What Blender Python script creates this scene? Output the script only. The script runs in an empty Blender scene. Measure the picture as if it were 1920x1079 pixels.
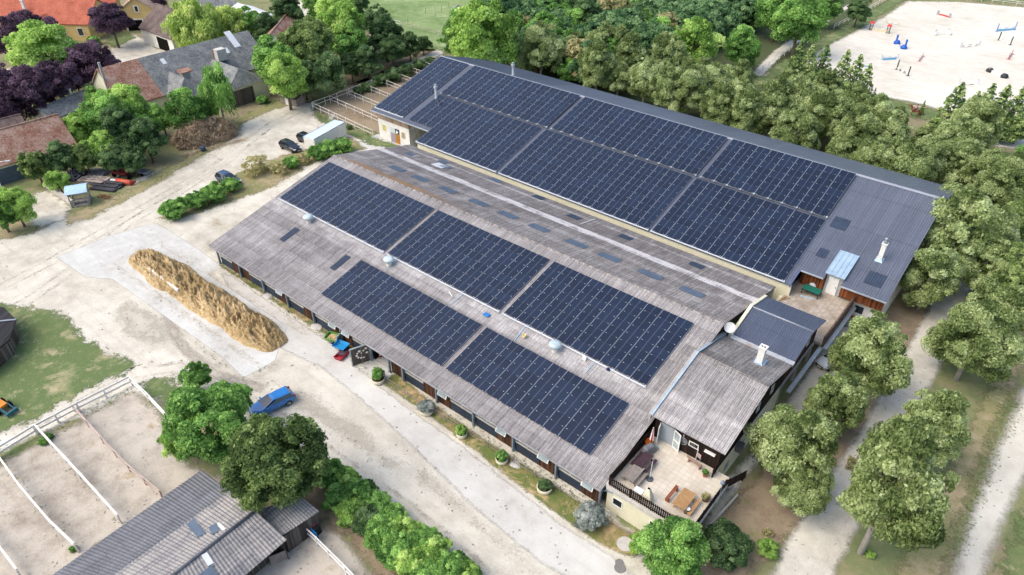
import bpy, bmesh, math, random
import numpy as np
from mathutils import Vector, Matrix, noise
rnd = random.Random(7)
R_ = math.radians
scene = bpy.context.scene
COL = scene.collection
# ---------------------------------------------------------------- camera (drone, 52.5 m up, looking down 35.7 deg)
CAM_H = 52.5; PIT = R_(35.715); YAW = R_(39.725); FPX = 1329.43
fwd = Vector((-math.sin(YAW)*math.cos(PIT), math.cos(YAW)*math.cos(PIT), -math.sin(PIT)))
rgt = Vector((math.cos(YAW), math.sin(YAW), 0)); upv = rgt.cross(fwd)
CAM = Vector((0, 0, CAM_H))
cd = bpy.data.cameras.new('camera'); cam = bpy.data.objects.new('camera', cd); COL.objects.link(cam)
cd.sensor_width = 36; cd.lens = 36*FPX/1920; cd.clip_end = 3000; cd.clip_start = .5
cam.matrix_world = Matrix(((rgt.x, upv.x, -fwd.x, 0), (rgt.y, upv.y, -fwd.y, 0), (rgt.z, upv.z, -fwd.z, CAM_H), (0, 0, 0, 1)))
scene.camera = cam
def ray(u, v): return fwd + rgt*((u-960)/FPX) + upv*((539.5-v)/FPX)
def G(u, v, z=0.0):                       # survey point: where the sight line meets height z
    r = ray(u, v); t = (z-CAM_H)/r.z; p = CAM + r*t; return Vector((p.x, p.y, z))
def YP(u, v, y): r = ray(u, v); return CAM + r*(y/r.y)
def depth(p): return (Vector(p)-CAM).dot(fwd)
# ---------------------------------------------------------------- objects
def tag(o, label=None, cat=None, group=None, kind=None):
    if label: o['label'] = label
    if cat: o['category'] = cat
    if group: o['group'] = group
    if kind: o['kind'] = kind
    return o
def thing(name, label, cat, loc=(0, 0, 0), rz=0, group=None):
    o = bpy.data.objects.new(name, None); COL.objects.link(o); o.location = loc; o.rotation_euler.z = rz
    o.empty_display_size = .3
    return tag(o, label, cat, group)
def link(name, me, parent=None, loc=None, rot=None, scale=None):
    o = bpy.data.objects.new(name, me); COL.objects.link(o)
    if parent: o.parent = parent
    if loc is not None: o.location = loc
    if rot is not None: o.rotation_euler = rot
    if scale is not None: o.scale = scale
    return o
class MB:
    def __init__(s): s.v = []; s.f = []; s.mi = []; s.uv = {}
    def face(s, pts, mi=0):
        n = len(s.v); s.v += [tuple(p) for p in pts]; s.f.append(tuple(range(n, n+len(pts)))); s.mi.append(mi); return s
    def hexa(s, P, mi=0):                 # 4 bottom + 4 top corners
        n = len(s.v); s.v += [tuple(p) for p in P]
        for q in ((3, 2, 1, 0), (4, 5, 6, 7), (0, 1, 5, 4), (1, 2, 6, 5), (2, 3, 7, 6), (3, 0, 4, 7)):
            s.f.append(tuple(n+i for i in q)); s.mi.append(mi)
        return s
    def bb(s, x0, y0, z0, x1, y1, z1, mi=0):
        return s.hexa([(x0, y0, z0), (x1, y0, z0), (x1, y1, z0), (x0, y1, z0), (x0, y0, z1), (x1, y0, z1), (x1, y1, z1), (x0, y1, z1)], mi)
    def box(s, c, d, rz=0, mi=0, ry=0, rx=0):
        m = Matrix.Rotation(rz, 3, 'Z') @ Matrix.Rotation(ry, 3, 'Y') @ Matrix.Rotation(rx, 3, 'X'); c = Vector(c); h = [x/2 for x in d]
        return s.hexa([c + m @ Vector((a*h[0], b*h[1], e*h[2])) for e in (-1, 1) for a, b in ((-1, -1), (1, -1), (1, 1), (-1, 1))], mi)
    def beam(s, a, b, w, h=None, mi=0):
        a = Vector(a); b = Vector(b); h = h or w; d = (b-a).normalized()
        x = d.cross(Vector((0, 0, 1))); x = Vector((1, 0, 0)) if x.length < 1e-3 else x.normalized(); y = x.cross(d)
        return s.hexa([p + x*(i*w/2) + y*(j*h/2) for p in (a, b) for i, j in ((-1, -1), (1, -1), (1, 1), (-1, 1))], mi)
    def tube(s, pts, rad, n=8, mi=0, cap=True):
        pts = [Vector(p) for p in pts]; rad = rad if isinstance(rad, (list, tuple)) else [rad]*len(pts); base = len(s.v)
        for i, p in enumerate(pts):
            d = (pts[min(i+1, len(pts)-1)] - pts[max(i-1, 0)]).normalized()
            x = d.cross(Vector((.13, .9, .2))).normalized() if abs(d.z) > .9 else d.cross(Vector((0, 0, 1))).normalized(); y = x.cross(d)
            for k in range(n):
                a = 2*math.pi*k/n; s.v.append(tuple(p + (x*math.cos(a)+y*math.sin(a))*rad[i]))
        for i in range(len(pts)-1):
            for k in range(n):
                q = base+i*n; s.f.append((q+k, q+(k+1) % n, q+n+(k+1) % n, q+n+k)); s.mi.append(mi)
        if cap:
            s.f.append(tuple(base+k for k in range(n))[::-1]); s.mi.append(mi); q = base+(len(pts)-1)*n; s.f.append(tuple(q+k for k in range(n))); s.mi.append(mi)
        return s
    def lathe(s, prof, c=(0, 0, 0), n=20, mi=0):
        c = Vector(c); base = len(s.v)
        for r, z in prof:
            for k in range(n):
                a = 2*math.pi*k/n; s.v.append((c.x+r*math.cos(a), c.y+r*math.sin(a), c.z+z))
        for i in range(len(prof)-1):
            for k in range(n):
                q = base+i*n; s.f.append((q+k, q+(k+1) % n, q+n+(k+1) % n, q+n+k)); s.mi.append(mi)
        return s
    def prism(s, poly, z0, z1, mi=0):
        n = len(s.v); k = len(poly)
        s.v += [(p[0], p[1], z0) for p in poly] + [(p[0], p[1], z1) for p in poly]
        s.f.append(tuple(range(n+k-1, n-1, -1))); s.f.append(tuple(range(n+k, n+2*k))); s.mi += [mi, mi]
        for i in range(k): s.f.append((n+i, n+(i+1) % k, n+k+(i+1) % k, n+k+i)); s.mi.append(mi)
        return s
    def build(s, name, mats, parent=None, world=False, smooth=False, bevel=0):
        me = bpy.data.meshes.new(name)
        off = Vector((0, 0, 0))
        if world and parent is not None:
            off = Vector(parent.location)
            if parent.parent: off = off + Vector(parent.parent.location)
        me.from_pydata([(a-off.x, b-off.y, c-off.z) for a, b, c in s.v], [], s.f)
        for m in (mats if isinstance(mats, (list, tuple)) else [mats]): me.materials.append(m)
        me.polygons.foreach_set('material_index', s.mi)
        if smooth: me.polygons.foreach_set('use_smooth', [True]*len(s.f))
        me.update(); me.validate()
        bm = bmesh.new(); bm.from_mesh(me); bmesh.ops.recalc_face_normals(bm, faces=bm.faces); bm.to_mesh(me); bm.free()
        o = link(name, me, parent)
        if bevel:
            b = o.modifiers.new('bevel', 'BEVEL'); b.width = bevel; b.segments = 2; b.limit_method = 'ANGLE'
        return o
def copy_tree(o, parent=None):
    c = o.copy(); COL.objects.link(c)
    if parent: c.parent = parent
    for ch in list(o.children): copy_tree(ch, c)
    return c
# ---------------------------------------------------------------- materials
def lin(h):
    h = h.lstrip('#'); return tuple(((c/12.92) if c <= .04045 else ((c+.055)/1.055)**2.4) for c in (int(h[i:i+2], 16)/255 for i in (0, 2, 4))) + (1,)
class NT:
    def __init__(s, name):
        s.m = bpy.data.materials.new(name); s.m.use_nodes = True; s.t = s.m.node_tree; s.t.nodes.clear()
        s.out = s.n('ShaderNodeOutputMaterial'); s.b = s.n('ShaderNodeBsdfPrincipled'); s.l(s.b.outputs[0], s.out.inputs[0])
    def n(s, t, **k):
        x = s.t.nodes.new(t)
        for a, b in k.items(): setattr(x, a, b)
        return x
    def l(s, a, b): s.t.links.new(a, b)
    def inp(s, x, v):
        return x.inputs if 0 else None
    def val(s, sock, v):
        if hasattr(v, 'is_output') or hasattr(v, 'node'): s.l(v, sock)
        else: sock.default_value = v
    def pos(s): return s.n('ShaderNodeNewGeometry').outputs['Position']
    def objc(s): return s.n('ShaderNodeTexCoord').outputs['Object']
    def mapp(s, vec, scale=(1, 1, 1), rot=(0, 0, 0), loc=(0, 0, 0)):
        x = s.n('ShaderNodeMapping'); s.l(vec, x.inputs[0]); x.inputs['Scale'].default_value = scale; x.inputs['Rotation'].default_value = rot; x.inputs['Location'].default_value = loc; return x.outputs[0]
    def noise(s, vec, sc, det=4, rough=.6, dist=0):
        x = s.n('ShaderNodeTexNoise'); s.l(vec, x.inputs['Vector']); x.inputs['Scale'].default_value = sc; x.inputs['Detail'].default_value = det; x.inputs['Roughness'].default_value = rough; x.inputs['Distortion'].default_value = dist; return x.outputs[0]
    def ramp(s, f, stops):
        x = s.n('ShaderNodeValToRGB'); s.l(f, x.inputs[0]); e = x.color_ramp.elements
        while len(e) < len(stops): e.new(.5)
        for a, (p, c) in zip(e, stops): a.position = p; a.color = c if len(c) == 4 else (*c, 1)
        return x.outputs[0]
    def mix(s, f, a, b, mode='MIX'):
        x = s.n('ShaderNodeMix', data_type='RGBA', blend_type=mode); s.val(x.inputs[0], f); s.val(x.inputs[6], a); s.val(x.inputs[7], b); return x.outputs[2]
    def math(s, op, a, b=0., c=0., clamp=False):
        x = s.n('ShaderNodeMath', operation=op, use_clamp=clamp); s.val(x.inputs[0], a); s.val(x.inputs[1], b); s.val(x.inputs[2], c); return x.outputs[0]
    def mr(s, v, a, b, c=0., d=1.):
        x = s.n('ShaderNodeMapRange'); s.val(x.inputs[0], v); x.inputs[1].default_value = a; x.inputs[2].default_value = b; x.inputs[3].default_value = c; x.inputs[4].default_value = d; return x.outputs[0]
    def xyz(s, v): x = s.n('ShaderNodeSeparateXYZ'); s.l(v, x.inputs[0]); return x.outputs
    def comb(s, a, b, c=0.): x = s.n('ShaderNodeCombineXYZ'); s.val(x.inputs[0], a); s.val(x.inputs[1], b); s.val(x.inputs[2], c); return x.outputs[0]
    def white(s, v): x = s.n('ShaderNodeTexWhiteNoise'); s.l(v, x.inputs['Vector']); return x.outputs['Value']
    def attr(s, n): return s.n('ShaderNodeAttribute', attribute_name=n).outputs
    def rand(s): return s.n('ShaderNodeObjectInfo').outputs['Random']
    def bump(s, h, st=.3, d=.05):
        x = s.n('ShaderNodeBump'); s.l(h, x.inputs['Height']); x.inputs['Strength'].default_value = st; x.inputs['Distance'].default_value = d; s.l(x.outputs[0], s.b.inputs['Normal'])
    def base(s, c, rough=.8, spec=.3, metal=0.):
        s.val(s.b.inputs['Base Color'], c); s.val(s.b.inputs['Roughness'], rough); s.b.inputs['Specular IOR Level'].default_value = spec; s.b.inputs['Metallic'].default_value = metal; return s
def mix3(t, vec, cols, scales=(.12, .9, 6)):
    n1 = t.noise(vec, scales[0], 3, .6, .6); n2 = t.noise(vec, scales[1], 4, .65); n3 = t.noise(vec, scales[2], 3, .7)
    f = t.math('ADD', t.math('MULTIPLY', n1, .45), t.math('ADD', t.math('MULTIPLY', n2, .33), t.math('MULTIPLY', n3, .22)))
    k = len(cols); return t.ramp(f, [(.36+.28*i/(k-1), c) for i, c in enumerate(cols)]), f
MATS = {}
def M(name, cols, rough=.8, spec=.3, scales=None, metal=0., bump=0., obj=True):
    if name in MATS: return MATS[name]
    t = NT(name); cols = cols if isinstance(cols, list) else [cols]
    vec = t.objc() if obj else t.pos()
    cl = [lin(c) for c in cols]
    if len(cl) == 1:
        c0 = cl[0]; cl = [tuple(x*.82 for x in c0[:3]), c0[:3], tuple(min(1, x*1.13) for x in c0[:3])]
    c, f = mix3(t, vec, cl, scales or (.7, 4, 22)); t.base(c, rough, spec, metal)
    if bump: t.bump(f, bump, .05)
    MATS[name] = t.m; return t.m
def boards(name, cols, width=.14, axis=None, rough=.85):
    """vertical boards: tint per board from the horizontal run, grain down the length"""
    if name in MATS: return MATS[name]
    t = NT(name); x, y, z = t.xyz(t.pos()); s = t.math('ADD', x, t.math('MULTIPLY', y, 1.0))
    q = t.math('DIVIDE', s, width); wn = t.white(t.comb(t.math('FLOOR', q), 3.7)); fr = t.math('FRACT', q)
    g = t.noise(t.mapp(t.pos(), (9, 9, .8)), 1.5, 4)
    f = t.math('ADD', t.math('MULTIPLY', wn, .5), t.math('MULTIPLY', g, .5))
    k = len(cols); c = t.ramp(f, [(.2+.6*i/(k-1), lin(a)) for i, a in enumerate(cols)])
    gap = t.math('LESS_THAN', fr, .1); c = t.mix(t.math('MULTIPLY', gap, .7), c, (.01, .008, .006, 1)); t.base(c, rough, .2)
    t.bump(t.math('ADD', t.math('MULTIPLY', gap, -1.), t.math('MULTIPLY', g, .3)), .5, .02); MATS[name] = t.m; return t.m
white_paint = M('white_paint', ['#d5d3cc', '#e6e4de', '#efede8'], .5, .4)
white_plaster = M('white_plaster', ['#c9c6be', '#dedcd5', '#e8e6e0'], .9, .2, (.3, 1.6, 9))
cream_plaster = M('cream_plaster', ['#cec8ad', '#d8d4b9', '#e1d9c8'], .9, .2, (.3, 1.6, 9))
yellow_plaster = M('yellow_plaster', ['#b99c62', '#cbb078', '#d6bd88'], .9, .2, (.3, 1.6, 9))
grey_plaster = M('grey_plaster', ['#8e8f8d', '#a5a7a6', '#b8b9b7'], .9, .2, (.3, 1.6, 9))
concrete = M('concrete', ['#a39f98', '#bab6af', '#c9c6c0'], .9, .2, (.4, 2, 14), bump=.2)
steel_blue = M('blue_grey_steel', ['#5d6a75', '#71808c', '#8593a0'], .45, .4)
galv = M('galvanised_steel', ['#98a2a8', '#b3bcc1', '#c8cfd3'], .42, .5, metal=.35)
zinc = M('zinc_sheet', ['#8ea7b8', '#a9c0cf', '#bccfdb'], .38, .5, metal=.3)
navy = M('navy_panel', ['#1d2733', '#263241', '#30405200'[:7]], .6, .35)
glass = M('window_glass', ['#1b2329', '#2b353c'], .06, 1.0)
pale_glass = M('pale_glass', ['#7f8f92', '#a9b6b5'], .2, .5)
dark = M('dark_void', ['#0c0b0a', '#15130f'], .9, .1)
blackp = M('black_plastic', ['#111214', '#1b1d1f'], .5, .4)
rubber = M('rubber', ['#0f0f10', '#19191a'], .85, .2)
chrome = M('bright_metal', ['#a8abad', '#c6c9cb'], .25, .5, metal=.8)
bark = M('bark', ['#4a3f33', '#6b6050', '#847a69'], .95, .1, (1, 5, 20), bump=.4)
pale_bark = M('pale_bark', ['#77736b', '#97938a', '#aeaaa1'], .95, .1, (1, 5, 20), bump=.4)
brown_boards = boards('brown_boards', ['#2a1b13', '#4a3122', '#6a4a35'])
dark_boards = boards('dark_boards', ['#17100d', '#251a16', '#35261f'])
red_boards = boards('red_brown_boards', ['#4a2614', '#7a4526', '#9a5f3a'])
tan_boards = boards('tan_boards', ['#8a7562', '#a38d78', '#b49f8a'], .2)
grey_boards = boards('weathered_boards', ['#39332f', '#5b534d', '#7a716a'])
old_wood = M('old_wood', ['#6d655e', '#8a8179', '#a1988f'], .9, .15, (1, 8, 30))
plum_wood = M('plum_stained_wood', ['#35262c', '#463339', '#574248'], .75, .25)
pine_wood = M('pine_wood', ['#8f6d48', '#a98459', '#be9a6c'], .7, .3)
rust_wood = M('reddish_wood', ['#6f3d28', '#85492f', '#98583b'], .75, .3)
def corrug(name, cols, sheet=(1.0, 1.25), streak=0., bands=(), orange=None, rough=.9, spec=.2, ax='x'):
    """weathered sheet roofing: every sheet its own tint, grime along the sheets, lichen bands across them"""
    t = NT(name); p = t.pos(); x, y, z = t.xyz(p)
    if ax == 'y': x, y = y, x
    cx = t.math('FLOOR', t.math('DIVIDE', x, sheet[0])); cy = t.math('FLOOR', t.math('DIVIDE', y, sheet[1])); wn = t.white(t.comb(cx, cy, 2.3)); wr = t.white(t.comb(5.1, cy, 9.3))
    v = t.comb(x, y, 0.)
    st = t.noise(t.mapp(v, (3.0, .22, 1)), 1.6, 5, .7); big = t.noise(v, .11, 4, .6, .5); fine = t.noise(t.mapp(v, (2.2, .7, 1)), 3.1, 5, .75)
    lon = t.noise(t.mapp(v, (.05, 1.3, 1)), 1., 4, .7)
    f = t.math('ADD', t.math('MULTIPLY', wn, .05), t.math('ADD', t.math('MULTIPLY', st, .22), t.math('ADD', t.math('MULTIPLY', big, .20), t.math('ADD', t.math('MULTIPLY', fine, .34), t.math('MULTIPLY', lon, .14)))))
    f = t.math('ADD', f, t.math('MULTIPLY', t.math('SUBTRACT', wr, .5), .03))
    wv = t.white(t.comb(t.math('FLOOR', t.math('DIVIDE', x, .18)), t.math('FLOOR', t.math('DIVIDE', y, sheet[1]*2.)), 4.)); f = t.math('ADD', f, t.math('MULTIPLY', t.math('SUBTRACT', wv, .5), .07))
    tro = t.math('MULTIPLY', t.math('COSINE', t.math('MULTIPLY', x, 2*math.pi/.36)), .02); f = t.math('ADD', f, tro)
    for (y0, y1, amt) in bands:
        e = t.math('MULTIPLY', t.mr(y, y0, y0+.35), t.mr(y, y1, y1-.35)); e = t.math('MULTIPLY', e, t.mr(t.noise(t.mapp(v, (.25, .8, 1)), 1.4, 4), .25, .6)); f = t.math('ADD', f, t.math('MULTIPLY', e, amt))
    k = len(cols); c = t.ramp(f, [(.30+.40*i/(k-1), lin(a)) for i, a in enumerate(cols)])
    lap = t.math('LESS_THAN', t.math('FRACT', t.math('DIVIDE', y, sheet[1])), .035); c = t.mix(t.math('MULTIPLY', lap, .35), c, (.05, .05, .05, 1))
    if orange:
        (xa, xb, ya, yb) = orange; e = t.math('MULTIPLY', t.math('MULTIPLY', t.mr(x, xa-3, xa+2), t.mr(x, xb, xb-9)), t.math('MULTIPLY', t.mr(y, ya, ya+.25), t.mr(y, yb, yb-.3)))
        e = t.math('MULTIPLY', e, t.mr(t.noise(v, .9, 5, .7), .3, .55)); c = t.mix(t.math('MULTIPLY', e, .7), c, lin('#a8804a'))
    t.base(c, rough, spec); t.bump(fine, .15, .02); return t.m
stable_front_mat = corrug('fibre_cement_front', ['#585554', '#797574', '#969290', '#b3afac', '#d2d0cd'], bands=((38.2, 39.2, .05), (41.0, 41.7, .06), (43.9, 46.0, .09)))
stable_back_mat = corrug('fibre_cement_back', ['#55514e', '#6f6a67', '#8b8682', '#ada8a4', '#d4d0cc'], bands=((58.6, 60.4, .06), (61.5, 63.0, .07), (64.4, 66.1, .30), (69.0, 70.0, .12)), orange=(-78, -55, 56.6, 57.9))
office_front_mat = corrug('fibre_cement_office', ['#5b5857', '#7c7977', '#999593', '#b6b2af', '#d5d2cf'], bands=((42.5, 46.2, .09),))
office_back_mat = corrug('fibre_cement_office_rear', ['#4b4846', '#676360', '#83807c', '#a39f9b', '#cac6c1'])
shed_mat = corrug('fibre_cement_shed', ['#4d4d50', '#737377', '#94918e', '#aba69f', '#bdb8b0'], ax='x')
shed_dark_mat = corrug('fibre_cement_shed_dark', ['#505256', '#66686d', '#7a7c80', '#929396'])
hall_roof_mat = corrug('anthracite_sheet', ['#494e5a', '#565c69', '#636976', '#727885'], sheet=(1.1, 6.0), rough=.42, spec=.5)
dark_sheet_mat = corrug('dark_blue_sheet', ['#3f4654', '#4b5363', '#596171'], sheet=(1.1, 4.0), rough=.42, spec=.5)
skylight_mat = M('blue_skylight', ['#4c5866', '#586675', '#667585'], .35, .5, (1, 6, 30))
dark_skylight = M('dark_skylight', ['#2b3442', '#343f4f', '#3d4959'], .35, .5, (1, 6, 30))
white_sheet = M('white_sheet', ['#c9cdd0', '#dde0e2'], .6, .3)
def tiles(name, cols, sc=2.1):
    t = NT(name); x, y, z = t.xyz(t.pos()); b = t.n('ShaderNodeTexBrick'); k = [lin(c) for c in cols]
    v = t.comb(t.math('ADD', x, y), t.math('MULTIPLY', z, 1.6)); t.l(v, b.inputs['Vector']); b.inputs['Scale'].default_value = sc; b.inputs['Color1'].default_value = k[0]; b.inputs['Color2'].default_value = k[1]; b.inputs['Mortar'].default_value = tuple(a*.35 for a in k[0][:3]) + (1,); b.inputs['Mortar Size'].default_value = .06
    n = t.noise(t.pos(), .5, 5, .7); n2 = t.noise(t.pos(), 3.5, 4, .7); c = t.mix(t.mr(t.math('ADD', t.math('MULTIPLY', n, .5), t.math('MULTIPLY', n2, .5)), .42, .62), b.outputs[0], k[2]); t.base(c, .85, .2)
    t.bump(b.outputs['Fac'], -.3, .04); return t.m
tile_red = tiles('old_red_tiles', ['#9a6652', '#b3806b', '#b09888'])
tile_orange = tiles('orange_tiles', ['#b8634a', '#c2725a', '#bb6e58'])
tile_grey = tiles('grey_slates', ['#6c7075', '#85898e', '#94958f'])
tile_brown = tiles('brown_tiles', ['#665650', '#7a6861', '#7d706b'])
tile_tan = tiles('tan_tiles', ['#a58670', '#b99b86', '#b5a090'])
# solar module: UV 0..1 across the module
def module_mat():
    t = NT('solar_module_face'); u = t.n('ShaderNodeUVMap').outputs[0]; x, y, z = t.xyz(u)
    wn = t.rand(); c = t.ramp(t.math('ADD', t.math('MULTIPLY', wn, 1.), 0.), [(0, lin('#131b2c')), (.5, lin('#161f31')), (1, lin('#1a2539'))])
    cy = t.math('FRACT', t.math('MULTIPLY', y, 6)); cx = t.math('FRACT', t.math('MULTIPLY', x, 24))
    g = t.math('MAXIMUM', t.math('LESS_THAN', cy, .05), t.math('LESS_THAN', cx, .05)); c = t.mix(t.math('MULTIPLY', g, .22), c, lin('#61728e'))
    mid = t.math('LESS_THAN', t.math('ABSOLUTE', t.math('SUBTRACT', x, .5)), .009); c = t.mix(t.math('MULTIPLY', mid, .5), c, lin('#8d99aa'))
    e = t.math('LESS_THAN', t.math('MINIMUM', x, t.math('SUBTRACT', 1., x)), .014); c = t.mix(t.math('MULTIPLY', e, .7), c, lin('#a3adb9'))
    h = t.math('LESS_THAN', t.math('MINIMUM', y, t.math('SUBTRACT', 1., y)), .012); c = t.mix(t.math('MULTIPLY', h, .18), c, lin('#7a879b'))
    t.base(c, .16, .5); return t.m
module_face = module_mat()
module_frame = M('module_frame', ['#2b2f36', '#3a3f48'], .4, .5, metal=.3)
clamp_mat = M('module_clamp', ['#b4bac0', '#cfd4d8'], .4, .4)
# foliage
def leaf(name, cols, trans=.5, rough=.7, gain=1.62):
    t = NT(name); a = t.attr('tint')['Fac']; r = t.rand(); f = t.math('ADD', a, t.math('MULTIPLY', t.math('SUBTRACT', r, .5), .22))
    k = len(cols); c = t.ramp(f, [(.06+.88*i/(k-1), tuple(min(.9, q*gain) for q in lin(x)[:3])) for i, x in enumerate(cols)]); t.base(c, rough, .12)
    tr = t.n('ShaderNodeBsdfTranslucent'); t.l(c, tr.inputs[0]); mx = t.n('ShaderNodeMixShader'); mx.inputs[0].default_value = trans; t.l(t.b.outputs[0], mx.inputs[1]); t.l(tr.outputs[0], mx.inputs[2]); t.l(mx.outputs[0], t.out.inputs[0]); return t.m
LEAF = {
 'lime': leaf('lime_leaves', ['#475731', '#5f6f40', '#7d8b59', '#9aa675', '#b4bd94']),
 'green': leaf('green_leaves', ['#34502a', '#4a6d37', '#658b47', '#83a65a', '#a3bf74']),
 'bright': leaf('bright_leaves', ['#4a6830', '#668640', '#84a352', '#9eb767', '#b6c77f']),
 'dark': leaf('dark_leaves', ['#2d402a', '#3d5535', '#516b43', '#688055', '#829669']),
 'olive': leaf('olive_leaves', ['#38492a', '#4c6037', '#667a47', '#83955c', '#a0ad76']),
 'yellow': leaf('yellow_leaves', ['#8f9a3a', '#a8b246', '#bfc35a', '#ced06c']),
 'plum': leaf('plum_leaves', ['#2d2431', '#3e2f3c', '#50404d', '#64505f', '#776374']),
 'willow': leaf('willow_leaves', ['#67803f', '#82994f', '#9bae60', '#b2c074', '#c5cf8c']),
 'conifer': leaf('conifer_leaves', ['#35482a', '#4a6138', '#647a48', '#809158', '#a2ae70'], .15),
 'wood': leaf('woodland_leaves', ['#334f38', '#446343', '#5a7a50', '#748f62', '#8fa679']),
 'lavender': leaf('lavender_leaves', ['#5d675f', '#79827b', '#959b94', '#aeb2ad']),
 'dry': leaf('dry_leaves', ['#6c6a48', '#8a875c', '#a49f76', '#bcb690']),
}
# ---------------------------------------------------------------- foliage meshes (unit crown radius 1)
def crown_mesh(name, seed, mat, ncl=46, rc=.30, nleaf=120, ls=.062, bz=1.0, shape='round', droop=0., rough=.18, fill=260):
    g = np.random.default_rng(seed); C = []; RC = []
    tries = 0
    while len(C) < ncl and tries < 6000:
        tries += 1
        if shape == 'cone':
            t = g.random()**1.35; a = g.random()*2*np.pi; rr = (1-t)**.75*(.8+.2*g.random()); p = np.array([rr*np.cos(a), rr*np.sin(a), (2*t-1)*bz]); r = rc*(.4+.75*(1-t))*(.8+.4*g.random())
        else:
            d = g.normal(size=3); d /= np.linalg.norm(d)
            if shape == 'shrub' and d[2] < -.35: d[2] = -d[2]
            if d[2] < -.75: continue
            s = .66+.22*g.random(); w = 1+rough*np.sin(3*d[0]+seed)*np.cos(2.3*d[1]+seed*1.7)+rough*.6*g.normal()*.5
            p = d*s*w*np.array([1, 1, bz]); r = rc*(.7+.6*g.random())
            if shape == 'tall': p[:2] *= 1-.28*max(0, d[2])
        if any(np.linalg.norm(p-q) < .62*min(r, b) for q, b in zip(C, RC)): continue
        C.append(p); RC.append(r)
    if shape != 'cone':
        for _ in range(ncl//3):
            d = g.normal(size=3); d /= np.linalg.norm(d); d[2] = abs(d[2]) if d[2] < -.5 or shape == 'shrub' else d[2]; C.append(d*(.9+.22*g.random())*np.array([1, 1, bz])*(np.array([1-.28*max(0, d[2])]*2+[1]) if shape == 'tall' else 1)); RC.append(rc*(.35+.25*g.random()))
    P = []; N = []; S = []; T = []
    for c, r in zip(C, RC):
        n = int(nleaf*(r/rc)**2); d = g.normal(size=(n, 3)); d /= np.linalg.norm(d, axis=1)[:, None]; d[:, 2] = np.where(d[:, 2] < -.3, -d[:, 2], d[:, 2])
        out = c/(np.linalg.norm(c)+1e-6); d = d+out*.45; d /= np.linalg.norm(d, axis=1)[:, None]
        rad = r*(.5+.68*g.random(n)**.65); sq = .75+.5*g.random(3); p = c+d*rad[:, None]*sq*np.array([1, 1, .85])
        if droop: p[:, 2] -= droop*r*g.random(n)**2*2.0
        P.append(p); N.append(d); S.append(np.full(n, ls)*(.5+1.0*g.random(n))); T.append(np.clip(.48+.18*g.normal()+.15*g.normal(size=n)+.10*g.random(n), 0, 1))
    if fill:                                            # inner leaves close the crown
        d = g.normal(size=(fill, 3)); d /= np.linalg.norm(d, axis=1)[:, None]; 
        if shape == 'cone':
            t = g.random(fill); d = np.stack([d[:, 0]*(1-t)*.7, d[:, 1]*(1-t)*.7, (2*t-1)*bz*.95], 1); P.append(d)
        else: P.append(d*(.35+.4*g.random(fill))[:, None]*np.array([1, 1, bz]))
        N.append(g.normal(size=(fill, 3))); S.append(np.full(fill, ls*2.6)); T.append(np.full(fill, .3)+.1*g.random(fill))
    P = np.concatenate(P); N = np.concatenate(N); S = np.concatenate(S); T = np.concatenate(T); n = len(P)
    N = N/np.linalg.norm(N, axis=1)[:, None]*.75+g.normal(size=(n, 3))*.42; N /= np.linalg.norm(N, axis=1)[:, None]
    A = np.cross(N, g.normal(size=(n, 3))); A /= np.linalg.norm(A, axis=1)[:, None]
    if droop: A = A*.5; A[:, 2] -= .9; A -= N*(A*N).sum(1)[:, None]; A /= np.linalg.norm(A, axis=1)[:, None]
    B = np.cross(N, A); el = 1.5 if not droop else 2.6; wd = .85 if not droop else .55
    A = A*S[:, None]*el; B = B*S[:, None]*wd; k = N*S[:, None]*.25
    V = np.stack([P-A, P-B-k, P+A, P+B-k], 1).reshape(-1, 3)
    me = bpy.data.meshes.new(name); me.vertices.add(n*4); me.vertices.foreach_set('co', V.astype(np.float32).ravel())
    me.loops.add(n*4); me.loops.foreach_set('vertex_index', np.arange(n*4, dtype=np.int32)); me.polygons.add(n)
    me.polygons.foreach_set('loop_start', np.arange(n, dtype=np.int32)*4)
    me.update(calc_edges=True); at = me.attributes.new('tint', 'FLOAT', 'FACE'); at.data.foreach_set('value', T.astype(np.float32)); me.materials.append(mat); me.validate(); return me
def trunk_mesh(name, seed, mat, limbs=5, r0=.075):
    g = random.Random(seed); b = MB(); w = lambda a: g.uniform(-a, a)
    b.tube([(0, 0, -.05), (w(.02), w(.02), .35), (w(.04), w(.04), .7), (w(.06), w(.06), 1.0), (w(.1), w(.1), 1.35)], [r0*1.25, r0, r0*.8, r0*.6, r0*.15], 9)
    for i in range(limbs):
        a = 2*math.pi*(i+g.random()*.6)/limbs; z = g.uniform(.5, .95); e = g.uniform(.45, .8)
        b.tube([(0, 0, z), (e*.5*math.cos(a), e*.5*math.sin(a), z+.16), (e*math.cos(a), e*math.sin(a), z+g.uniform(.2, .5))], [r0*.5, r0*.32, r0*.08], 6)
    me = b.build('trunk', mat, smooth=True); d = me.data; bpy.data.objects.remove(me); d.name = name; return d
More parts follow.
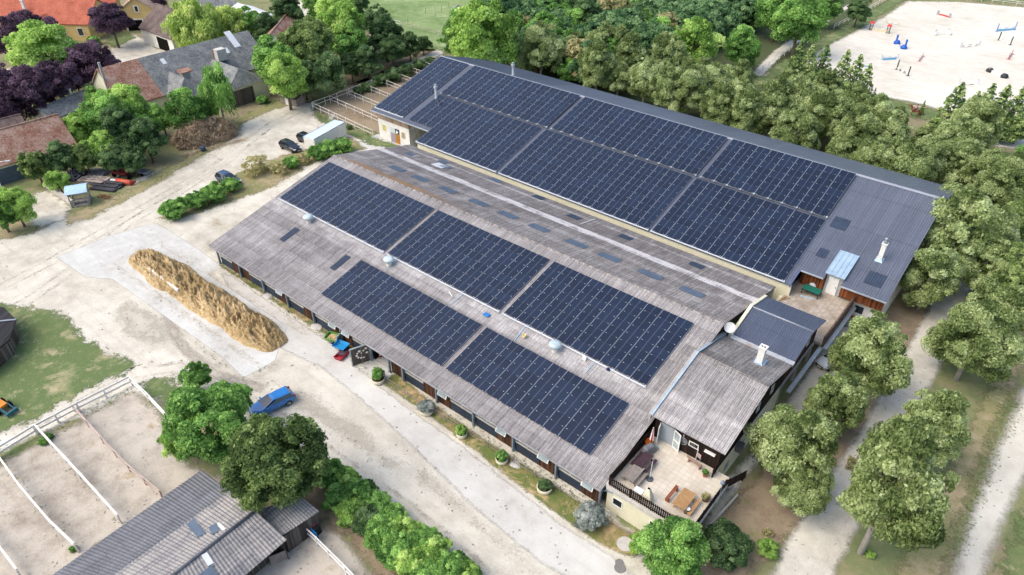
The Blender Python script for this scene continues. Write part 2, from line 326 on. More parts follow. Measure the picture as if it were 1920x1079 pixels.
SPEC = dict(
 lime=dict(mat='lime', n=5, ncl=70, rc=0.25, nleaf=430, ls=0.025, bz=1.0, shape='tall', rough=0.3, bark='p'),
 limedk=dict(mat='olive', n=3, ncl=70, rc=0.25, nleaf=430, ls=0.025, bz=1.0, shape='tall', rough=0.3, bark='p'),
 green=dict(mat='green', n=3, ncl=48, rc=.3, nleaf=400, ls=0.029, bz=.95, shape='round', rough=0.28),
 bright=dict(mat='bright', n=3, ncl=44, rc=.31, nleaf=400, ls=0.029, bz=.95, shape='round', rough=0.28),
 dark=dict(mat='dark', n=3, ncl=50, rc=.29, nleaf=400, ls=0.029, bz=1.0, shape='round', rough=0.28),
 olive=dict(mat='olive', n=2, ncl=110, rc=.21, nleaf=300, ls=0.024, bz=.95, shape='round', rough=.12),
 yellow=dict(mat='yellow', n=1, ncl=26, rc=.33, nleaf=70, ls=.075, bz=1.1, shape='round', rough=.3),
 plum=dict(mat='plum', n=3, ncl=52, rc=.27, nleaf=380, ls=0.029, bz=.85, shape='round', rough=0.28),
 willow=dict(mat='willow', n=2, ncl=46, rc=.3, nleaf=300, ls=0.036, bz=1.0, shape='round', droop=1.0, rough=.16),
 birch=dict(mat='green', n=1, ncl=34, rc=.3, nleaf=240, ls=0.038, bz=1.3, shape='tall', droop=1.1, rough=.25, bark='p'),
 conifer=dict(mat='conifer', n=3, ncl=130, rc=0.2, nleaf=120, ls=0.03, bz=1.5, shape='cone', fill=200),
 pine=dict(mat='conifer', n=2, ncl=60, rc=.25, nleaf=260, ls=0.034, bz=1.3, shape='tall', rough=.2),
 wood=dict(mat='wood', n=5, ncl=64, rc=0.24, nleaf=130, ls=0.042, bz=.9, shape='round', rough=.25),
 shrub=dict(mat='green', n=3, ncl=44, rc=0.28, nleaf=380, ls=0.036, bz=.8, shape='shrub', rough=.2),
 shrubdk=dict(mat='dark', n=2, ncl=48, rc=.26, nleaf=330, ls=0.03, bz=.85, shape='shrub', rough=.12),
 shrubbr=dict(mat='bright', n=2, ncl=44, rc=0.28, nleaf=380, ls=0.036, bz=.8, shape='shrub', rough=.2),
 lavender=dict(mat='lavender', n=1, ncl=60, rc=.24, nleaf=330, ls=0.027, bz=.85, shape='shrub', rough=.1),
 sparse=dict(mat='dry', n=1, ncl=22, rc=.3, nleaf=60, ls=.06, bz=1.0, shape='round', rough=.3, fill=30),
)
KIND = {}
for i, (k, s) in enumerate(SPEC.items()):
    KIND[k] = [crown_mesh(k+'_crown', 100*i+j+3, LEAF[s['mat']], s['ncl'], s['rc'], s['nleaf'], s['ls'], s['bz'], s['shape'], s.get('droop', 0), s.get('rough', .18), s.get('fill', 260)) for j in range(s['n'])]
TRUNKS = {b: [trunk_mesh('trunk', i+9, pale_bark if b == 'p' else bark, 4+i % 3) for i in range(3)] for b in 'pb'}
def plant_tree(P, r, bz, clear, kind, name, label, cat='tree', group=None, trunk=True, squash=(1, 1)):
    """crown of radius r and half height bz*r whose middle stands clear above the ground point P"""
    r = r*.9; t = thing(name, label, cat, (P[0], P[1], 0), rnd.uniform(0, 6.28), group); s = SPEC[kind]; me = rnd.choice(KIND[kind]); b = bz*r/s['bz']
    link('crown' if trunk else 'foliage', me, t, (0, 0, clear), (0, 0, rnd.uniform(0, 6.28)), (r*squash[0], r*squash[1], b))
    if trunk: link('trunk', rnd.choice(TRUNKS[s.get('bark', 'b')]), t, (0, 0, 0), (0, 0, rnd.uniform(0, 6.28)), (r*.9, r*.9, clear))
    return t
def tree(u, v, rp, kind, label, name='broadleaf_tree', aspect=1.1, clear=.3, cat='tree', group=None, trunk=True, squash=(1, 1)):
    """survey a crown: middle seen at (u, v) with half width rp; its base stands straight below"""
    zc = 3.
    for _ in range(8):
        P = G(u, v, zc); r = rp*depth(P)/FPX; zc = r*aspect+clear*r if trunk else r*aspect*.62
    return plant_tree(P, r, aspect, zc, kind, name, label, cat, group, trunk, squash)
def shrub(u, v, rp, kind, label, name='shrub', aspect=.85, group=None, cat='shrub', squash=(1, 1)):
    return tree(u, v, rp, kind, label, name, aspect, 0, cat, group, False, squash)
# ---------------------------------------------------------------- ground and its layers
def ground_mat(name, cols, scales=(.12, .9, 6), rough=.95, streak=None, edge=0., soft=.6, namp=1.6, grass=None, bump=.25, speck=None):
    t = NT(name); p = t.pos(); cl = [(lin(c)[0]*.965, lin(c)[1]*.985, lin(c)[2]*.955) for c in cols]; c, f = mix3(t, p, cl, scales)
    if streak:
        ang, amt, col = streak; n = t.noise(t.mapp(p, (.09, 1.1, 1), (0, 0, ang)), 1., 5, .7); c = t.mix(t.math('MULTIPLY', t.mr(n, .52, .72), amt), c, lin(col))
    if grass:
        col2, lo, hi, sc = grass; n = t.noise(p, sc, 6, .7, .4); c = t.mix(t.mr(n, lo, hi), c, t.mix(t.noise(p, 5., 4), lin(col2[0]), lin(col2[1])))
    if speck:
        n = t.noise(p, speck[1], 2, .8); c = t.mix(t.mr(n, .66, .72), c, lin(speck[0]))
    t.base(c, rough, .15); t.bump(t.noise(p, 9, 5, .75), bump, .04)
    if edge:
        e = t.attr('edge')['Fac']; n = t.noise(p, .55, 6, .72); n2 = t.noise(p, 4.5, 3, .7)
        d = t.math('ADD', e, t.math('ADD', t.math('MULTIPLY', t.math('SUBTRACT', n, .5), namp*2.2), t.math('MULTIPLY', t.math('SUBTRACT', n2, .5), namp*.8)))
        a = t.mr(d, 0., soft); tr = t.n('ShaderNodeBsdfTransparent'); mx = t.n('ShaderNodeMixShader'); t.l(a, mx.inputs[0]); t.l(tr.outputs[0], mx.inputs[1]); t.l(t.b.outputs[0], mx.inputs[2]); t.l(mx.outputs[0], t.out.inputs[0])
    return t.m
def sheet(name, poly, mat, z, cell=.8, margin=1.5, kind='structure', label=None, cat=None):
    """a ground layer: a grid over the outline whose 'edge' value is the distance inside it"""
    Q = np.array([(p[0], p[1]) for p in poly]); lo = Q.min(0)-margin; hi = Q.max(0)+margin
    nx = int((hi[0]-lo[0])/cell)+2; ny = int((hi[1]-lo[1])/cell)+2
    X, Y = np.meshgrid(lo[0]+np.arange(nx)*cell, lo[1]+np.arange(ny)*cell); P = np.stack([X.ravel(), Y.ravel()], 1); D = np.full(len(P), 1e9); ins = np.zeros(len(P), bool)
    for i in range(len(Q)):
        a = Q[i]; b = Q[(i+1) % len(Q)]; ab = b-a; t = np.clip(((P-a)@ab)/(ab@ab+1e-12), 0, 1); D = np.minimum(D, np.linalg.norm(P-a-t[:, None]*ab, axis=1))
        c = (a[1] > P[:, 1]) != (b[1] > P[:, 1]); ins ^= c & (P[:, 0] < (b[0]-a[0])*(P[:, 1]-a[1])/(b[1]-a[1]+1e-12)+a[0])
    D = np.where(ins, D, -D); k = np.arange((nx)*(ny)).reshape(ny, nx)
    F = np.stack([k[:-1, :-1], k[:-1, 1:], k[1:, 1:], k[1:, :-1]], -1).reshape(-1, 4); F = F[(D[F] > -margin).any(1)]
    use = np.unique(F); m = np.zeros(nx*ny, int); m[use] = np.arange(len(use))
    me = bpy.data.meshes.new(name); me.from_pydata([(x, y, z) for x, y in P[use]], [], m[F].tolist()); a = me.attributes.new('edge', 'FLOAT', 'POINT'); a.data.foreach_set('value', D[use].astype(np.float32)); me.materials.append(mat)
    return tag(link(name, me), label, cat, None, kind)
def px(*a): return [G(u, v) for u, v in a]
gm = ground_mat
ground_m = gm('dry_grass_ground', ['#7d6e5b', '#8e7f6b', '#86845f', '#737b55', '#91846f'], (.1, .7, 5), grass=(('#566640', '#6f7a50'), .5, .62, .16))
b = MB(); n = 40
for i in range(n):
    for j in range(n):
        x0, y0 = -700+i*30, -250+j*30; b.face([(x0, y0, 0), (x0+30, y0, 0), (x0+30, y0+30, 0), (x0, y0+30, 0)])
tag(b.build('ground', ground_m), kind='structure')
gravel = gm('yard_gravel', ['#a1998b', '#bab2a5', '#cac3b6', '#d6cfc3', '#ddd7cc'], (.09, .55, 5), edge=1, soft=.9, namp=1.6, streak=(R_(-58), .45, '#a89d8f'), speck=('#8d8276', 3.6))
sheet('yard', px((-260, 470), (-20, 445), (70, 432), (112, 400), (190, 388), (262, 330), (345, 303), (430, 262), (475, 205), (530, 196), (600, 190), (588, 206), (600, 225), (700, 268), (775, 300), (790, 500), (1100, 900), (1200, 1010), (1260, 1110), (1540, 1330), (1260, 1400), (900, 1160), (590, 870), (420, 800), (300, 760), (250, 745), (120, 800), (0, 850), (-260, 1000)), gravel, .012, 1.0)
sheet('gravel_lot', px((205, 92), (250, 62), (272, 72), (300, 92), (335, 90), (330, 105), (250, 130), (200, 118)), gravel, .012, .8)
sheet('gravel_strip', px((-20, 140), (20, 124), (60, 150), (110, 170), (60, 190), (-20, 200)), gravel, .012, .8)
pave = gm('drive_paving', ['#b0aaa3', '#c2bdb7', '#ccc8c2', '#d3cfca'], (.1, .8, 9), edge=1, soft=.35, namp=.5, bump=.1, speck=('#9d968e', 5.), streak=(R_(4), .35, '#aea79f'))
sheet('drive', px((402, 492), (520, 575), (640, 655), (690, 705), (706, 715), (760, 760), (850, 822), (950, 900), (1060, 985), (1145, 1040), (1260, 1130), (1500, 1330), (1330, 1340), (1130, 1130), (1000, 1048), (900, 965), (800, 868), (700, 772), (600, 690), (540, 662), (500, 640), (440, 570)), pave, .022, .7)
slab_m = gm('slab_concrete', ['#aaa7a1', '#bfbcb7', '#cac8c4', '#d2d0cd'], (.15, .9, 8), edge=1, soft=.1, namp=.05, bump=.08, speck=('#9a948c', 4.), streak=(R_(12), .3, '#aaa59e'))
sheet('concrete_slab', [(-96.7, 35.6), (-84.8, 35.6), (-79.0, 35.3), (-79, 33.2), (-62, 33.2), (-57.9, 28.6), (-58.2, 24.8), (-63, 25.2), (-87.5, 24.6), (-90.5, 22.6), (-98.5, 22.2), (-98.2, 30)], slab_m, .032, .5)
sheet('threshold_slab', px((676, 694), (700, 672), (730, 690), (740, 712), (712, 725)), slab_m, .034, .3)
sheet('door_slab', px((668, 268), (722, 246), (800, 282), (775, 300), (690, 288)), slab_m, .034, .5)
sheet('stable_passage', [(-49.6, 35.9), (-46.9, 35.9), (-46.9, 43), (-49.6, 43)], slab_m, .03, .5)
turf = gm('turf', ['#7e8159', '#6d784e', '#5e7046', '#7d845c', '#99916f'], (.14, .8, 5), edge=1, soft=.7, namp=2.2, grass=(('#a29673', '#b9ad90'), .55, .68, .35))
verge = gm('dry_verge', ['#96856a', '#a5957a', '#8f8763', '#7d7f55', '#b3a48b'], (.16, .9, 6), edge=1, soft=.8, namp=2.0, grass=(('#6a7448', '#7f8456'), .56, .68, .35))
def grass(name, pts, label, z=.042): sheet(name, pts, verge if 'dry' in label or 'brown' in label else turf, z, .6, 2.2, 'stuff', label, 'grass')
grass('grass', px((-60, 560), (20, 572), (60, 575), (112, 582), (140, 600), (152, 625), (195, 655), (245, 670), (262, 690), (215, 712), (170, 728), (100, 770), (50, 800), (-60, 830)), 'patchy green grass beside the dark timber shed at the left edge')
grass('grass', px((250, 715), (300, 705), (340, 712), (345, 745), (318, 765), (280, 745)), 'grass strip round the paddock corner by the leafy trees')
strip_m = gm('planting_strip', ['#9b8462', '#8a7b55', '#6f7444', '#5d6c3a', '#a58f70'], (.2, 1.1, 6), edge=1, soft=.35, namp=.6, grass=(('#b5976e', '#c9ae88'), .5, .66, .5))
sheet('planting_strip', px((732, 702), (745, 700), (830, 770), (960, 855), (1050, 915), (1128, 965), (1210, 1015), (1190, 1050), (1140, 1032), (1060, 980), (950, 896), (850, 818), (780, 765), (715, 722)), strip_m, .043, .4, 1.0, 'stuff', 'dry grass and weeds in the strip along the stable front', 'grass')
sheet('planting_strip', [(-80, 34.9), (-50, 34.9), (-50, 35.9), (-80, 35.9)], strip_m, .044, .4, .8, 'stuff', 'thin weedy strip at the foot of the stable wall', 'grass')
soil = gm('paddock_soil', ['#8c8176', '#a2978b', '#b4aa9e', '#c2b8ac', '#a79b8a'], (.12, .6, 6), edge=1, soft=.8, namp=1.2, grass=(('#a08b66', '#8d7a55'), .6, .72, .3))
sheet('paddock', px((252, 728), (300, 765), (350, 860), (430, 905), (460, 960), (640, 990), (720, 1090), (300, 1200), (-200, 1200), (-120, 920), (0, 868)), soil, .046, .7)
brown = gm('bare_brown_earth', ['#7a6a59', '#8a7966', '#988873', '#857a60'], (.2, .9, 6), edge=1, soft=.8, namp=1.6, grass=(('#6d7545', '#7f8450'), .58, .68, .4))
sheet('bare_earth', px((560, 905), (600, 880), (650, 900), (700, 960), (760, 1020), (860, 1090), (700, 1090), (640, 1010), (560, 965)), brown, .05, .6)
sheet('bare_earth', px((588, 208), (640, 165), (720, 132), (800, 108), (840, 118), (770, 215), (740, 262), (650, 235)), brown, .05, .8)
sheet('bare_earth', px((1300, 1000), (1400, 905), (1500, 800), (1560, 680), (1640, 560), (1850, 320), (1900, 340), (1720, 640), (1600, 860), (1500, 1000), (1380, 1120), (1280, 1120)), brown, .05, .9)
sheet('bare_earth', px((640, 165), (700, 150), (790, 108), (830, 95), (800, 90), (700, 125), (620, 150)), brown, .05, .8)
lane_m = gm('lane_gravel', ['#aca498', '#c0b9ad', '#cec7bc', '#d8d2c8'], (.12, .9, 7), edge=1, soft=.6, namp=.6, speck=('#857c70', 2.3))
sheet('lane', px((1290, 1340), (1422, 1120), (1466, 1020), (1545, 905), (1612, 800), (1668, 700), (1725, 600), (1782, 500), (1840, 420), (1880, 430), (1835, 520), (1806, 590), (1762, 700), (1702, 810), (1640, 940), (1580, 1060), (1555, 1120), (1460, 1330)), lane_m, .058, .7)
sheet('lane', px((590, 240), (640, 200), (690, 152), (755, 122), (822, 92), (835, 100), (780, 128), (720, 155), (680, 170), (640, 205), (610, 250)), lane_m, .058, .7)
sheet('lane', px((1405, 140), (1450, 95), (1500, 62), (1590, 8), (1605, 8), (1520, 66), (1470, 102), (1430, 145)), lane_m, .058, .8)
sheet('side_yard', px((1480, 740), (1530, 660), (1590, 590), (1660, 600), (1640, 640), (1560, 720), (1480, 810), (1400, 900), (1345, 985), (1300, 1010), (1330, 930), (1420, 830)), lane_m, .06, .7)
track_m = gm('track_sand', ['#b9b1a4', '#c8c1b4', '#d3ccc0', '#dad4c9'], (.1, .9, 7), edge=1, soft=.9, namp=.7)
sheet('riding_track', px((1690, 1350), (1762, 1120), (1800, 1000), (1850, 870), (1905, 740), (1960, 620), (2060, 640), (1960, 830), (1900, 960), (1860, 1060), (1840, 1120), (1780, 1350)), track_m, .054, .8)
sheet('riding_track', px((1820, 252), (1862, 246), (1925, 262), (1990, 285), (1985, 310), (1915, 282), (1850, 276)), track_m, .054, .8)
grass('grass', px((1640, 1120), (1700, 1010), (1760, 900), (1830, 760), (1890, 640), (1940, 560), (1965, 600), (1900, 740), (1850, 860), (1800, 990), (1760, 1120)), 'dry mown verge between the big lime trees and the pale riding track')
grass('grass', px((1855, 1120), (1890, 1000), (1930, 920), (1990, 900), (1990, 1120)), 'bright grass in the far right corner beyond the riding track')
meadow_m = gm('meadow_grass', ['#627848', '#6f8553', '#7d9160', '#8a9b6b', '#97a276'], (.08, .5, 4), edge=1, soft=1.2, namp=1.5, grass=(('#a5b088', '#b6bd9d'), .58, .72, .2))
sheet('meadow', px((600, 12), (700, -2), (800, -25), (1010, -25), (1000, 20), (930, 60), (850, 92), (800, 100), (740, 84), (680, 58)), meadow_m, .05, 1.2, 2, 'stuff', 'bright green meadow with pale flowering patches behind the yard', 'meadow')
grass('grass', px((590, 212), (600, 232), (700, 275), (780, 292), (780, 282), (700, 258), (620, 222)), 'grass edge below the white corral rails', .062)
grass('grass', px((1400, 165), (1440, 130), (1500, 95), (1560, 60), (1680, -10), (1700, 0), (1640, 38), (1560, 85), (1500, 120), (1440, 160)), 'grass margin along the white arena rail')
grass('grass', px((1610, 185), (1660, 182), (1720, 200), (1770, 212), (1780, 225), (1720, 226), (1640, 205)), 'grass bank at the near edge of the sand arena')
grass('grass', px((1680, -12), (1920, 8), (2100, 30), (2100, -20)), 'grass margin along the far side of the sand arena')
grass('grass', px((478, 205), (520, 190), (590, 180), (585, 190), (520, 205), (440, 240), (430, 225)), 'dry verge in front of the grey barn gate')
grass('grass', px((330, 380), (400, 345), (500, 300), (600, 270), (660, 255), (690, 280), (600, 300), (520, 350), (440, 380), (330, 415), (295, 410)), 'dry grass under the hedges left of the stable')
grass('grass', px((110, 405), (190, 378), (290, 325), (400, 270), (440, 240), (430, 265), (300, 345), (180, 408), (120, 428)), 'dry verge along the stacked materials')
grass('grass', px((-40, 430), (60, 405), (85, 420), (60, 440), (-40, 462)), 'brown verge under the roadside tree by the lamp')
grass('grass', px((195, 80), (240, 62), (258, 70), (215, 92)), 'small lawn by the courtyard in the village')
arena_m = gm('arena_sand', ['#bfb7a8', '#cfc8bc', '#d9d3c8', '#e0d9cf'], (.06, .4, 5), edge=1, soft=1.0, namp=1.4, streak=(R_(20), .6, '#b8ab95'))
sheet('sand_arena', px((1492, 120), (1560, 80), (1650, 35), (1700, 2), (1800, 4), (1920, 14), (2150, 60), (2150, 330), (1920, 236), (1780, 212), (1720, 196), (1640, 180), (1560, 150)), arena_m, .066, 1.2)
hayspot = gm('hay_litter', ['#b39c74', '#c2ac85', '#cdb893'], (.5, 2, 9), edge=1, soft=1.0, namp=1.4)
sheet('hay_litter', px((395, 410), (412, 410), (418, 424), (398, 426)), hayspot, .064, .35, 1.2, 'stuff', 'scrap of spilled hay left of the stable', 'hay')

sheet('garage_yard', px((40, 372), (95, 352), (140, 392), (128, 412), (80, 430), (50, 420)), gravel, .072, .6)

wood_floor = gm('wood_floor', ['#4c4a36', '#565840', '#4d5a3c', '#5b6a46'], (.2, .9, 5), edge=1, soft=1.5, namp=2.0)
sheet('wood_floor', [(-118, 122), (-95, 113), (-40, 112), (-45, 150), (-58, 240), (-165, 215), (-158, 165)], wood_floor, .03, 1.5)

rut_m = gm('wheel_rut', ['#a2988b', '#b0a69a', '#bcb3a8'], (.2, 1.2, 8), edge=1, soft=.8, namp=1.0)
def ribbon(pts, off, wd):
    P = px(*pts); L = []; Rr = []
    for i, p in enumerate(P):
        d = (P[min(i+1, len(P)-1)]-P[max(i-1, 0)]).normalized(); n = Vector((-d.y, d.x, 0)); wob = .25*noise.noise(Vector((i*.9, off, 1.7))); L.append(p+n*(off+wob-wd/2)); Rr.append(p+n*(off+wob+wd/2))
    return L+Rr[::-1]
T1 = ((-40, 620), (60, 560), (150, 495), (240, 420), (330, 365), (420, 305), (500, 240), (560, 208)); T2 = ((-40, 560), (80, 500), (200, 430), (300, 372), (390, 320), (470, 262), (520, 225)); T3 = ((60, 820), (160, 755), (250, 700), (330, 690), (430, 735), (520, 790), (640, 870), (760, 960), (880, 1060), (930, 1110)); T4 = ((300, 560), (330, 640), (400, 700), (500, 730))
for pts in (T1, T2, T3):
    for o in (-.8, .8): sheet('wheel_rut', ribbon(pts, o, .5), rut_m, .016, .35, .5)
sheet('wheel_rut', ribbon(T4, 0, 1.6), rut_m, .017, .4, .8)
sheet('damp_patch', px((205, 590), (240, 562), (296, 585), (325, 640), (290, 650), (230, 630)), gm('trodden_gravel', ['#b0a697', '#bdb4a6', '#c8c0b3'], (.3, 1.2, 8), edge=1, soft=1.8, namp=2.4), .0165, .5, 2.0)
damp_m = gm('damp_gravel', ['#b1a899', '#bfb6a8', '#c9c1b4'], (.3, 1.2, 8), edge=1, soft=1.6, namp=2.2)
for q in (((520, 720), (590, 740), (680, 800), (760, 880), (740, 890), (650, 830), (560, 770)), ((760, 860), (800, 880), (900, 975), (1000, 1052), (985, 1062), (880, 985), (780, 900)), ((190, 478), (250, 440), (270, 448), (215, 490))): sheet('damp_patch', px(*q), damp_m, .018, .5, 1.2)
# weeds and pebbles nobody could count
wr = random.Random(41)
def scatter_line(m, pts, n, spread, hgt, blades, w):
    P = px(*pts)
    for _ in range(n):
        i = wr.randrange(len(P)-1); p = P[i].lerp(P[i+1], wr.random())+Vector((wr.gauss(0, spread), wr.gauss(0, spread), .05))
        for b_ in range(blades):
            a = wr.uniform(0, 6.28); d = Vector((math.cos(a), math.sin(a), 0)); h = hgt*wr.uniform(.5, 1.4); sd = Vector((-d.y, d.x, 0))*w
            m.face([p-sd, p+sd, p+d*h*.7+sd*.5+Vector((0, 0, h*.7)), p+d*h-sd*.3+Vector((0, 0, h*.55))])
m = MB()
for pts, n, sp in ((((450, 712), (330, 615)), 18, .2), (((515, 682), (455, 712)), 14, .2), (((0, 868), (150, 780), (250, 728)), 120, .35), (((73, 815), (228, 985)), 40, .2), (((0, 865), (148, 1036)), 40, .2), (((410, 492), (690, 690)), 160, .2), (((730, 705), (960, 860), (1120, 965)), 420, .7), (((1780, 1060), (1850, 880), (1905, 755)), 420, .5), (((590, 215), (700, 268)), 90, .4), (((300, 415), (440, 372), (560, 320)), 200, .7), (((120, 410), (300, 335), (430, 268)), 240, .8), (((600, 905), (700, 1000), (850, 1100)), 160, .7)): scatter_line(m, pts, n, sp, .10, 7, .014)
tag(m.build('weeds', M('weed_green', ['#5a6a3c', '#6f7d4a', '#87915c'])), 'scattered weeds and grass tufts along the edges of drive, slab and paddocks', 'weeds', None, 'stuff')
m = MB()
for _ in range(1400):
    u, v = wr.uniform(0, 1100), wr.uniform(180, 1079); p = G(u, v)
    if not (-125 < p.x < -14 and p.y < 34.5) and not (p.x < -84 and p.y < 66): continue
    if p.y > 34.6 and p.x > -84: continue
    r = wr.uniform(.03, .11); m.lathe([(0, 0), (r, .01), (r*.7, r*.6), (0, r*.7)], (p.x, p.y, .03), 5)
tag(m.build('pebbles', M('pebble', ['#7d756b', '#a0978c', '#b8afa4'])), 'small stones scattered over the gravel yard', 'stones', None, 'stuff')
# ---------------------------------------------------------------- roofs
def corr_slope(mb, x0, x1, ya, za, yb, zb, pitch=.18, amp=.028, seg=6, rows=8, th=.05, mi=0, trap=False, xf=None):
    """corrugated slope between eave line (ya, za) and ridge line (yb, zb), waves running up the slope"""
    n = max(2, int(round((x1-x0)/pitch*seg))); L = math.hypot(yb-ya, zb-za); nz = Vector((0, -(zb-za)/L, (yb-ya)/L)); nz = nz if nz.z > 0 else -nz; base = len(mb.v)
    for j in range(rows+1):
        f = j/rows
        for i in range(n+1):
            x = x0+(x1-x0)*i/n; ph = (x-x0)/pitch
            if trap: q = ph % 1; w = amp*(1 if q < .25 else 1-(q-.25)/.12 if q < .37 else -1+0 if q < .88 else (q-.88)/.12*2-1); w = max(-amp, min(amp, w))
            else: w = amp*math.cos(2*math.pi*ph)
            mb.v.append((x, ya+(yb-ya)*f+nz.y*w, za+(zb-za)*f+nz.z*w))
    for j in range(rows):
        for i in range(n):
            q = base+j*(n+1)+i; mb.f.append((q, q+1, q+n+2, q+n+1)); mb.mi.append(mi)
    off = nz*(-th-amp*1.2)                       # closed underside
    P = [Vector((x0, ya, za)), Vector((x1, ya, za)), Vector((x1, yb, zb)), Vector((x0, yb, zb))]
    mb.face([p+off for p in P], mi)
    for a, c in ((0, 1), (1, 2), (3, 0)): mb.face([P[a]-nz*amp, P[c]-nz*amp, P[c]+off, P[a]+off], mi)
    return mb
FS, FA = .234342, -5.4073; BS = .283349; BA = 52.5+1.095*(-9.49658*1.05-52.5)
def fz(y): return FA+FS*y
def bz(y): return BA+BS*y
RY, RZ = 56.553, FA+FS*56.553
def fbz(y): return RZ-FS*(y-RY)
HY = 93.194; HZ = BA+BS*HY
def hbz(y): return HZ-BS*(y-HY)
X0, X1 = -80.75, -19.2
st = thing('stable_building', 'long low stable with weathered corrugated roof and brown timber stall front', 'stable', (-50, 45, 0))
mb = MB(); corr_slope(mb, X0, X1, 35.12, fz(35.12), RY, RZ, rows=18); roof_f = mb.build('roof', stable_front_mat, st, True, True)
tag(roof_f, 'weathered grey front roof slope')
mb = MB(); corr_slope(mb, X0, X1, 71.2, fbz(71.2), RY, RZ, rows=14); roof_b = mb.build('roof', stable_back_mat, st, True, True)
tag(roof_b, 'rear roof slope with pale lichen bands')
mb = MB()
for i in range(52):
    a = X0+(X1-X0)*i/52; mb.tube([(a, RY, RZ-.03), (a+(X1-X0)/52+.06, RY, RZ-.03)], .13, 8)
mb.build('ridge_cap', stable_back_mat, roof_b, True, True)
mb = MB(); mb.bb(X0+.1, 35.02, fz(35.1)-.22, X1, 35.10, fz(35.1)-.02); mb.build('eave_board', M('grey_timber', ['#7f7f80', '#98989a', '#adadae']), roof_f, True)
mb = MB()
for s in (0, 1):
    ya, yb = ((35.1, RY), (71.2, RY))[s]; za, zb = ((fz(35.1), RZ), (fbz(71.2), RZ))[s]; mb.beam((X0-.03, ya, za-.1), (X0-.03, yb, zb-.1), .06, .2)
mb.build('verge_board', grey_boards, roof_f, True)
mb = MB()                                     # walls with the gate left open
WY = 35.75; wz = fz(WY)-.12
def wallrun(mb, xa, xb, z0, z1): mb.bb(xa, WY, z0, xb, WY+.16, z1)
mb.bb(X0+.35, WY+.2, 0, X0+.55, 70.9, fz(WY)-.3); mb.face([(X0+.35, WY, fz(WY)-.3), (X0+.35, RY, RZ-.2), (X0+.35, 70.9, fbz(70.9)-.25), (X0+.35, 70.9, fz(WY)-.3)])
mb.bb(X0+.4, 70.7, 0, X1, 70.9, fbz(70.9)-.2); mb.build('wall', cream_plaster, st, True)
bays = [-79.95, -74.92, -69.9, -64.85, -59.8, -54.75, -49.7, -46.75, -44.6, -39.6, -34.5, -29.4, -24.3, -19.5]
for i in range(len(bays)-1):
    a, c = bays[i], bays[i+1]; w = c-a
    if i == 6: continue                       # open gate
    if w < 3:
        m = MB(); wallrun(m, a+.1, c-.1, 0, wz); m.build('board_wall', brown_boards, st, True); continue
    s0, s1 = a+.14, a+w*.58                   # stall: navy lower panel, dark opening above
    if i % 4 == 1: s0, s1 = a+w*.36, c-.14
    m = MB(); m.bb(s0, WY-.02, .12, s1, WY+.12, 1.25); m.build('stall_panel', navy, st, True)
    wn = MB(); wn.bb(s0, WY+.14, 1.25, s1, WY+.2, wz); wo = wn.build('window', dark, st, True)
    fr = MB(); fr.bb(s0, WY-.05, 1.25, s1, WY+.1, 1.36); fr.bb(s0, WY-.03, wz-.32, s1, WY+.1, wz-.2)
    for xx in (s0, (s0+s1)/2-.05, s1-.1): fr.bb(xx, WY-.03, 1.36, xx+.1, WY+.1, wz-.32)
    fr.build('frame', M('pale_timber', ['#a8a499', '#bfbbb0', '#cfcbc2']), wo, True)
    m = MB()
    if s0 > a+.5: m.bb(a+.1, WY-.01, 0, s0, WY+.15, wz)
    if s1 < c-.5: m.bb(s1, WY-.01, 0, c-.1, WY+.15, wz)
    m.bb(s0, WY, 0, s1, WY+.1, .12); m.build('board_wall', brown_boards, st, True)
    if i in (2, 4, 5, 9, 10, 11, 12):         # glazed hatch tilted outwards
        xa = s1+.05 if s1+1.3 < c else a+.3; h = MB(); h.hexa([(xa, WY-.42, 1.5), (xa+1.25, WY-.42, 1.5), (xa+1.25, WY-.38, 1.5), (xa, WY-.38, 1.5), (xa, WY-.06, 2.3), (xa+1.25, WY-.06, 2.3), (xa+1.25, WY-.02, 2.3), (xa, WY-.02, 2.3)]); ho = h.build('hatch', white_paint, st, True)
        g = MB(); g.hexa([(xa+.1, WY-.43, 1.56), (xa+1.15, WY-.43, 1.56), (xa+1.15, WY-.425, 1.56), (xa+.1, WY-.425, 1.56), (xa+.1, WY-.09, 2.24), (xa+1.15, WY-.09, 2.24), (xa+1.15, WY-.085, 2.24), (xa+.1, WY-.085, 2.24)]); g.build('pane', pale_glass, ho, True)
for x in bays:
    m = MB(); m.bb(x-.09, WY-.32, 0, x+.09, WY-.08, wz-.1); 
    for q in range(5):
        t0, t1 = q/5, (q+1)/5; e0, e1 = 1.1*t0**2, 1.1*t1**2
        m.beam((x+.09+e0, WY-.2, wz-1.15+1.05*t0**.5), (x+.09+e1, WY-.2, wz-1.15+1.05*t1**.5), .1, .1)
    m.build('post', steel_blue, st, True)
m = MB(); m.bb(-79.9, WY-.24, wz-.2, X1, WY-.1, wz-.02); m.build('eave_beam', steel_blue, st, True)
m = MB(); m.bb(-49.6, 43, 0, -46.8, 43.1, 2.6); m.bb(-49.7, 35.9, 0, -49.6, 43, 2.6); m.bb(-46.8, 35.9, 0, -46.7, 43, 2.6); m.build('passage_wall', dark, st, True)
m = MB(); ga = R_(-112); m.box((-50.15, 34.6, 1.25), (2.3, .07, 2.3), ga); dr = m.build('door', grey_boards, st, True); tag(dr, 'open grey boarded door with pale floral painting')
m = MB(); f = Matrix.Rotation(ga, 3, 'Z'); nrm = f @ Vector((0, 1, 0)); nrm = nrm if nrm.x > 0 else -nrm; tx = f @ Vector((1, 0, 0)); o = Vector((-50.15, 34.6, 1.25))+nrm*.045
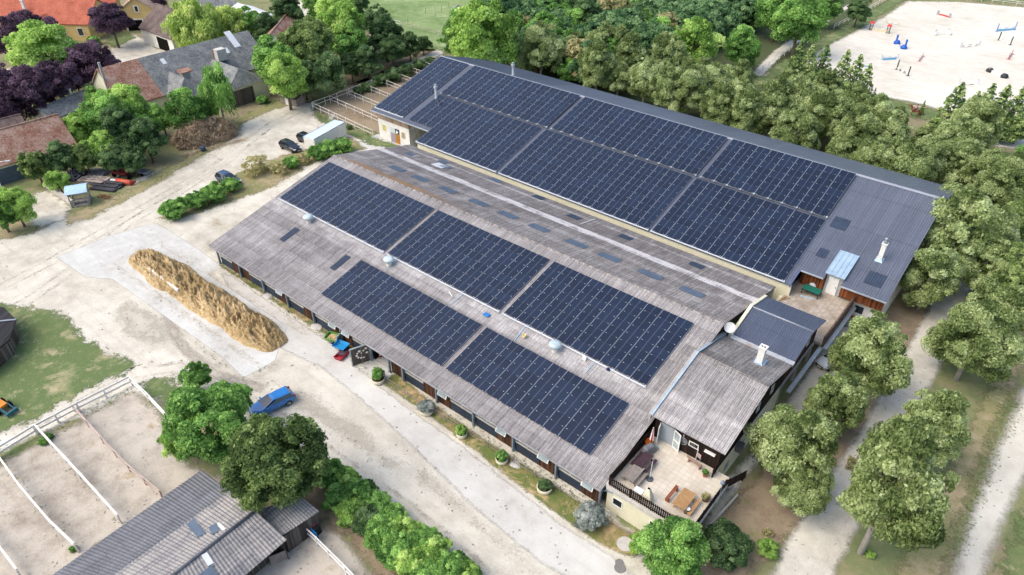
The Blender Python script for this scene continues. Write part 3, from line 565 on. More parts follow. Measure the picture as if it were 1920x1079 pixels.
for (a, h, r) in ((-.55, .75, .16), (-.25, .55, .12), (.2, .62, .17), (.45, .4, .12), (.55, .1, .15), (.4, -.2, .13), (.1, -.35, .14), (-.2, -.4, .11), (-.6, .15, .15), (0, .3, .09)):
    m.face([o+tx*(a+r*math.cos(k*1.05))+Vector((0, 0, h+r*math.sin(k*1.05))) for k in range(6)])
m.build('painted_flowers', white_paint, dr, True)
m = MB(); m.box((-50.15-nrm.x*0, 34.6, 2.45), (2.4, .1, .12), ga); m.box((-50.15+tx.x*1.18, 34.6+tx.y*1.18, 1.25), (.1, .11, 2.4), ga); m.build('door_frame', galv, dr, True)
def slope_patch(name, x0, x1, y0, y1, zf, mat, lab, parent, lift=.055, wave=.18):
    m = MB(); n = int((x1-x0)/wave*6); base = 0
    for yy in (y0, y1):
        for i in range(n+1): x = x0+(x1-x0)*i/n; m.v.append((x, yy, zf(yy)+lift+.026*math.cos(2*math.pi*(x-X0)/wave)))
    for i in range(n): m.f.append((i, i+1, n+2+i, n+1+i)); m.mi.append(0)
    for k, yy in ((0, y0), (1, y1)): m.face([(x0, yy, zf(yy)+lift), (x1, yy, zf(yy)+lift), (x1, yy, zf(yy)+.02), (x0, yy, zf(yy)+.02)])
    o = m.build(name, mat, parent, True, True); return tag(o, lab)
for x in (-72.4, -62.2): slope_patch('skylight', x-.45, x+.55, 40.7, 43.3, fz, dark_skylight, 'narrow dark skylight', roof_f)
for x in (-71.9, -67.1, -61.8, -56.2, -51.1, -46.1, -40.3, -35.6, -30.1, -24.9): slope_patch('skylight', x-1.4, x+1.4, 60.1, 61.4, fbz, skylight_mat, None, roof_b)
for x, y in ((-76.5, 67.6), (-71.5, 69.6), (-69.5, 68.0), (-61.5, 70.3), (-53.5, 70.2), (-46, 68.3), (-38, 68.3), (-28, 68.3)): slope_patch('skylight', x-.9, x+.9, y-.55, y+.65, fbz, skylight_mat if x < -60 else dark_skylight, None, roof_b)
slope_patch('pale_sheet', -71.4, -69.2, 66.9, 68.6, fbz, white_sheet, 'pale replacement sheet', roof_b)
def vent(x, y):
    z = fz(y); t = MB(); t.lathe([(.34, -.3), (.34, .55), (.30, .6)], (x, y, z), 18); o = t.build('roof_vent', M('vent_plastic', ['#c3c0b6', '#d3d0c6']), st, True, True)
    c = MB(); c.lathe([(.36, .55), (.62, .62), (.66, .78), (.62, .95), (.3, 1.04), (.0, 1.06)], (x, y, z), 20); c.build('cowl', M('vent_cowl', ['#9fb0b3', '#b4c3c5', '#c3cfd1'], .5, .4), o, True, True)
for x, y in ((-72.0, 44.93), (-56.4, 44.88), (-31.7, 45.0)): vent(x, y)
# ---------------------------------------------------------------- solar arrays
def module_mesh(w, h):
    m = MB(); g = .012
    m.bb(g, g, 0, w-g, h-g, .035, 0); me = m.build('solar_panel', [module_frame]); d = me.data; bpy.data.objects.remove(me)
    bm = bmesh.new(); bm.from_mesh(d); uvl = bm.loops.layers.uv.new('uv'); d.materials.clear()
    v = [bm.verts.new(p) for p in ((g+.0, g, .0365), (w-g, g, .0365), (w-g, h-g, .0365), (g, h-g, .0365))]; f = bm.faces.new(v); f.material_index = 1
    for l, uv in zip(f.loops, ((0, 0), (1, 0), (1, 1), (0, 1))): l[uvl].uv = uv
    for cx in (w*.15, w*.85):                 # pressing clamps on the lower edge
        for s in (bmesh.ops.create_cube(bm, size=1, matrix=Matrix.Translation((cx, 0, .05)) @ Matrix.Diagonal((.08, .045, .03, 1))),):
            for q in {ff for vv in s['verts'] for ff in vv.link_faces}: q.material_index = 2
    bm.to_mesh(d); bm.free()
    for mm in (module_frame, module_face, clamp_mat): d.materials.append(mm)
    return d
def solar_array(label, x0, x1, y0, y1, nc, nr, zf, slope, skip=None, lift=.12, tray=True, group='solar arrays on the stable roofs'):
    ang = math.atan(slope); ca = math.cos(ang); z0 = zf(y0)
    t = thing('solar_array', label, 'solar array', (x0, y0-math.sin(ang)*lift, z0+ca*lift), 0, group); t.rotation_euler = (ang, 0, 0)
    w = (x1-x0)/nc; h = (y1-y0)/ca/nr; d = module_mesh(w, h); cnt = 0; rest = []
    cells = [(i, j) for j in range(nr) for i in range(nc) if not (skip and skip(i, j))]
    for i, j in cells:
        cnt += 1
        if cnt <= 100: link('solar_panel', d, t, (i*w, j*h, rnd.uniform(-.004, .004)), (rnd.gauss(0, .0022), rnd.gauss(0, .0022), 0))
        else: rest.append((i, j))
    if rest:
        bm = bmesh.new(); src = bmesh.new(); 
        for i, j in rest:
            k = d.copy(); k.transform(Matrix.Translation((i*w, j*h, 0))); bm.from_mesh(k); bpy.data.meshes.remove(k)
        me = bpy.data.meshes.new('solar_panel_rest'); bm.to_mesh(me); bm.free(); src.free()
        for mm in (module_frame, module_face, clamp_mat): me.materials.append(mm)
        link('solar_panel_rows', me, t)['kind'] = 'stuff'
    m = MB()
    for i in range(nc):
        for q in (.18, .82):
            js = [j for ii, j in cells if ii == i]; m.bb(i*w+q*w-.02, min(js)*h+.05, -lift*.8, i*w+q*w+.02, (max(js)+1)*h+.06, -.005)
    m.build('mounting_rail', galv, t)
    if tray:
        c0 = min(i for i, j in cells if j == 0); m = MB(); m.bb(c0*w-.1, -.30, -.06, nc*w+.1, -.16, .05)
        for i in range(c0, nc+1): m.bb(i*w-.06, -.34, -.07, i*w+.02, -.02, .09)
        m.build('cable_tray', clamp_mat, t)
    elif lift > .2:
        m = MB()
        for i in range(nc+1):
            m.bb(i*w-.10, -.22, -.02, i*w+.10, .05, .06)
        for i in range(nc): m.bb(i*w+.1, -.12, -.02, (i+1)*w-.1, -.09, .0)
        m.build('edge_clip', galv, t)
    return t
fu, fl = (46.16, 55.05), (37.23, 43.61)
A = solar_array
A('far left solar array on the stable roof, its corner near the gable', -79.94, -58.61, *fu, 12, 8, fz, FS)
A('middle solar array of the upper row on the stable roof', -57.99, -40.02, *fu, 10, 8, fz, FS)
A('right hand solar array of the upper row on the stable roof, below the office parapet', -39.46, -21.72, *fu, 10, 8, fz, FS)
A('left solar array of the lower row on the stable roof, above the wheelbarrows', -60.02, -40.35, *fl, 11, 6, fz, FS, tray=False)
A('right solar array of the lower row on the stable roof, nearest the terrace', -39.74, -21.89, *fl, 10, 6, fz, FS, tray=False)
HG = 'solar arrays on the riding hall roof'
bu = (84.05, 92.85); bl = (72.55, 83.65)
A('tall narrow solar array at the left end of the hall roof, beside the flue', -94.35, -87.35, 76.35, 92.95, 4, 14, bz, BS, group=HG)
A('upper left solar array of the hall roof, right of the flue', -85.76, -62.66, *bu, 12, 7, bz, BS, group=HG, tray=False, lift=.3)
A('upper middle solar array of the hall roof', -61.77, -36.9, *bu, 13, 7, bz, BS, group=HG, tray=False, lift=.3)
A('upper right solar array of the hall roof, under the bare ridge', -36.1, -18.89, *bu, 9, 7, bz, BS, group=HG, tray=False, lift=.3)
A('lower left solar array of the hall roof with a stepped corner', -85.9, -63.3, *bl, 12, 9, bz, BS, skip=lambda i, j: i < 3 and j < 3, group=HG)
A('large lower middle solar array of the hall roof', -62.6, -37.1, *bl, 14, 9, bz, BS, group=HG)
A('lower right solar array of the hall roof, above the roof terrace', -36.6, -18.79, *bl, 9, 9, bz, BS, group=HG)
m = MB(); m.bb(-60.0, 83.72, bz(83.72)+.03, -19, 84.0, bz(84)+.05)
# ---------------------------------------------------------------- riding hall
hl = thing('riding_hall', 'big riding hall with dark metal gable roof and white walls behind the stable', 'riding hall', (-51, 90, 0))
HX0, HX1 = -94.75, -8.2
mb = MB(); T = dict(pitch=.28, amp=.022, seg=8, trap=True, th=.08)
corr_slope(mb, HX0, -80.45, 75.45, bz(75.45), HY, HZ, rows=4, **T)
corr_slope(mb, -80.45, -17.95, 72.25, bz(72.25), HY, HZ, rows=4, **T)
corr_slope(mb, -17.95, -15.25, 75.0, bz(75.0), HY, HZ, rows=3, **T)
corr_slope(mb, -15.25, -13.25, 78.9, bz(78.9), HY, HZ, rows=3, **T)
corr_slope(mb, -13.25, HX1, 74.85, bz(74.85), HY, HZ, rows=4, **T)
hr = mb.build('roof', hall_roof_mat, hl, True); tag(hr, 'dark front roof slope under the arrays')
mb = MB(); corr_slope(mb, HX0, HX1, 104.5, hbz(104.5), HY, HZ, rows=4, **T); tag(mb.build('roof', hall_roof_mat, hl, True), 'dark rear roof slope')
mb = MB(); mb.hexa([(HX0, HY-.28, HZ-.06), (HX1, HY-.28, HZ-.06), (HX1, HY+.28, HZ-.06), (HX0, HY+.28, HZ-.06), (HX0, HY-.06, HZ+.09), (HX1, HY-.06, HZ+.09), (HX1, HY+.06, HZ+.09), (HX0, HY+.06, HZ+.09)]); mb.build('ridge_cap', M('ridge_metal', ['#7c828b', '#959ba4'], .4, .5), hr, True)
mb = MB(); WYH = 76.75
zw = bz(WYH)-.25
mb.bb(HX0+.1, WYH, 0, -86.8, WYH+.3, 3.6); mb.bb(-87.1, WYH+.3, 0, -86.8, 84, 4.6)
mb.face([(HX0+.1, WYH, 0), (HX0+.1, 103.5, 0), (HX0+.1, 103.5, hbz(103.5)-.25), (HX0+.1, HY, HZ-.25), (HX0+.1, WYH, zw)])
mb.bb(HX0+.1, 103.3, 0, HX1-.2, 103.6, hbz(103.6)-.2)
mb.face([(-8.6, WYH, 0), (-8.6, 103.5, 0), (-8.6, 103.5, hbz(103.5)-.25), (-8.6, HY, HZ-.25), (-8.6, WYH, zw)])
mb.bb(-11.9, WYH, 0, -8.6, WYH+.3, 3.25); mb.build('wall', white_plaster, hl, True)
mb = MB(); mb.bb(-80.2, 72.5, 0, -17.9, 72.7, bz(72.5)-.18); tag(mb.build('wall', cream_plaster, hl, True), 'cream wall strip along the valley to the stable roof')
mb = MB(); mb.bb(HX0+.05, WYH-.06, 3.6, -86.75, WYH+.24, zw+.1); mb.build('board_band', tan_boards, hl, True)
for x in (-93.3, -90.0): 
    mb = MB(); mb.bb(x, WYH-.09, 4.55, x+1.7, WYH-.05, 4.95); mb.build('window', dark, hl, True)
mb = MB(); mb.bb(-13.3, WYH-.9, 3.25, -8.55, WYH-.7, bz(WYH-.9)-.15); tag(mb.build('board_band', red_boards, hl, True), 'red brown boarding above the white end wall')
mb = MB(); mb.bb(-18, 75.9, 2.9, -15.25, 76.1, bz(75.9)-.12); tag(mb.build('board_band', red_boards, hl, True), 'red brown boarding of the terrace recess')
mb = MB(); mb.bb(HX0, 75.3, bz(75.4)-.14, -80.4, 75.42, bz(75.4)+.01); mb.build('gutter', galv, hl, True); mb = MB(); mb.bb(-17.95, 74.86, bz(75)-.14, -15.3, 74.98, bz(75)+.01); mb.build('gutter', galv, hl, True); mb = MB(); mb.bb(-13.2, 74.7, bz(74.8)-.14, HX1, 74.82, bz(74.8)+.01); mb.build('gutter', galv, hl, True)
mb = MB(); mb.beam((-18.0, 72.2, bz(72.2)-.12), (-18.0, 75.0, bz(75.0)-.12), .05, .3); mb.build('verge_flashing', M('blue_flashing', ['#2f4f80', '#3d62a0'], .5, .4), hl, True)
def wallwin(parent, c, w, h, ny=-1, frame=white_paint, pane=glass, name='window', ax='x', fw=.08, mull=0):
    """framed window on a wall whose face passes through c; ny is the outward side"""
    x, y, z = c; m = MB(); d = .05
    def bx(u0, z0, u1, z1, o0, o1):
        lo, hi = sorted((ny*o0, ny*o1))
        if ax == 'x': m.bb(x+u0, y+lo, z+z0, x+u1, y+hi, z+z1)
        else: m.bb(x+lo, y+u0, z+z0, x+hi, y+u1, z+z1)
    bx(-w/2, -h/2, w/2, -h/2+fw, .0, d); bx(-w/2, h/2-fw, w/2, h/2, .0, d); bx(-w/2, -h/2+fw, -w/2+fw, h/2-fw, 0, d); bx(w/2-fw, -h/2+fw, w/2, h/2-fw, 0, d)
    for i in range(mull): q = -w/2+w*(i+1)/(mull+1); bx(q-.03, -h/2+fw, q+.03, h/2-fw, 0, d*.9)
    o = m.build(name, frame, parent, True); m = MB(); bx(-w/2+fw, -h/2+fw, w/2-fw, h/2-fw, .004, .02); m.build('pane', pane, o, True); return o
wallwin(hl, (-93.2, WYH, 2.1), 1.0, 1.25, frame=M('beige_frame', ['#cfc8b4', '#dcd6c4']), pane=M('yellow_blind', ['#b7ad62', '#c4ba70']))
wallwin(hl, (-88.3, WYH, 2.0), 1.0, 1.25, frame=M('beige_frame', []), pane=M('tan_board_pane', ['#9b8a6d', '#a99a7e']))
mb = MB(); mb.bb(-91.6, WYH-.06, .02, -90.35, WYH-.0, 1.75); tag(mb.build('door', M('grey_door', ['#8d8588', '#a09899']), hl, True), 'grey lower door leaf')
mb = MB(); mb.bb(-91.6, WYH-.06, 1.8, -90.35, WYH-.0, 2.75); tag(mb.build('door', M('light_door', ['#b9bec0', '#c9cdd0']), hl, True), 'pale upper door leaf')
mb = MB(); mb.bb(-90.3, WYH-.06, .02, -89.3, WYH-.0, 1.75); tag(mb.build('door', M('orange_door', ['#a06a2c', '#b67a35']), hl, True), 'orange brown lower door leaf')
mb = MB(); mb.bb(-90.3, WYH-.06, 1.8, -89.3, WYH-.0, 2.75); dd = mb.build('door', M('dark_door', ['#26343a', '#31434a']), hl, True); tag(dd, 'dark upper door leaf with white painted horse head')
mb = MB(); mb.face([(-89.95+dx, WYH-.065, 2.2+dz) for dx, dz in ((-.2, -.3), (.1, -.32), (.2, -.1), (.38, -.12), (.42, .02), (.2, .2), (.12, .36), (.02, .3), (-.12, .1))]); mb.build('horse_emblem', white_paint, dd, True)
wallwin(hl, (-10.9, WYH, 1.85), 1.15, 1.15)
for nm, x0, x1, y0, y1 in (('sky', -18.1, -16.2, 83.0, 84.9), ('b', -17.5, -16.4, 76.9-.0+.9, 79.2), ('c', -11.4, -9.5, 76.4, 78.4)):
    slope_patch('skylight', x0, x1, y0, y1, bz, dark_skylight, None, hr, .05, .28)
def flue(parent, x, y, z, h, r=.18, mat=galv):
    m = MB(); m.lathe([(r*1.9, -.3), (r*1.3, .1), (r, .25), (r, h*.72)], (x, y, z), 14); m.lathe([(r*1.5, h*.70), (r*1.5, h*.82)], (x, y, z), 14); m.lathe([(r*.5, h*.8), (r*.5, h*.9), (r*1.2, h*.92), (0, h)], (x, y, z), 14); m.lathe([(0, h*.82), (r*1.5, h*.82)], (x, y, z), 14); return m.build('flue', mat, parent, True, True)
flue(hl, -85.75, 82.75, bz(82.75), 2.6, .24); flue(hl, -78.5, HY+1.6, hbz(HY+1.6), 2.3, .24)
def chimney(parent, x, y, z, w, h, mat=white_plaster):
    m = MB(); m.bb(x-w/2, y-w/2, z-.5, x+w/2, y+w/2, z+h); m.bb(x-w/2-.07, y-w/2-.07, z+h, x+w/2+.07, y+w/2+.07, z+h+.1); o = m.build('chimney', mat, parent, True)
    m = MB()
    for s in (-.13, .13): m.lathe([(0, h+.112), (.1, h+.112)], (x+s, y, z), 10)
    m.build('chimney_opening', dark, o, True); m = MB(); m.hexa([(x-w*.9, y-w*.9, z-.9*w*BS+.05), (x+w*.9, y-w*.9, z-.9*w*BS+.05), (x+w*.9, y+w*.9, z+.9*w*BS+.05), (x-w*.9, y+w*.9, z+.9*w*BS+.05), (x-w*.6, y-w*.6, z+.22), (x+w*.6, y-w*.6, z+.22), (x+w*.6, y+w*.6, z+.3), (x-w*.6, y+w*.6, z+.3)]); m.build('chimney_flashing', zinc, o, True); return o
ch = chimney(hl, -11.15, 80.4, bz(80.4), .5, 2.2); m = MB(); m.lathe([(.2, 2.4), (.2, 2.9), (.24, 2.92), (0, 3.0)], (-11.15, 80.4, bz(80.4)), 12); m.build('chimney_pot', galv, ch, True, True)
# stair head on the hall roof with zinc roof and white door
sh = MB(); F0, F1 = 75.45, 79.7; sh.hexa([(-15.4, F0, 5.78), (-13.15, F0, 5.78), (-13.15, F1, bz(F1)+.1), (-15.4, F1, bz(F1)+.1), (-15.4, F0, 5.9), (-13.15, F0, 5.9), (-13.15, F1, bz(F1)+.22), (-15.4, F1, bz(F1)+.22)])
for q in range(5): x = -15.37+2.19*q/4; sh.beam((x, F0, 5.93), (x, F1, bz(F1)+.25), .04, .07)
sh.build('stair_head_roof', zinc, hl, True)
sh = MB(); sh.bb(-15.2, 76.0, 2.95, -13.35, 76.15, 5.8); sh.bb(-15.2, 76.15, 2.95, -15.05, 79, 6.1); sh.bb(-13.5, 76.15, 2.95, -13.35, 79, 6.1); sh.build('stair_head_wall', grey_plaster, hl, True)
sh = MB(); sh.bb(-14.9, 75.9, 2.98, -13.75, 76.0, 5.35); dd = sh.build('door', white_paint, hl, True); tag(dd, 'white door under the zinc stair roof'); sh = MB(); sh.box((-13.9, 75.86, 4.1), (.05, .06, .18)); sh.build('handle', blackp, dd, True)
# ---------------------------------------------------------------- office wing with terraces
of = thing('office_wing', 'two storey office wing with grey and dark gable roofs over a cream base', 'building', (-15.5, 55, 0))
OX0, OX1 = -19.2, -12.0
mb = MB(); corr_slope(mb, OX0, OX1, 42.75, 5.85, 50.9, 7.85, rows=8); g1 = mb.build('roof', office_front_mat, of, True, True); tag(g1, 'pale grey front slope of the gable roof')
mb = MB(); corr_slope(mb, OX0, OX1, 57.55, 5.9, 50.9, 7.85, rows=6); g2 = mb.build('roof', office_back_mat, of, True, True); tag(g2, 'darker stained rear slope of the grey roof')
mb = MB(); corr_slope(mb, -18.5, OX1, 57.6, 5.95, 62.0, 7.2, rows=4, pitch=.22, amp=.025); corr_slope(mb, -18.5, OX1, 66.3, 6.05, 62.0, 7.2, rows=4, pitch=.22, amp=.025); g3 = mb.build('roof', dark_sheet_mat, of, True, True); tag(g3, 'dark blue grey gable roof')
mb = MB(); mb.tube([(OX0, 50.9, 7.84), (OX1, 50.9, 7.84)], .13, 8); mb.build('ridge_cap', office_back_mat, g1, True, True)
mb = MB(); mb.tube([(-18.5, 62, 7.2), (OX1, 62, 7.2)], .1, 8); mb.build('ridge_cap', M('ridge_metal', []), g3, True, True)
mb = MB()
for (ya, za, yb, zb) in ((42.7, 5.85, 50.9, 7.9), (50.9, 7.9, 57.5, 6.0)): mb.hexa([(OX0-.32, ya, za-.55), (OX0-.02, ya, za-.55), (OX0-.02, yb, zb-.55), (OX0-.32, yb, zb-.55), (OX0-.32, ya, za+.12), (OX0-.02, ya, za+.12), (OX0-.02, yb, zb+.12), (OX0-.32, yb, zb+.12)])
mb.build('parapet', M('grey_render', ['#8d8a87', '#a19e9b', '#b0adaa']), of, True)
mb = MB()
for (ya, za, yb, zb) in ((42.7, 5.85, 50.9, 7.9), (50.9, 7.9, 57.5, 6.0)): mb.beam((OX0+.04, ya, za+.13), (OX0+.04, yb, zb+.13), .16, .05)
mb.build('parapet_flashing', zinc, g1, True)
mb = MB()
for (ya, za, yb, zb) in ((57.6, 6.05, 62, 7.3), (62, 7.3, 66.3, 6.15)): mb.hexa([(-18.85, ya, za-1.0), (-18.52, ya, za-1.0), (-18.52, yb, zb-1.4), (-18.85, yb, zb-1.4), (-18.85, ya, za+.08), (-18.52, ya, za+.08), (-18.52, yb, zb+.08), (-18.85, yb, zb+.08)])
tag(mb.build('parapet', cream_plaster, of, True), 'cream parapet of the dark roof')
mb = MB(); mb.hexa([(-18.6, 57.2, 5.75), (OX1+.05, 57.2, 5.75), (OX1+.05, 57.75, 5.75), (-18.6, 57.75, 5.75), (-18.6, 57.2, 6.05), (OX1+.05, 57.2, 6.05), (OX1+.05, 57.75, 6.1), (-18.6, 57.75, 6.1)]); mb.build('valley_flashing', M('stained_flashing', ['#8f9193', '#a9aeb2', '#8b7868'], .7, .3, (.5, 2, 9)), g2, True)
FW = 43.25; EX = -12.55
mb = MB(); mb.bb(-18.9, FW, 3.0, EX, FW+.2, 5.75); tag(mb.build('wall', dark_boards, of, True), 'dark boarded terrace wall')
mb = MB(); mb.bb(EX-.2, FW+.2, 2.95, EX, 57.4, 5.6); mb.face([(EX-.02, FW+.2, 5.6), (EX-.02, 57.4, 5.7), (EX-.02, 50.9, 7.7)]); tag(mb.build('wall', dark_boards, of, True), 'dark boarded gable wall')
mb = MB(); mb.bb(EX-.2, 57.45, 2.95, EX, 66.2, 5.7); mb.face([(EX-.03, 57.5, 5.7), (EX-.03, 66.2, 5.8), (EX-.03, 62, 7.05)]); tag(mb.build('wall', boards('chestnut_boards', ['#3a2016', '#4c2b1e', '#5d3828']), of, True), 'chestnut brown gable wall')
mb = MB(); mb.bb(-18.9, 66.0, 2.95, EX-.2, 66.2, 5.8); mb.bb(-18.9, 57.5, 2.95, -18.7, 66, 5.0); mb.build('wall', white_plaster, of, True)
mb = MB(); mb.bb(-18.95, 35.75, 0, EX+.05, 57.2, 2.78); mb.bb(-18.9, 57.2, 0, -14.6, 76.7, 2.6); tag(mb.build('base_wall', cream_plaster, of, True), 'cream rendered ground floor')
mb = MB(); mb.bb(-14.6, 57.2, 2.62, EX+.1, 66.2, 2.93); mb.build('jetty', grey_plaster, of, True)
for y in (58.0, 62.2, 66.4, 70.6, 74.8): 
    mb = MB(); mb.bb(EX-.35, y-.18, 0, EX-.0, y+.18, 2.6); mb.bb(EX-.02, y-.45, 2.3, EX+.1, y+.45, 2.6); mb.build('pillar', grey_plaster, of, True)
for y, w, h in ((45.6, .8, .9), (48.8, .9, 1.0), (53.4, .9, 1.2)): wallwin(of, (EX+.05, y, 1.5), w, h, 1, M('grey_frame', ['#8b9298', '#9ba2a8']), pale_glass, ax='y')
for y in (45.6, 48.4, 51.2, 54.4): wallwin(of, (EX, y, 4.6), .7, 1.0, 1, white_paint, pale_glass, ax='y')
for y in (59.4, 63.6): wallwin(of, (EX, y, 4.6), .7, 1.0, 1, white_paint, pale_glass, ax='y')
chimney(of, -14.4, 54.6, 6.8, .6, 1.9)
mb = MB(); mb.bb(-18.4, 35.68, 1.2, -16.9, 35.75, 2.1)
wallwin(of, (-17.85, 35.75, 1.62), 1.0, .95); wallwin(of, (-14.2, 35.75, 1.5), 1.0, 1.1, mull=1)
# terrace decks
pv = NT('terrace_paving'); q = pv.n('ShaderNodeTexBrick'); vv = pv.mapp(pv.pos(), (1, 1, 1)); pv.l(vv, q.inputs[0]); q.offset = 0; q.inputs['Scale'].default_value = 2.0; q.inputs['Brick Width'].default_value = 1.; q.inputs['Row Height'].default_value = 1.; q.inputs['Mortar Size'].default_value = .018; q.inputs['Color1'].default_value = lin('#c5bcaa'); q.inputs['Color2'].default_value = lin('#d0c8b8'); q.inputs['Mortar'].default_value = lin('#9c9384')
nn = pv.noise(pv.pos(), .45, 5, .7); pv.base(pv.mix(pv.mr(nn, .5, .7), q.outputs[0], lin('#b3a998')), .85, .25)
mb = MB(); mb.bb(-18.9, 35.75, 2.78, -11.3, FW-.01, 3.0); tag(mb.build('terrace_deck', pv.m, of, True), 'pale paved front terrace')
mb = MB(); mb.bb(-19.0, 35.55, 2.72, -11.2, 35.75, 3.08); mb.bb(-11.3, 35.75, 2.72, -11.05, 42.9, 3.08); mb.bb(-19.2, 35.75, 2.7, -18.9, FW, 3.1); mb.build('terrace_kerb', concrete, of, True)
for yy in (36.2, 41.8): mb = MB(); mb.bb(EX+.05, yy, 0, -11.4, yy+.3, 2.72); mb.build('terrace_support', cream_plaster, of, True)
pv2 = M('old_slab_paving', ['#8f8475', '#aba192', '#c0b8ab', '#a39888'], .9, .2, (.4, 1.6, 3.1))
q2 = NT('rear_terrace_paving'); bq = q2.n('ShaderNodeTexBrick'); q2.l(q2.pos(), bq.inputs[0]); bq.offset = 0; bq.inputs['Scale'].default_value = 2.0; bq.inputs['Brick Width'].default_value = 1.; bq.inputs['Row Height'].default_value = 1.; bq.inputs['Mortar Size'].default_value = .03; bq.inputs['Color1'].default_value = lin('#a3988a'); bq.inputs['Color2'].default_value = lin('#b5ab9d'); bq.inputs['Mortar'].default_value = lin('#7d7366'); q2.base(q2.mix(q2.mr(q2.noise(q2.pos(), .6, 5, .7), .45, .65), bq.outputs[0], lin('#8f8372')), .9, .2)
mb = MB(); mb.bb(-18.4, 66.35, 2.65, -11.7, 77.9, 2.95); tag(mb.build('terrace_deck', q2.m, of, True), 'stained slab paving of the rear roof terrace')
mb = MB(); mb.bb(-11.72, 66.4, 2.5, -11.55, 76.0, 3.95); tag(mb.build('terrace_railing', boards('railing_boards', ['#4d3d33', '#65554a', '#7b6b5f']), of, True), 'weathered boarded railing of the rear terrace')
mb = MB(); mb.bb(-11.5, 66.4, 2.35, -11.1, 76, 2.5); mb.bb(-11.5, 57.4, 2.35, -11.9, 66.4, 2.5); mb.build('eave_gutter', galv, of, True)
def picket(a, c, z, h, name='terrace_fence', sp=.19, w=.11, mat=dark_boards):
    a = Vector(a); c = Vector(c); L = (c-a).length; d = (c-a)/L; rz = math.atan2(d.y, d.x); m = MB(); n = int(L/sp)
    for i in range(n+1): p = a+d*(i*sp); m.box((p.x, p.y, z+h/2), (w, .03, h), rz)
    for zz in (.2, h-.2): m.box(((a.x+c.x)/2, (a.y+c.y)/2, z+zz), (L, .05, .08), rz)
    for i in range(int(L/2)+1): p = a+d*min(L, i*2.); m.box((p.x, p.y, z+h/2-.1), (.1, .1, h+.2), rz)
    return m.build(name, mat, of, True)
picket((-18.85, 35.9, 0), (-11.2, 35.9, 0), 3.0, 1.05)
picket((-18.95, 35.9, 0), (-18.95, 42.6, 0), 3.0, 1.25, sp=.13); picket((-11.15, 35.9, 0), (-11.15, 42.2, 0), 3.0, 1.05, sp=.15); picket((-11.15, 42.2, 0), (-10.3, 44.3, 0), 2.7, 1.05, sp=.15); picket((-12.5, 42.3, 0), (-12.5, 43.2, 0), 3.0, 1.05, sp=.13)
mb = MB()
for i in range(9): mb.bb(-12.3, 42.3+i*.32, 2.95-i*.33-.33, -11.2, 42.62+i*.32, 2.95-i*.33)
mb.build('stair', concrete, of, True)
mb = MB(); mb.hexa([(-11.35, 36, .2), (-11.2, 36, .2), (-10.4, 44.2, .2), (-10.55, 44.2, .2), (-11.35, 36, .5), (-11.2, 36, .5), (-10.4, 44.2, .5), (-10.55, 44.2, .5)]); mb.build('stair_kerb', concrete, of, True)
# terrace door, sign, small window
mb = MB(); mb.bb(-18.3, FW-.02, 3.02, -17.0, FW+.0, 5.2); mb.build('doorway', M('interior_floor', ['#8d9499', '#a5acb0']), of, True)
def leafdoor(cx, cy, rz, lab):
    m = MB(); w, h = .85, 2.15; R3 = Matrix.Rotation(rz, 3, 'Z')
    for (u0, z0, u1, z1) in ((0, 0, .1, h), (w-.1, 0, w, h), (.1, 0, w-.1, .14), (.1, h-.12, w-.1, h), (.1, .95, w-.1, 1.06)):
        m.hexa([Vector((cx, cy, 3.02))+R3 @ Vector((u, v, z)) for z in (z0, z1) for u, v in ((u0, -.03), (u1, -.03), (u1, .03), (u0, .03))])
    o = m.build('door', white_paint, of, True); tag(o, lab); m = MB(); m.hexa([Vector((cx, cy, 3.02))+R3 @ Vector((u, v, z)) for z in (.14, h-.12) for u, v in ((.1, -.008), (w-.1, -.008), (w-.1, .008), (.1, .008))]); m.build('pane', pale_glass, o, True)
leafdoor(-18.35, FW-.03, R_(-75), 'open white glazed door leaf on the left'); leafdoor(-16.95, FW-.05, R_(-20), 'white glazed door leaf on the right')
wallwin(of, (-15.0, FW, 4.5), .95, .6)
mb = MB(); cx, cz = -16.05, 4.35
for k in range(24):
    a0, a1 = 2*math.pi*k/24, 2*math.pi*(k+1)/24; mb.beam((cx+.42*math.cos(a0), FW-.03, cz+.42*math.sin(a0)), (cx+.42*math.cos(a1), FW-.03, cz+.42*math.sin(a1)), .04, .05)
for dz, l in ((-.16, .3), (-.02, .36), (.12, .3)): mb.bb(cx-l, FW-.045, cz+dz-.035, cx+l, FW-.02, cz+dz+.035)
mb.bb(cx-.06, FW-.045, cz+.42, cx+.06, FW-.02, cz+.78); mb.bb(cx-.14, FW-.045, cz+.2, cx+.14, FW-.02, cz+.42); mb.build('wall_sign', M('grey_sign', ['#8b8f92', '#9da1a4']), of, True)
mb = MB(); mb.bb(-13.9, FW-.35, 4.75, -12.9, FW-.02, 4.82); mb.build('wall_shelf', white_paint, of, True)
mb = MB(); mb.tube([(-15.0+.5, FW-.2, 3.0), (-14.45, FW-.2, 4.5)], .03, 8); mb.build('downpipe', white_paint, of, True)
mb = MB(); mb.box((-12.2, 47.3, 2.75), (.55, .9, .7)); ac = mb.build('air_conditioner', M('grey_unit', ['#4a4d50', '#5d6164'], .5, .4), of, True, bevel=.03)
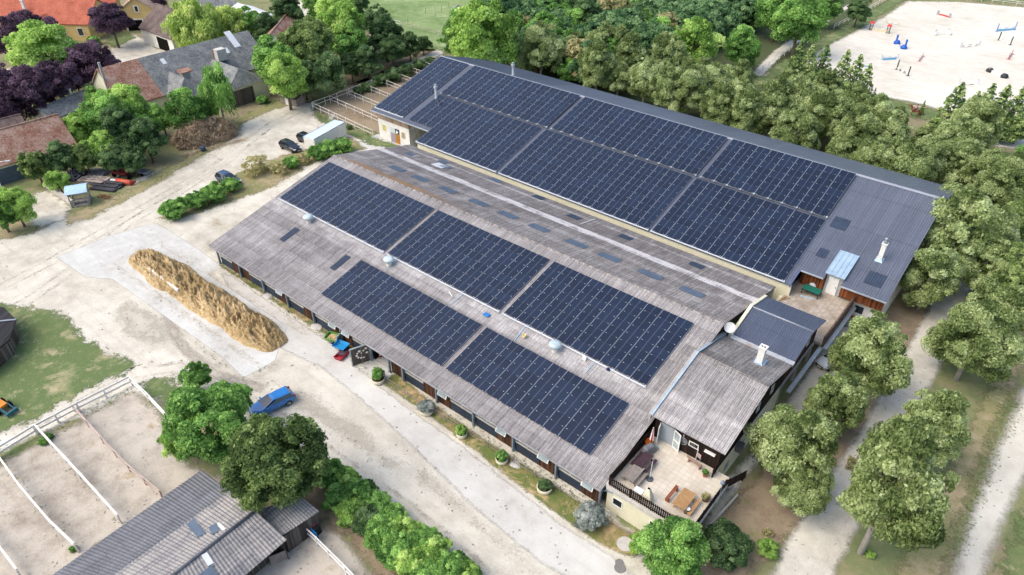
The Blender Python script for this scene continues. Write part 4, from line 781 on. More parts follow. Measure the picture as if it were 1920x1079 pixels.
# satellite dish
mb = MB(); dn = Vector((.35, -.75, .35)).normalized(); c0 = Vector((-18.75, 57.0, 7.4)); ux = dn.cross(Vector((0, 0, 1))).normalized(); uy = ux.cross(dn)
N = 22; rings = [(0, -.10), (.3, -.07), (.5, 0), (.56, .02)]
for r, dd in rings:
    for k in range(N): a = 2*math.pi*k/N; mb.v.append(tuple(c0+dn*dd*1.3+(ux*math.cos(a)+uy*math.sin(a))*r))
for i in range(3):
    for k in range(N): mb.f.append((i*N+k, i*N+(k+1) % N, (i+1)*N+(k+1) % N, (i+1)*N+k)); mb.mi.append(0)
do = mb.build('satellite_dish', white_paint, of, True, True); m = MB(); m.tube([c0-dn*.12, c0+Vector((0, .25, -.5)), c0+Vector((0, .25, -1.6))], .04, 8); m.beam(c0+uy*.5, c0+dn*.6, .03); m.build('dish_mount', galv, do, True)
# ---------------------------------------------------------------- village houses (gable blocks)
def house(name, label, cat, A, B, zr, ze, hw, roofm, wallm, th=.18, over=.35, z0=0, group=None, hip=0):
    """gable building: ridge from A to B (ground points), hw half width, eave height ze, ridge height zr"""
    A = Vector((A[0], A[1], 0)); B = Vector((B[0], B[1], 0)); d = (B-A).normalized(); n = Vector((-d.y, d.x, 0)); L = (B-A).length; mid = (A+B)/2
    t = thing(name, label, cat, mid, math.atan2(d.y, d.x), group)
    w = MB(); h = L/2-over; k = hw-over*.8; zt = ze+(zr-ze)*(1-k/hw)-.1
    for s in (-1, 1): w.face([(-h, s*k, z0), (h, s*k, z0), (h, s*k, zt), (-h, s*k, zt)])
    for s in (-1, 1): w.face([(s*h, -k, z0), (s*h, k, z0), (s*h, k, zt), (s*h, 0, zr-th*.8), (s*h, -k, zt)])
    w.build('wall', wallm, t)
    r = MB()
    for s in (-1, 1):
        P = [(-L/2, s*hw, ze), (L/2, s*hw, ze), (L/2-hip, 0, zr), (-L/2+hip, 0, zr)]; r.hexa([(a, b, c-th) for a, b, c in P]+P)
    ro = r.build('roof', roofm, t); rc = MB(); rc.tube([(-L/2+hip, 0, zr-.02), (L/2-hip, 0, zr-.02)], .16, 8); rc.build('ridge_cap', roofm, ro)
    t['L'] = L; t['hw'] = hw; del t['L'], t['hw']
    return t, ro, dict(L=L, hw=hw, k=k, h=h, ze=ze, zr=zr)
def hwin(t, side, u, z, w, h, k, frame=white_paint, pane=glass, name='window', mull=0):
    """window on a local long side (side = -1 or +1) of a house, u along the ridge"""
    m = MB(); y = side*k; o1 = side*.07; f = .1
    def bx(a, b, c, e, q0, q1): lo, hi = sorted((y+q0, y+q1)); m.bb(u+a, lo, z+b, u+c, hi, z+e)
    bx(-w/2, -h/2, w/2, -h/2+f, 0, o1); bx(-w/2, h/2-f, w/2, h/2, 0, o1); bx(-w/2, -h/2+f, -w/2+f, h/2-f, 0, o1); bx(w/2-f, -h/2+f, w/2, h/2-f, 0, o1)
    for i in range(mull): q = -w/2+w*(i+1)/(mull+1); bx(q-.04, -h/2+f, q+.04, h/2-f, 0, o1)
    o = m.build(name, frame, t); m = MB(); bx(-w/2+f, -h/2+f, w/2-f, h/2-f, side*.004, side*.03); m.build('pane', pane, o); return o
def hdoor(t, side, u, w, h, k, mat, name='door', lab=None, z=0):
    m = MB(); lo, hi = sorted((side*k, side*(k+.08))); m.bb(u-w/2, lo, z+.02, u+w/2, hi, z+h); o = m.build(name, mat, t); return tag(o, lab) if lab else o
def hchim(t, u, y, z, w=.7, h=1.6, mat=None):
    m = MB(); m.bb(u-w/2, y-w/2, z-1.2, u+w/2, y+w/2, z+h); m.bb(u-w/2-.08, y-w/2-.08, z+h, u+w/2+.08, y+w/2+.08, z+h+.14); m.build('chimney', mat or white_plaster, t)
# big orange roofed house, top left
t, ro, q = house('village_house', 'yellow house under a large bright orange tiled roof, top left corner', 'house', (-226, 54), (-195.5, 75.5), 8.5, 4.0, 6.6, tile_orange, yellow_plaster)
for u in (16, 11.5, 3, -3, -9): hwin(t, -1, u, 2.1, 1.5, 1.9, q['k'])
hchim(t, 2.0, -4.0, 6.6, .6, 2.0)
m = MB()
for s in (-1, 1):
    P = [(7.2, -10.5, 5.8), (7.2, -3.5, 5.8), (7.2+s*2.4, -3.5, 4.1), (7.2+s*2.4, -10.5, 4.1)]; m.hexa([(a, b, c-.2) for a, b, c in P]+P)
tag(m.build('porch_roof', tile_orange, t), 'small gabled porch roof')
m = MB()
for x0, x1 in ((5.1, 6.2), (8.2, 9.3)): m.bb(x0, -10.2, 0, x1, -6.2, 3.0)
m.bb(5.1, -10.2, 3.0, 9.3, -6.2, 4.0); m.face([(5.1, -10.2, 4.0), (9.3, -10.2, 4.0), (7.2, -10.2, 5.5)]); m.build('porch', yellow_plaster, t)
m = MB(); m.bb(6.2, -9.9, 0, 8.2, -9.8, 3.0); m.build('porch_opening', dark, t)
m = MB()
for k in range(8): a0, a1 = math.pi*k/8, math.pi*(k+1)/8; m.beam((7.2+1.1*math.cos(a0), -10.25, 2.2+1.1*math.sin(a0)), (7.2+1.1*math.cos(a1), -10.25, 2.2+1.1*math.sin(a1)), .2, .1)
m.build('arch_trim', white_plaster, t)
# yellow gabled house
P0 = G(252, 8, 6.5); d0 = Vector((-.78, .62, 0)).normalized()
t, ro, q = house('village_house', 'yellow gabled house with a white framed attic window and dark arched gate', 'house', P0+d0*14, P0, 8.0, 4.6, 5.0, tile_tan, yellow_plaster)
m = MB(); h = q['h']; m.bb(h, -.55, 4.4, h+.08, .55, 6.1); w0 = m.build('window', white_paint, t); m = MB(); m.bb(h+.09, -.35, 4.6, h+.1, .35, 5.9); m.build('pane', glass, w0)
m = MB(); m.bb(h, -3.2, 0, h+.06, .6, 2.6); m.build('gate', dark, t); m = MB(); m.bb(h+.0, -3.5, 2.6, h+.1, .9, 2.9); m.bb(h, -3.5, 0, h+.1, -3.2, 2.6); m.bb(h, .6, 0, h+.1, .9, 2.6); m.build('gate_trim', white_plaster, t)
# brown roofed white barn in the courtyard
t, ro, q = house('village_barn', 'white barn with a mottled brown tiled roof beside the willow', 'barn', (-181.5, 83.2), (-166, 83.2), 8.0, 3.6, 5.9, tile_brown, white_plaster)
hdoor(t, -1, -3.8, 2.6, 2.8, q['k'], M('beige_door', ['#c9c3b5', '#d9d4c8'])); hdoor(t, -1, 2.5, 5.0, 2.9, q['k'], dark, 'opening'); hdoor(t, -1, -6.4, .9, 1.2, q['k'], white_paint, 'hatch', None, .8)
# long grey barn with a red tiled end
ax, ay = -141.6, 51.2
bt = thing('grey_barn', 'long barn with grey slate roof, cross wing with dark gate and red tiled end', 'barn', (-141.6, 67, 0))
def slopes(y0, y1, mat, lab):
    m = MB()
    for s, ze, hw in ((1, 3.4, 7.0), (-1, 3.4, 7.0)):
        P = [(ax+s*hw, y0, ze), (ax+s*hw, y1, ze), (ax, y1, 9.0), (ax, y0, 9.0)]; m.hexa([(a, b, c-.2) for a, b, c in P]+P)
    return tag(m.build('roof', mat, bt, True), lab)
slopes(50.6, 58.4, tile_red, 'red tiled roof end'); r2 = slopes(58.45, 82.6, tile_grey, 'long grey slate roof')
m = MB()
for s in (-1, 1): m.face([(ax+s*6.6, 50.9, 0), (ax+s*6.6, 82.2, 0), (ax+s*6.6, 82.2, 3.6), (ax+s*6.6, 50.9, 3.6)])
for y in (50.9, 82.2): m.face([(ax-6.6, y, 0), (ax+6.6, y, 0), (ax+6.6, y, 3.5), (ax, y, 8.75), (ax-6.6, y, 3.5)])
m.build('wall', cream_plaster, bt, True)
m = MB(); m.beam((ax+2.0, 50.7, 2), (ax+2.0, 50.7, 10.6), .35); m.build('chimney', grey_plaster, bt, True)
for y, x in ((53, ax+5.8), (62.5, ax+1.6), (75.5, ax+2.6), (78.2, ax+.9)):
    m = MB(); w_, l_ = (.4, .5) if y != 78.2 else (.7, 1.6); z_ = lambda xx: 9.0-(xx-ax)*.8+.06
    m.hexa([(x-l_, y-w_, z_(x-l_)-.1), (x+l_, y-w_, z_(x+l_)-.1), (x+l_, y+w_, z_(x+l_)-.1), (x-l_, y+w_, z_(x-l_)-.1), (x-l_, y-w_, z_(x-l_)), (x+l_, y-w_, z_(x+l_)), (x+l_, y+w_, z_(x+l_)), (x-l_, y+w_, z_(x-l_))]); m.build('roof_light', white_sheet if y > 60 else glass, r2, True)
def wing(y0, y1, xt, zr, ze, lab):               # cross wing running out over the yard side
    ym = (y0+y1)/2; m = MB()
    for s, yy in ((1, y1), (-1, y0)):
        P = [(ax+1.2, yy, ze+.0), (xt, yy, ze), (xt-2.2, ym, zr), (ax+1.2, ym, zr)]; m.hexa([(a, b, c-.2) for a, b, c in P]+P)
    m.face([(xt, y0, ze), (xt, y1, ze), (xt-2.2, ym, zr)]); tag(m.build('roof', tile_grey, bt, True), lab)
    m = MB(); m.face([(xt-.4, y0+.3, 0), (xt-.4, y1-.3, 0), (xt-.4, y1-.3, ze-.1), (xt-.4, y0+.3, ze-.1)])
    for yy in (y0+.3, y1-.3): m.face([(ax+5, yy, 0), (xt-.4, yy, 0), (xt-.4, yy, ze-.1), (ax+5, yy, ze-.1)])
    m.build('wall', cream_plaster, bt, True)
wing(66.8, 76.2, -126.6, 6.4, 3.6, 'grey slate cross wing roof over the dark gate'); wing(58.8, 65.6, -130.4, 6.3, 3.2, 'hipped grey dormer wing roof')
m = MB(); m.bb(-126.98, 67.9, .02, -126.9, 72.6, 3.1); m.build('gate', grey_boards, bt, True)
m = MB(); m.bb(-134.9, 62.6, 5.2, -133.9, 64.2, 6.9); m.build('dormer_window', grey_plaster, bt, True); m = MB(); m.hexa([(-135.3, 62.2, 6.9), (-133.4, 62.2, 6.7), (-133.4, 64.6, 6.7), (-135.3, 64.6, 6.9), (-135.3, 62.2, 7.1), (-133.4, 62.2, 6.9), (-133.4, 64.6, 6.9), (-135.3, 64.6, 7.1)]); m.build('dormer_roof', tile_red, bt, True)
m = MB(); m.bb(-138.2, 72.0, 6.0, -136.6, 74.0, 8.2); m.build('gable_dormer', concrete, bt, True); m = MB(); m.bb(-138.2, 71.86, 6.0, -138.0, 71.99, 8.2); m.build('chimney_side', tile_red, bt, True)
# small lean-to beside the gate
t, ro, q = house('lean_to', 'little tumbledown lean-to beside the dark barn gate', 'shed', (-122.5, 76), (-117.8, 77.2), 2.2, 1.7, 1.5, grey_boards, old_wood); hdoor(t, -1, 0, 1.4, 1.4, q['k'], white_paint, 'hatch')
# red tiled house at the left edge with garage
t, ro, q = house('village_house', 'cream house with old red tiled roof and grey garage yard at the left edge', 'house', (-131.2, 22), (-130.4, 38.4), 7.0, 3.1, 4.7, tile_red, cream_plaster)
m = MB(); m.bb(-q['L']/2+1, -q['k']-.08, .05, q['L']/2-1.6, -q['k'], 2.55); m.build('garage_door', M('slate_blue_gate', ['#3f4a57', '#4c5865', '#586573'], .6, .3, (.5, 2, 8)), t)
# low grey shed behind
t, ro, q = house('grey_roof_shed', 'low white shed with grey roof below the plum trees', 'shed', (-143.7, 39.6), (-147.8, 52.0), 4.2, 2.5, 2.9, tile_grey, white_plaster); hchim(t, 1, .5, 3.9, .3, 1.2)
t, ro, q = house('dark_roof_shed', 'dark roofed shed at the left edge above the red tiles', 'shed', (-141, 22), (-139.2, 35.5), 5.6, 3.0, 3.6, tile_brown, grey_plaster)
# far houses
def far(u0, v0, u1, v1, zr, ze, hw, rm, wm, label, name='village_house', cat='house'): return house(name, label, cat, G(u0, v0, zr), G(u1, v1, zr), zr, ze, hw, rm, wm)
t, ro, q = far(335, 3, 440, -8, 7.5, 4.2, 5.5, tile_grey, white_plaster, 'grey roofed white building behind the willow', 'village_barn', 'barn'); hdoor(t, -1, 3, 1.6, 2.4, q['k'], dark, 'opening')
t, ro, q = far(445, 6, 500, 28, 6.5, 5.0, 4.0, white_sheet, white_plaster, 'pale walled building with small arched openings behind the trees', 'village_barn', 'barn')
for u in (-6, -3, 0, 3, 6): hdoor(t, -1, u, 1.0, 1.8, q['k'], dark, 'arched_opening', None, 1.5)
t, ro, q = far(508, 62, 545, 16, 7.0, 4.0, 4.2, tile_red, white_plaster, 'small white house with red tiled roof beside the bright tree')
t, ro, q = far(664, 98, 690, 66, 4.2, 2.6, 3.0, tile_brown, cream_plaster, 'small brown roofed shed half hidden in the dark trees', 'village_shed', 'shed')
t, ro, q = far(150, -14, 215, -18, 7.0, 4.0, 4.0, tile_orange, yellow_plaster, 'distant orange roof at the top edge')
t, ro, q = far(560, -4, 600, -12, 6.0, 3.6, 4.5, tile_tan, white_plaster, 'distant pale house above the tree group')
# bottom-left timber stable: low shed with corrugated roof in two tiers
LS = thing('paddock_shed', 'long grey corrugated shed with weathered boards between the sand paddocks', 'shed', G(400, 1000))
def quadroof(name, P, mat, lab, pitch=.3, amp=.035):
    """corrugated sheet over four corners: eave a-b, upper d-c"""
    a, c, d, e = [Vector(p) for p in P]; L = (c-a).length; n = int(L/pitch*6); m = MB(); up = (c-a).cross(e-a).normalized(); up = up if up.z > 0 else -up
    for j in range(5):
        f = j/4
        for i in range(n+1): s = i/n; m.v.append(tuple(a.lerp(c, s).lerp(e.lerp(d, s), f)+up*amp*math.cos(2*math.pi*s*L/pitch)))
    for j in range(4):
        for i in range(n): q0 = j*(n+1)+i; m.f.append((q0, q0+1, q0+n+2, q0+n+1)); m.mi.append(0)
    o = -up*.12; m.face([a+o, c+o, d+o, e+o])
    for p_, q_ in ((a, c), (c, d), (d, e), (e, a)): m.face([p_-up*amp, q_-up*amp, q_+o, p_+o])
    return tag(m.build(name, mat, LS, True, True), lab)
e0, e1 = G(90, 1084, 2.3), G(378, 881, 2.3); r0, r1 = G(210, 1079, 2.9), G(432, 922, 2.9)
dirv = (e1-e0).normalized(); e0 = e0-dirv*12; r0 = r0-dirv*12
quadroof('roof', (e0, e1, r1, r0), shed_dark_mat, 'darker lower roof tier')
r0b, r1b = r0+Vector((0, 0, .12)), r1+Vector((0, 0, .12)); t0, t1 = G(320, 1079, 3.7), G(480, 958, 3.7); t0 = t0-dirv*12
ra = quadroof('roof', (r0b, r1b, t1, t0), shed_mat, 'lighter upper roof tier'); s0, s1 = G(505, 1079, 2.5), G(538, 1012, 2.5); s0 = s1-dirv*22
rb = quadroof('roof', (s0, s1, t1+Vector((0, 0, .0)), t0), shed_mat, 'pale grey far roof slope')
m = MB(); m.tube([t0+Vector((0, 0, .06)), t1+Vector((0, 0, .06))], .13, 8); m.build('ridge_cap', shed_dark_mat, LS, True, True)
m = MB(); g1, g2, g3 = e1-dirv*.3, t1-dirv*.3, s1-dirv*.3
m.face([(e0.x, e0.y, 0), (g1.x, g1.y, 0), g1-Vector((0, 0, .15)), e0-Vector((0, 0, .15))]); m.face([(g1.x, g1.y, 0), (g3.x, g3.y, 0), g3-Vector((0, 0, .15)), g2-Vector((0, 0, .2)), g1-Vector((0, 0, .15))]); inn = (g2-g3).normalized()*1.2; h3 = g3+Vector((inn.x, inn.y, 0)); h0 = s0+Vector((inn.x, inn.y, 0))
m.face([(h0.x, h0.y, 0), (h3.x, h3.y, 0), (h3.x, h3.y, 2.6), (h0.x, h0.y, 2.6)]); m.build('wall', grey_boards, LS, True)
def patchquad(uv, z, mat, lab):
    m = MB(); P = [G(u, v, z) for u, v in uv]; m.hexa([p-Vector((0, 0, .05)) for p in P]+[p for p in P]); tag(m.build('skylight', mat, rb if lab[0] != 'b' else ra, True), lab)
def onslope(q, a, b, c): n = (b-a).cross(c-a); r = ray(*q); t_ = (a-CAM).dot(n)/r.dot(n); nn = n.normalized(); nn = nn if nn.z > 0 else -nn; return CAM+r*t_+nn*.06
def rpatch(uv, pl, mat, lab, par):
    m = MB(); P = [onslope(q, *pl) for q in uv]; m.hexa([p-Vector((0, 0, .06)) for p in P]+P); tag(m.build('skylight', mat, par, True), lab)
rpatch(((350, 985), (363, 973), (386, 1000), (371, 1009)), (r0b, r1b, t1), skylight_mat, 'blue skylight sheet', ra)
rpatch(((391, 990), (405, 982), (412, 996), (398, 1004)), (r0b, r1b, t1), skylight_mat, 'smaller blue skylight sheet', ra)
rpatch(((407, 983), (412, 981), (424, 993), (418, 996)), (r0b, r1b, t1), white_sheet, 'white sheet', ra)
rpatch(((377, 1042), (388, 1036), (401, 1056), (390, 1062)), (s0, s1, t1), white_sheet, 'large white sheet', rb)
rpatch(((372, 1079), (396, 1061), (410, 1079), (388, 1095)), (s0, s1, t1), skylight_mat, 'blue skylight near the edge', rb)
# board lean-to hut
hb = thing('board_hut', 'small board hut with litter covered corrugated roof beside the dark tree', 'shed', G(540, 1000)); 
def hutroof(P, mat):
    m = MB(); a, c, d, e = P; L = (c-a).length; n = int(L/.25*6); up = Vector((0, 0, 1))
    for j in range(2):
        for i in range(n+1): s = i/n; p = (a if j == 0 else e).lerp(c if j == 0 else d, s); m.v.append(tuple(p+up*.03*math.cos(2*math.pi*s*L/.25)))
    for i in range(n): m.f.append((i, i+1, n+2+i, n+1+i)); m.mi.append(0)
    o = Vector((0, 0, -.1)); m.face([a+o, c+o, d+o, e+o])
    for p_, q_ in ((a, c), (c, d), (d, e), (e, a)): m.face([p_-up*.03, q_-up*.03, q_+o, p_+o])
    m.build('roof', mat, hb, True, True)
hutroof((G(527, 1006, 2.3), G(598, 959, 2.3), G(563, 930, 2.6), G(484, 957, 2.6)), shed_mat)
m = MB(); Q = [G(532, 1006, 2.25), G(594, 961, 2.25), G(560, 934, 2.5), G(488, 959, 2.5)]
for a, c in ((0, 1), (1, 2), (2, 3), (3, 0)): m.face([(Q[a].x, Q[a].y, 0), (Q[c].x, Q[c].y, 0), Q[c], Q[a]])
m.build('wall', grey_boards, hb, True)
m = MB(); a = G(509, 1061); c = G(540, 1048); m.hexa([(a.x, a.y, 0), (c.x, c.y, 0), (c.x+.05, c.y+.05, 0), (a.x+.05, a.y+.05, 0), (a.x, a.y, 1.2), (c.x, c.y, 1.2), (c.x+.05, c.y+.05, 1.2), (a.x+.05, a.y+.05, 1.2)]); m.build('door', old_wood, hb, True)
# dark many sided timber shed at the left edge
dsh = thing('timber_roundhouse', 'dark many sided timber shed with pale roof battens at the left edge', 'shed', G(-25, 690))
cx = G(-92, 672, 0); N = 12; Rr = 6.8; m = MB(); P = []
for k in range(N): a = 2*math.pi*k/N+.25; P.append(Vector((cx.x+Rr*math.cos(a), cx.y+Rr*math.sin(a), 0)))
for k in range(N): a, c = P[k], P[(k+1) % N]; m.face([a, c, c+Vector((0, 0, 2.2)), a+Vector((0, 0, 2.2))])
m.build('wall', grey_boards, dsh, True)
m = MB(); top = Vector((cx.x, cx.y, 4.3)); E = [(p-Vector((cx.x, cx.y, 0)))*1.05+Vector((cx.x, cx.y, 2.25)) for p in P]
for k in range(N): m.face([E[k], E[(k+1) % N], top]); m.face([E[k]-Vector((0, 0, .15)), E[(k+1) % N]-Vector((0, 0, .15)), E[(k+1) % N], E[k]])
ro = m.build('roof', boards('dark_roof_boards', ['#2a2828', '#3b3a3b', '#4b4a4c'], .3), dsh, True); m = MB()
for k in range(N):
    if k % 2 == 0: m.beam(E[k]+Vector((0, 0, .05)), E[k].lerp(top, .93)+Vector((0, 0, .07)), .22, .06)
m.build('roof_batten', M('pale_batten', ['#9ea3a8', '#b4b9be']), ro, True)
# ---------------------------------------------------------------- vehicles
def paint(name, col, rough=.22):
    t = NT(name); t.base(lin(col), rough, .6); t.b.inputs['Coat Weight'].default_value = .6; t.b.inputs['Coat Roughness'].default_value = .08; return t.m
lamp_red = M('tail_lamp', ['#8c1216', '#a3191c'], .25, .5); lamp_clear = M('head_lamp', ['#b9c2c8', '#cfd7dc'], .15, .6)
def car(label, P, rz, pm, L=4.55, W=1.78, Hh=1.45, estate=True, rails=None):
    """nose towards local +x"""
    t = thing('parked_car', label, 'car', (P[0], P[1], .06), rz); h = L/2; S = []
    st = [(-h, .42, .78, .80), (-h+.06, .30, .92, .90), (-h+.5, .24, .98, .97), (-h*.45, .22, .99, 1.0), (0, .22, .97, 1.0), (h*.32, .22, .95, 1.0), (h*.42, .22, .94, .99), (h*.72, .24, .82, .95), (h-.22, .28, .72, .87), (h-.04, .36, .60, .78), (h, .42, .54, .70)]
    for x, zb, zt, k in st:
        w = W/2*k; S.append([(x, -w*.9, zb), (x, -w, zb+.14), (x, -w, zb+(zt-zb)*.72), (x, -w*.93, zt), (x, -w*.5, zt+.045), (x, 0, zt+.06), (x, w*.5, zt+.045), (x, w*.93, zt), (x, w, zb+(zt-zb)*.72), (x, w, zb+.14), (x, w*.9, zb)])
    m = MB(); n = len(S[0])
    for r in S: m.v += r
    for i in range(len(S)-1):
        for k in range(n-1): q = i*n+k; m.f.append((q, q+1, q+n+1, q+n)); m.mi.append(0)
        q = i*n; m.f.append((q, q+n, q+2*n-1, q+n-1)); m.mi.append(0)
    m.f.append(tuple(range(n))); m.f.append(tuple((len(S)-1)*n+k for k in range(n))[::-1]); m.mi += [0, 0]
    bo = m.build('body', pm, t, smooth=True); sd = bo.modifiers.new('s', 'SUBSURF'); sd.levels = sd.render_levels = 2
    xr0, xr1 = (-h+.30, -h+.05) if estate else (-h+.55, -h+.15); xf1, xf0 = h*.40, h*.05
    def ring(z, xa, xb, w): return [(xa, -w, z), (xb*.5+xa*.5, -w*1.03, z), (xb, -w*.9, z), (xb+.05, 0, z), (xb, w*.9, z), (xb*.5+xa*.5, w*1.03, z), (xa, w, z), (xa-.05, 0, z)]
    lo = ring(.94, xr1+.1, xf1+.16, W*.455); hi = ring(Hh-.07, xr0+.16, xf0-.12, W*.35); to = ring(Hh, xr0+.42, xf0-.42, W*.25)
    g = MB(); g.v = lo+hi
    for k in range(8): g.f.append((k, (k+1) % 8, 8+(k+1) % 8, 8+k)); g.mi.append(0)
    g.build('window_glass', glass, t)
    r = MB(); r.v = hi+to
    for k in range(8): r.f.append((k, (k+1) % 8, 8+(k+1) % 8, 8+k)); r.mi.append(0)
    r.f.append(tuple(range(8, 16))); r.mi.append(0); r.build('roof', pm, t, smooth=False, bevel=.04)
    bars = []
    for s in (0, 6):
        for k in (s, 2 if s == 0 else 4): bars.append((lo[k], hi[k], .07, .06))
    for s in (-1, 1): bars += [((-.1, s*W*.465, .95), (-.14, s*W*.352, Hh-.09), .07, .03), ((-h*.52, s*W*.465, .95), (-h*.5, s*W*.352, Hh-.09), .08, .03)]
    for a_, c_, w_, h_ in bars: m = MB(); m.beam(a_, c_, w_, h_); m.build('pillar', pm, t)
    if rails:
        for s in (-1, 1): m = MB(); m.beam((xr0+.3, s*W*.33, Hh+.03), (xf0-.2, s*W*.33, Hh+.03), .05, .05); m.build('roof_rail', rails, t)
    for x in (-h*.62, h*.63):
        for s in (-1, 1):
            m = MB(); y0, y1 = s*(W/2-.24), s*(W/2+.012)
            a = [(.20, y1), (.27, y1+s*.0), (.32, y1-s*.02), (.325, y0)]
            for i, (rr, yy) in enumerate(a):
                for k in range(20): m.v.append((x+rr*math.cos(k*math.pi/10), yy, .26+rr*math.sin(k*math.pi/10)))
            for i in range(3):
                for k in range(20): m.f.append((i*20+k, i*20+(k+1) % 20, (i+1)*20+(k+1) % 20, (i+1)*20+k)); m.mi.append(0)
            w = m.build('wheel', rubber, t); m = MB()
            for k in range(5):
                b0 = 2*math.pi*k/5; m.beam((x, y1-s*.015, .26), (x+.2*math.cos(b0), y1-s*.01, .26+.2*math.sin(b0)), .07, .03)
            for k in range(16): b0, b1 = 2*math.pi*k/16, 2*math.pi*(k+1)/16; m.beam((x+.2*math.cos(b0), y1-s*.01, .26+.2*math.sin(b0)), (x+.2*math.cos(b1), y1-s*.01, .26+.2*math.sin(b1)), .03, .04)
            m.build('rim', chrome, w)
            m = MB(); m.v = []; 
            m.face([(x+.37*math.cos(math.pi*k/8), s*(W/2+.004), .26+.37*math.sin(math.pi*k/8)) for k in range(9)]); m.build('wheel_arch', blackp, t)
    for s in (-1, 1):
        m = MB(); m.box((h-.16, s*W*.33, .66), (.3, .36, .14), s*-.35); m.build('headlight', lamp_clear, t, bevel=.04)
        m = MB(); m.box((-h+.09, s*W*.40, .82), (.16, .2, .34)); m.build('taillight', lamp_red, t, bevel=.03)
        m = MB(); m.box((h*.33, s*W*.55, .98), (.16, .2, .13)); m.build('mirror', pm, t, bevel=.03)
        m = MB(); m.bb(-h*.1, s*W*.5-.01, .80, -h*.0, s*W*.5+.012, .83); m.bb(-h*.55, s*W*.5-.012, .80, -h*.45, s*W*.5+.008, .83); m.build('door_handle', pm, t)
    m = MB(); m.box((h-.0, 0, .44), (.06, .95, .2)); m.build('grille', blackp, t, bevel=.02); m = MB(); m.box((h+.03, 0, .36), (.02, .5, .11)); m.build('number_plate', white_paint, t)
    m = MB(); m.box((-h+.0, 0, .62), (.03, .5, .11)); m.build('number_plate', white_paint, t)
    return t
def heading(u0, v0, u1, v1): a, c = G(u0, v0), G(u1, v1); d = c-a; return (a+c)/2, math.atan2(d.y, d.x)
c0, a0 = heading(537, 752, 486, 776); car('bright blue estate car parked by the leafy tree', c0, a0, paint('bright_blue_paint', '#0a70b8'), 4.6, 1.8, 1.42)
c0, a0 = heading(412, 336, 449, 350); car('dark blue estate car with silver roof rails behind the low hedge', c0, a0, paint('dark_blue_paint', '#1d3a5c'), 4.6, 1.85, 1.55, rails=chrome)
c0, a0 = heading(531, 275, 560, 287); car('black car with its nose to the white trailer', c0, a0, paint('black_paint', '#12161d'), 4.4, 1.8, 1.5)
c0, a0 = heading(564, 262, 592, 273); car('black car mostly hidden behind the white trailer', c0, a0, paint('black_blue_paint', '#141c28'), 4.4, 1.8, 1.5)
c0, a0 = heading(1575, 676, 1546, 688); car('white car half hidden under the lime trees by the office wing', c0, a0, paint('white_paint_car', '#d4d8dc'), 4.2, 1.75, 1.48)
# white box trailer
A_ = G(576, 291); B_ = G(634, 258); d = (B_-A_); tr = thing('box_trailer', 'white box trailer with pale blue roof behind the green hedge', 'trailer', (A_+B_)/2+Vector((-.2, 1.0, 0)), math.atan2(d.y, d.x)); Lt = d.length
m = MB(); m.bb(-Lt/2, -1.2, .5, Lt/2, 1.2, 2.65); m.build('body', white_paint, tr, bevel=.04); m = MB(); m.bb(-Lt/2-.03, -1.23, 2.66, Lt/2+.03, 1.23, 2.75); m.build('roof', M('pale_blue_roof', ['#b9cbd6', '#c6d6df', '#d2dfe6'], .5, .4), tr)
m = MB()
for s in (-1, 1): m.bb(-Lt/2-.04, s*1.2-.05, 2.7, Lt/2+.04, s*1.2+.05, 2.8)
m.bb(Lt/2-.04, -1.15, 2.7, Lt/2+.04, 1.15, 2.8); m.build('edge_rail', M('grey_frame', []), tr)
m = MB(); m.bb(-Lt/2-.04, -1.05, .6, -Lt/2-.005, -.02, 2.5); m.bb(-Lt/2-.04, .02, .6, -Lt/2-.005, 1.05, 2.5); m.build('rear_door', white_plaster, tr)
for x in (-.7, .7):
    for s in (-1, 1): m = MB(); m.tube([(x, s*.95, .38), (x, s*1.2, .38)], .37, 18); m.build('wheel', rubber, tr)
# ---------------------------------------------------------------- wheelbarrows and farm odds
def tub(m, x0, x1, y0, y1, z0, z1, fl, th=.05, mi=0):
    for (a, c, e, f) in (((x0, y0), (x1, y0), (x1+fl, y0-fl), (x0-fl, y0-fl)), ((x1, y0), (x1, y1), (x1+fl, y1+fl), (x1+fl, y0-fl)), ((x1, y1), (x0, y1), (x0-fl, y1+fl), (x1+fl, y1+fl)), ((x0, y1), (x0, y0), (x0-fl, y0-fl), (x0-fl, y1+fl))):
        P = [Vector((*a, z0)), Vector((*c, z0)), Vector((*e, z1)), Vector((*f, z1))]; nn = (P[1]-P[0]).cross(P[3]-P[0]).normalized()*th; m.hexa([p for p in P]+[p+nn for p in P], mi)
    m.bb(x0, y0, z0-.03, x1, y1, z0+.02, mi)
green_p = M('green_plastic', ['#4f8a3c', '#5f9d48'], .5, .4); blue_p = M('blue_plastic', ['#1b7fb5', '#2590c8'], .45, .4); red_p = M('red_metal', ['#9b2b34', '#b2363f'], .5, .4); straw_m = M('straw', ['#736147', '#937d59', '#af9870', '#c2ac86', '#cfbc99'], .95, .1, (.5, 3.5, 26), bump=.7)
w0 = thing('muck_cart', 'green two wheeled cart loaded with straw and a pale rear board', 'cart', G(627, 641), R_(20))
m = MB(); tub(m, -.75, .65, -.5, .5, .45, .85, .12); m.build('tub', green_p, w0); m = MB(); m.box((.78, 0, 1.0), (.05, 1.2, .75), 0, 0, .2); m.build('rear_board', white_sheet, w0)
m = MB(); m.hexa([(-.7, -.45, .55), (.6, -.45, .55), (.6, .45, .55), (-.7, .45, .55), (-.45, -.25, .95), (.4, -.3, .9), (.35, .25, .98), (-.4, .28, .88)]); m.build('straw_load', straw_m, w0, bevel=.08)
for s in (-1, 1): m = MB(); m.tube([(.2, s*.45, .3), (.2, s*.6, .3)], .3, 16); m.build('wheel', rubber, w0)
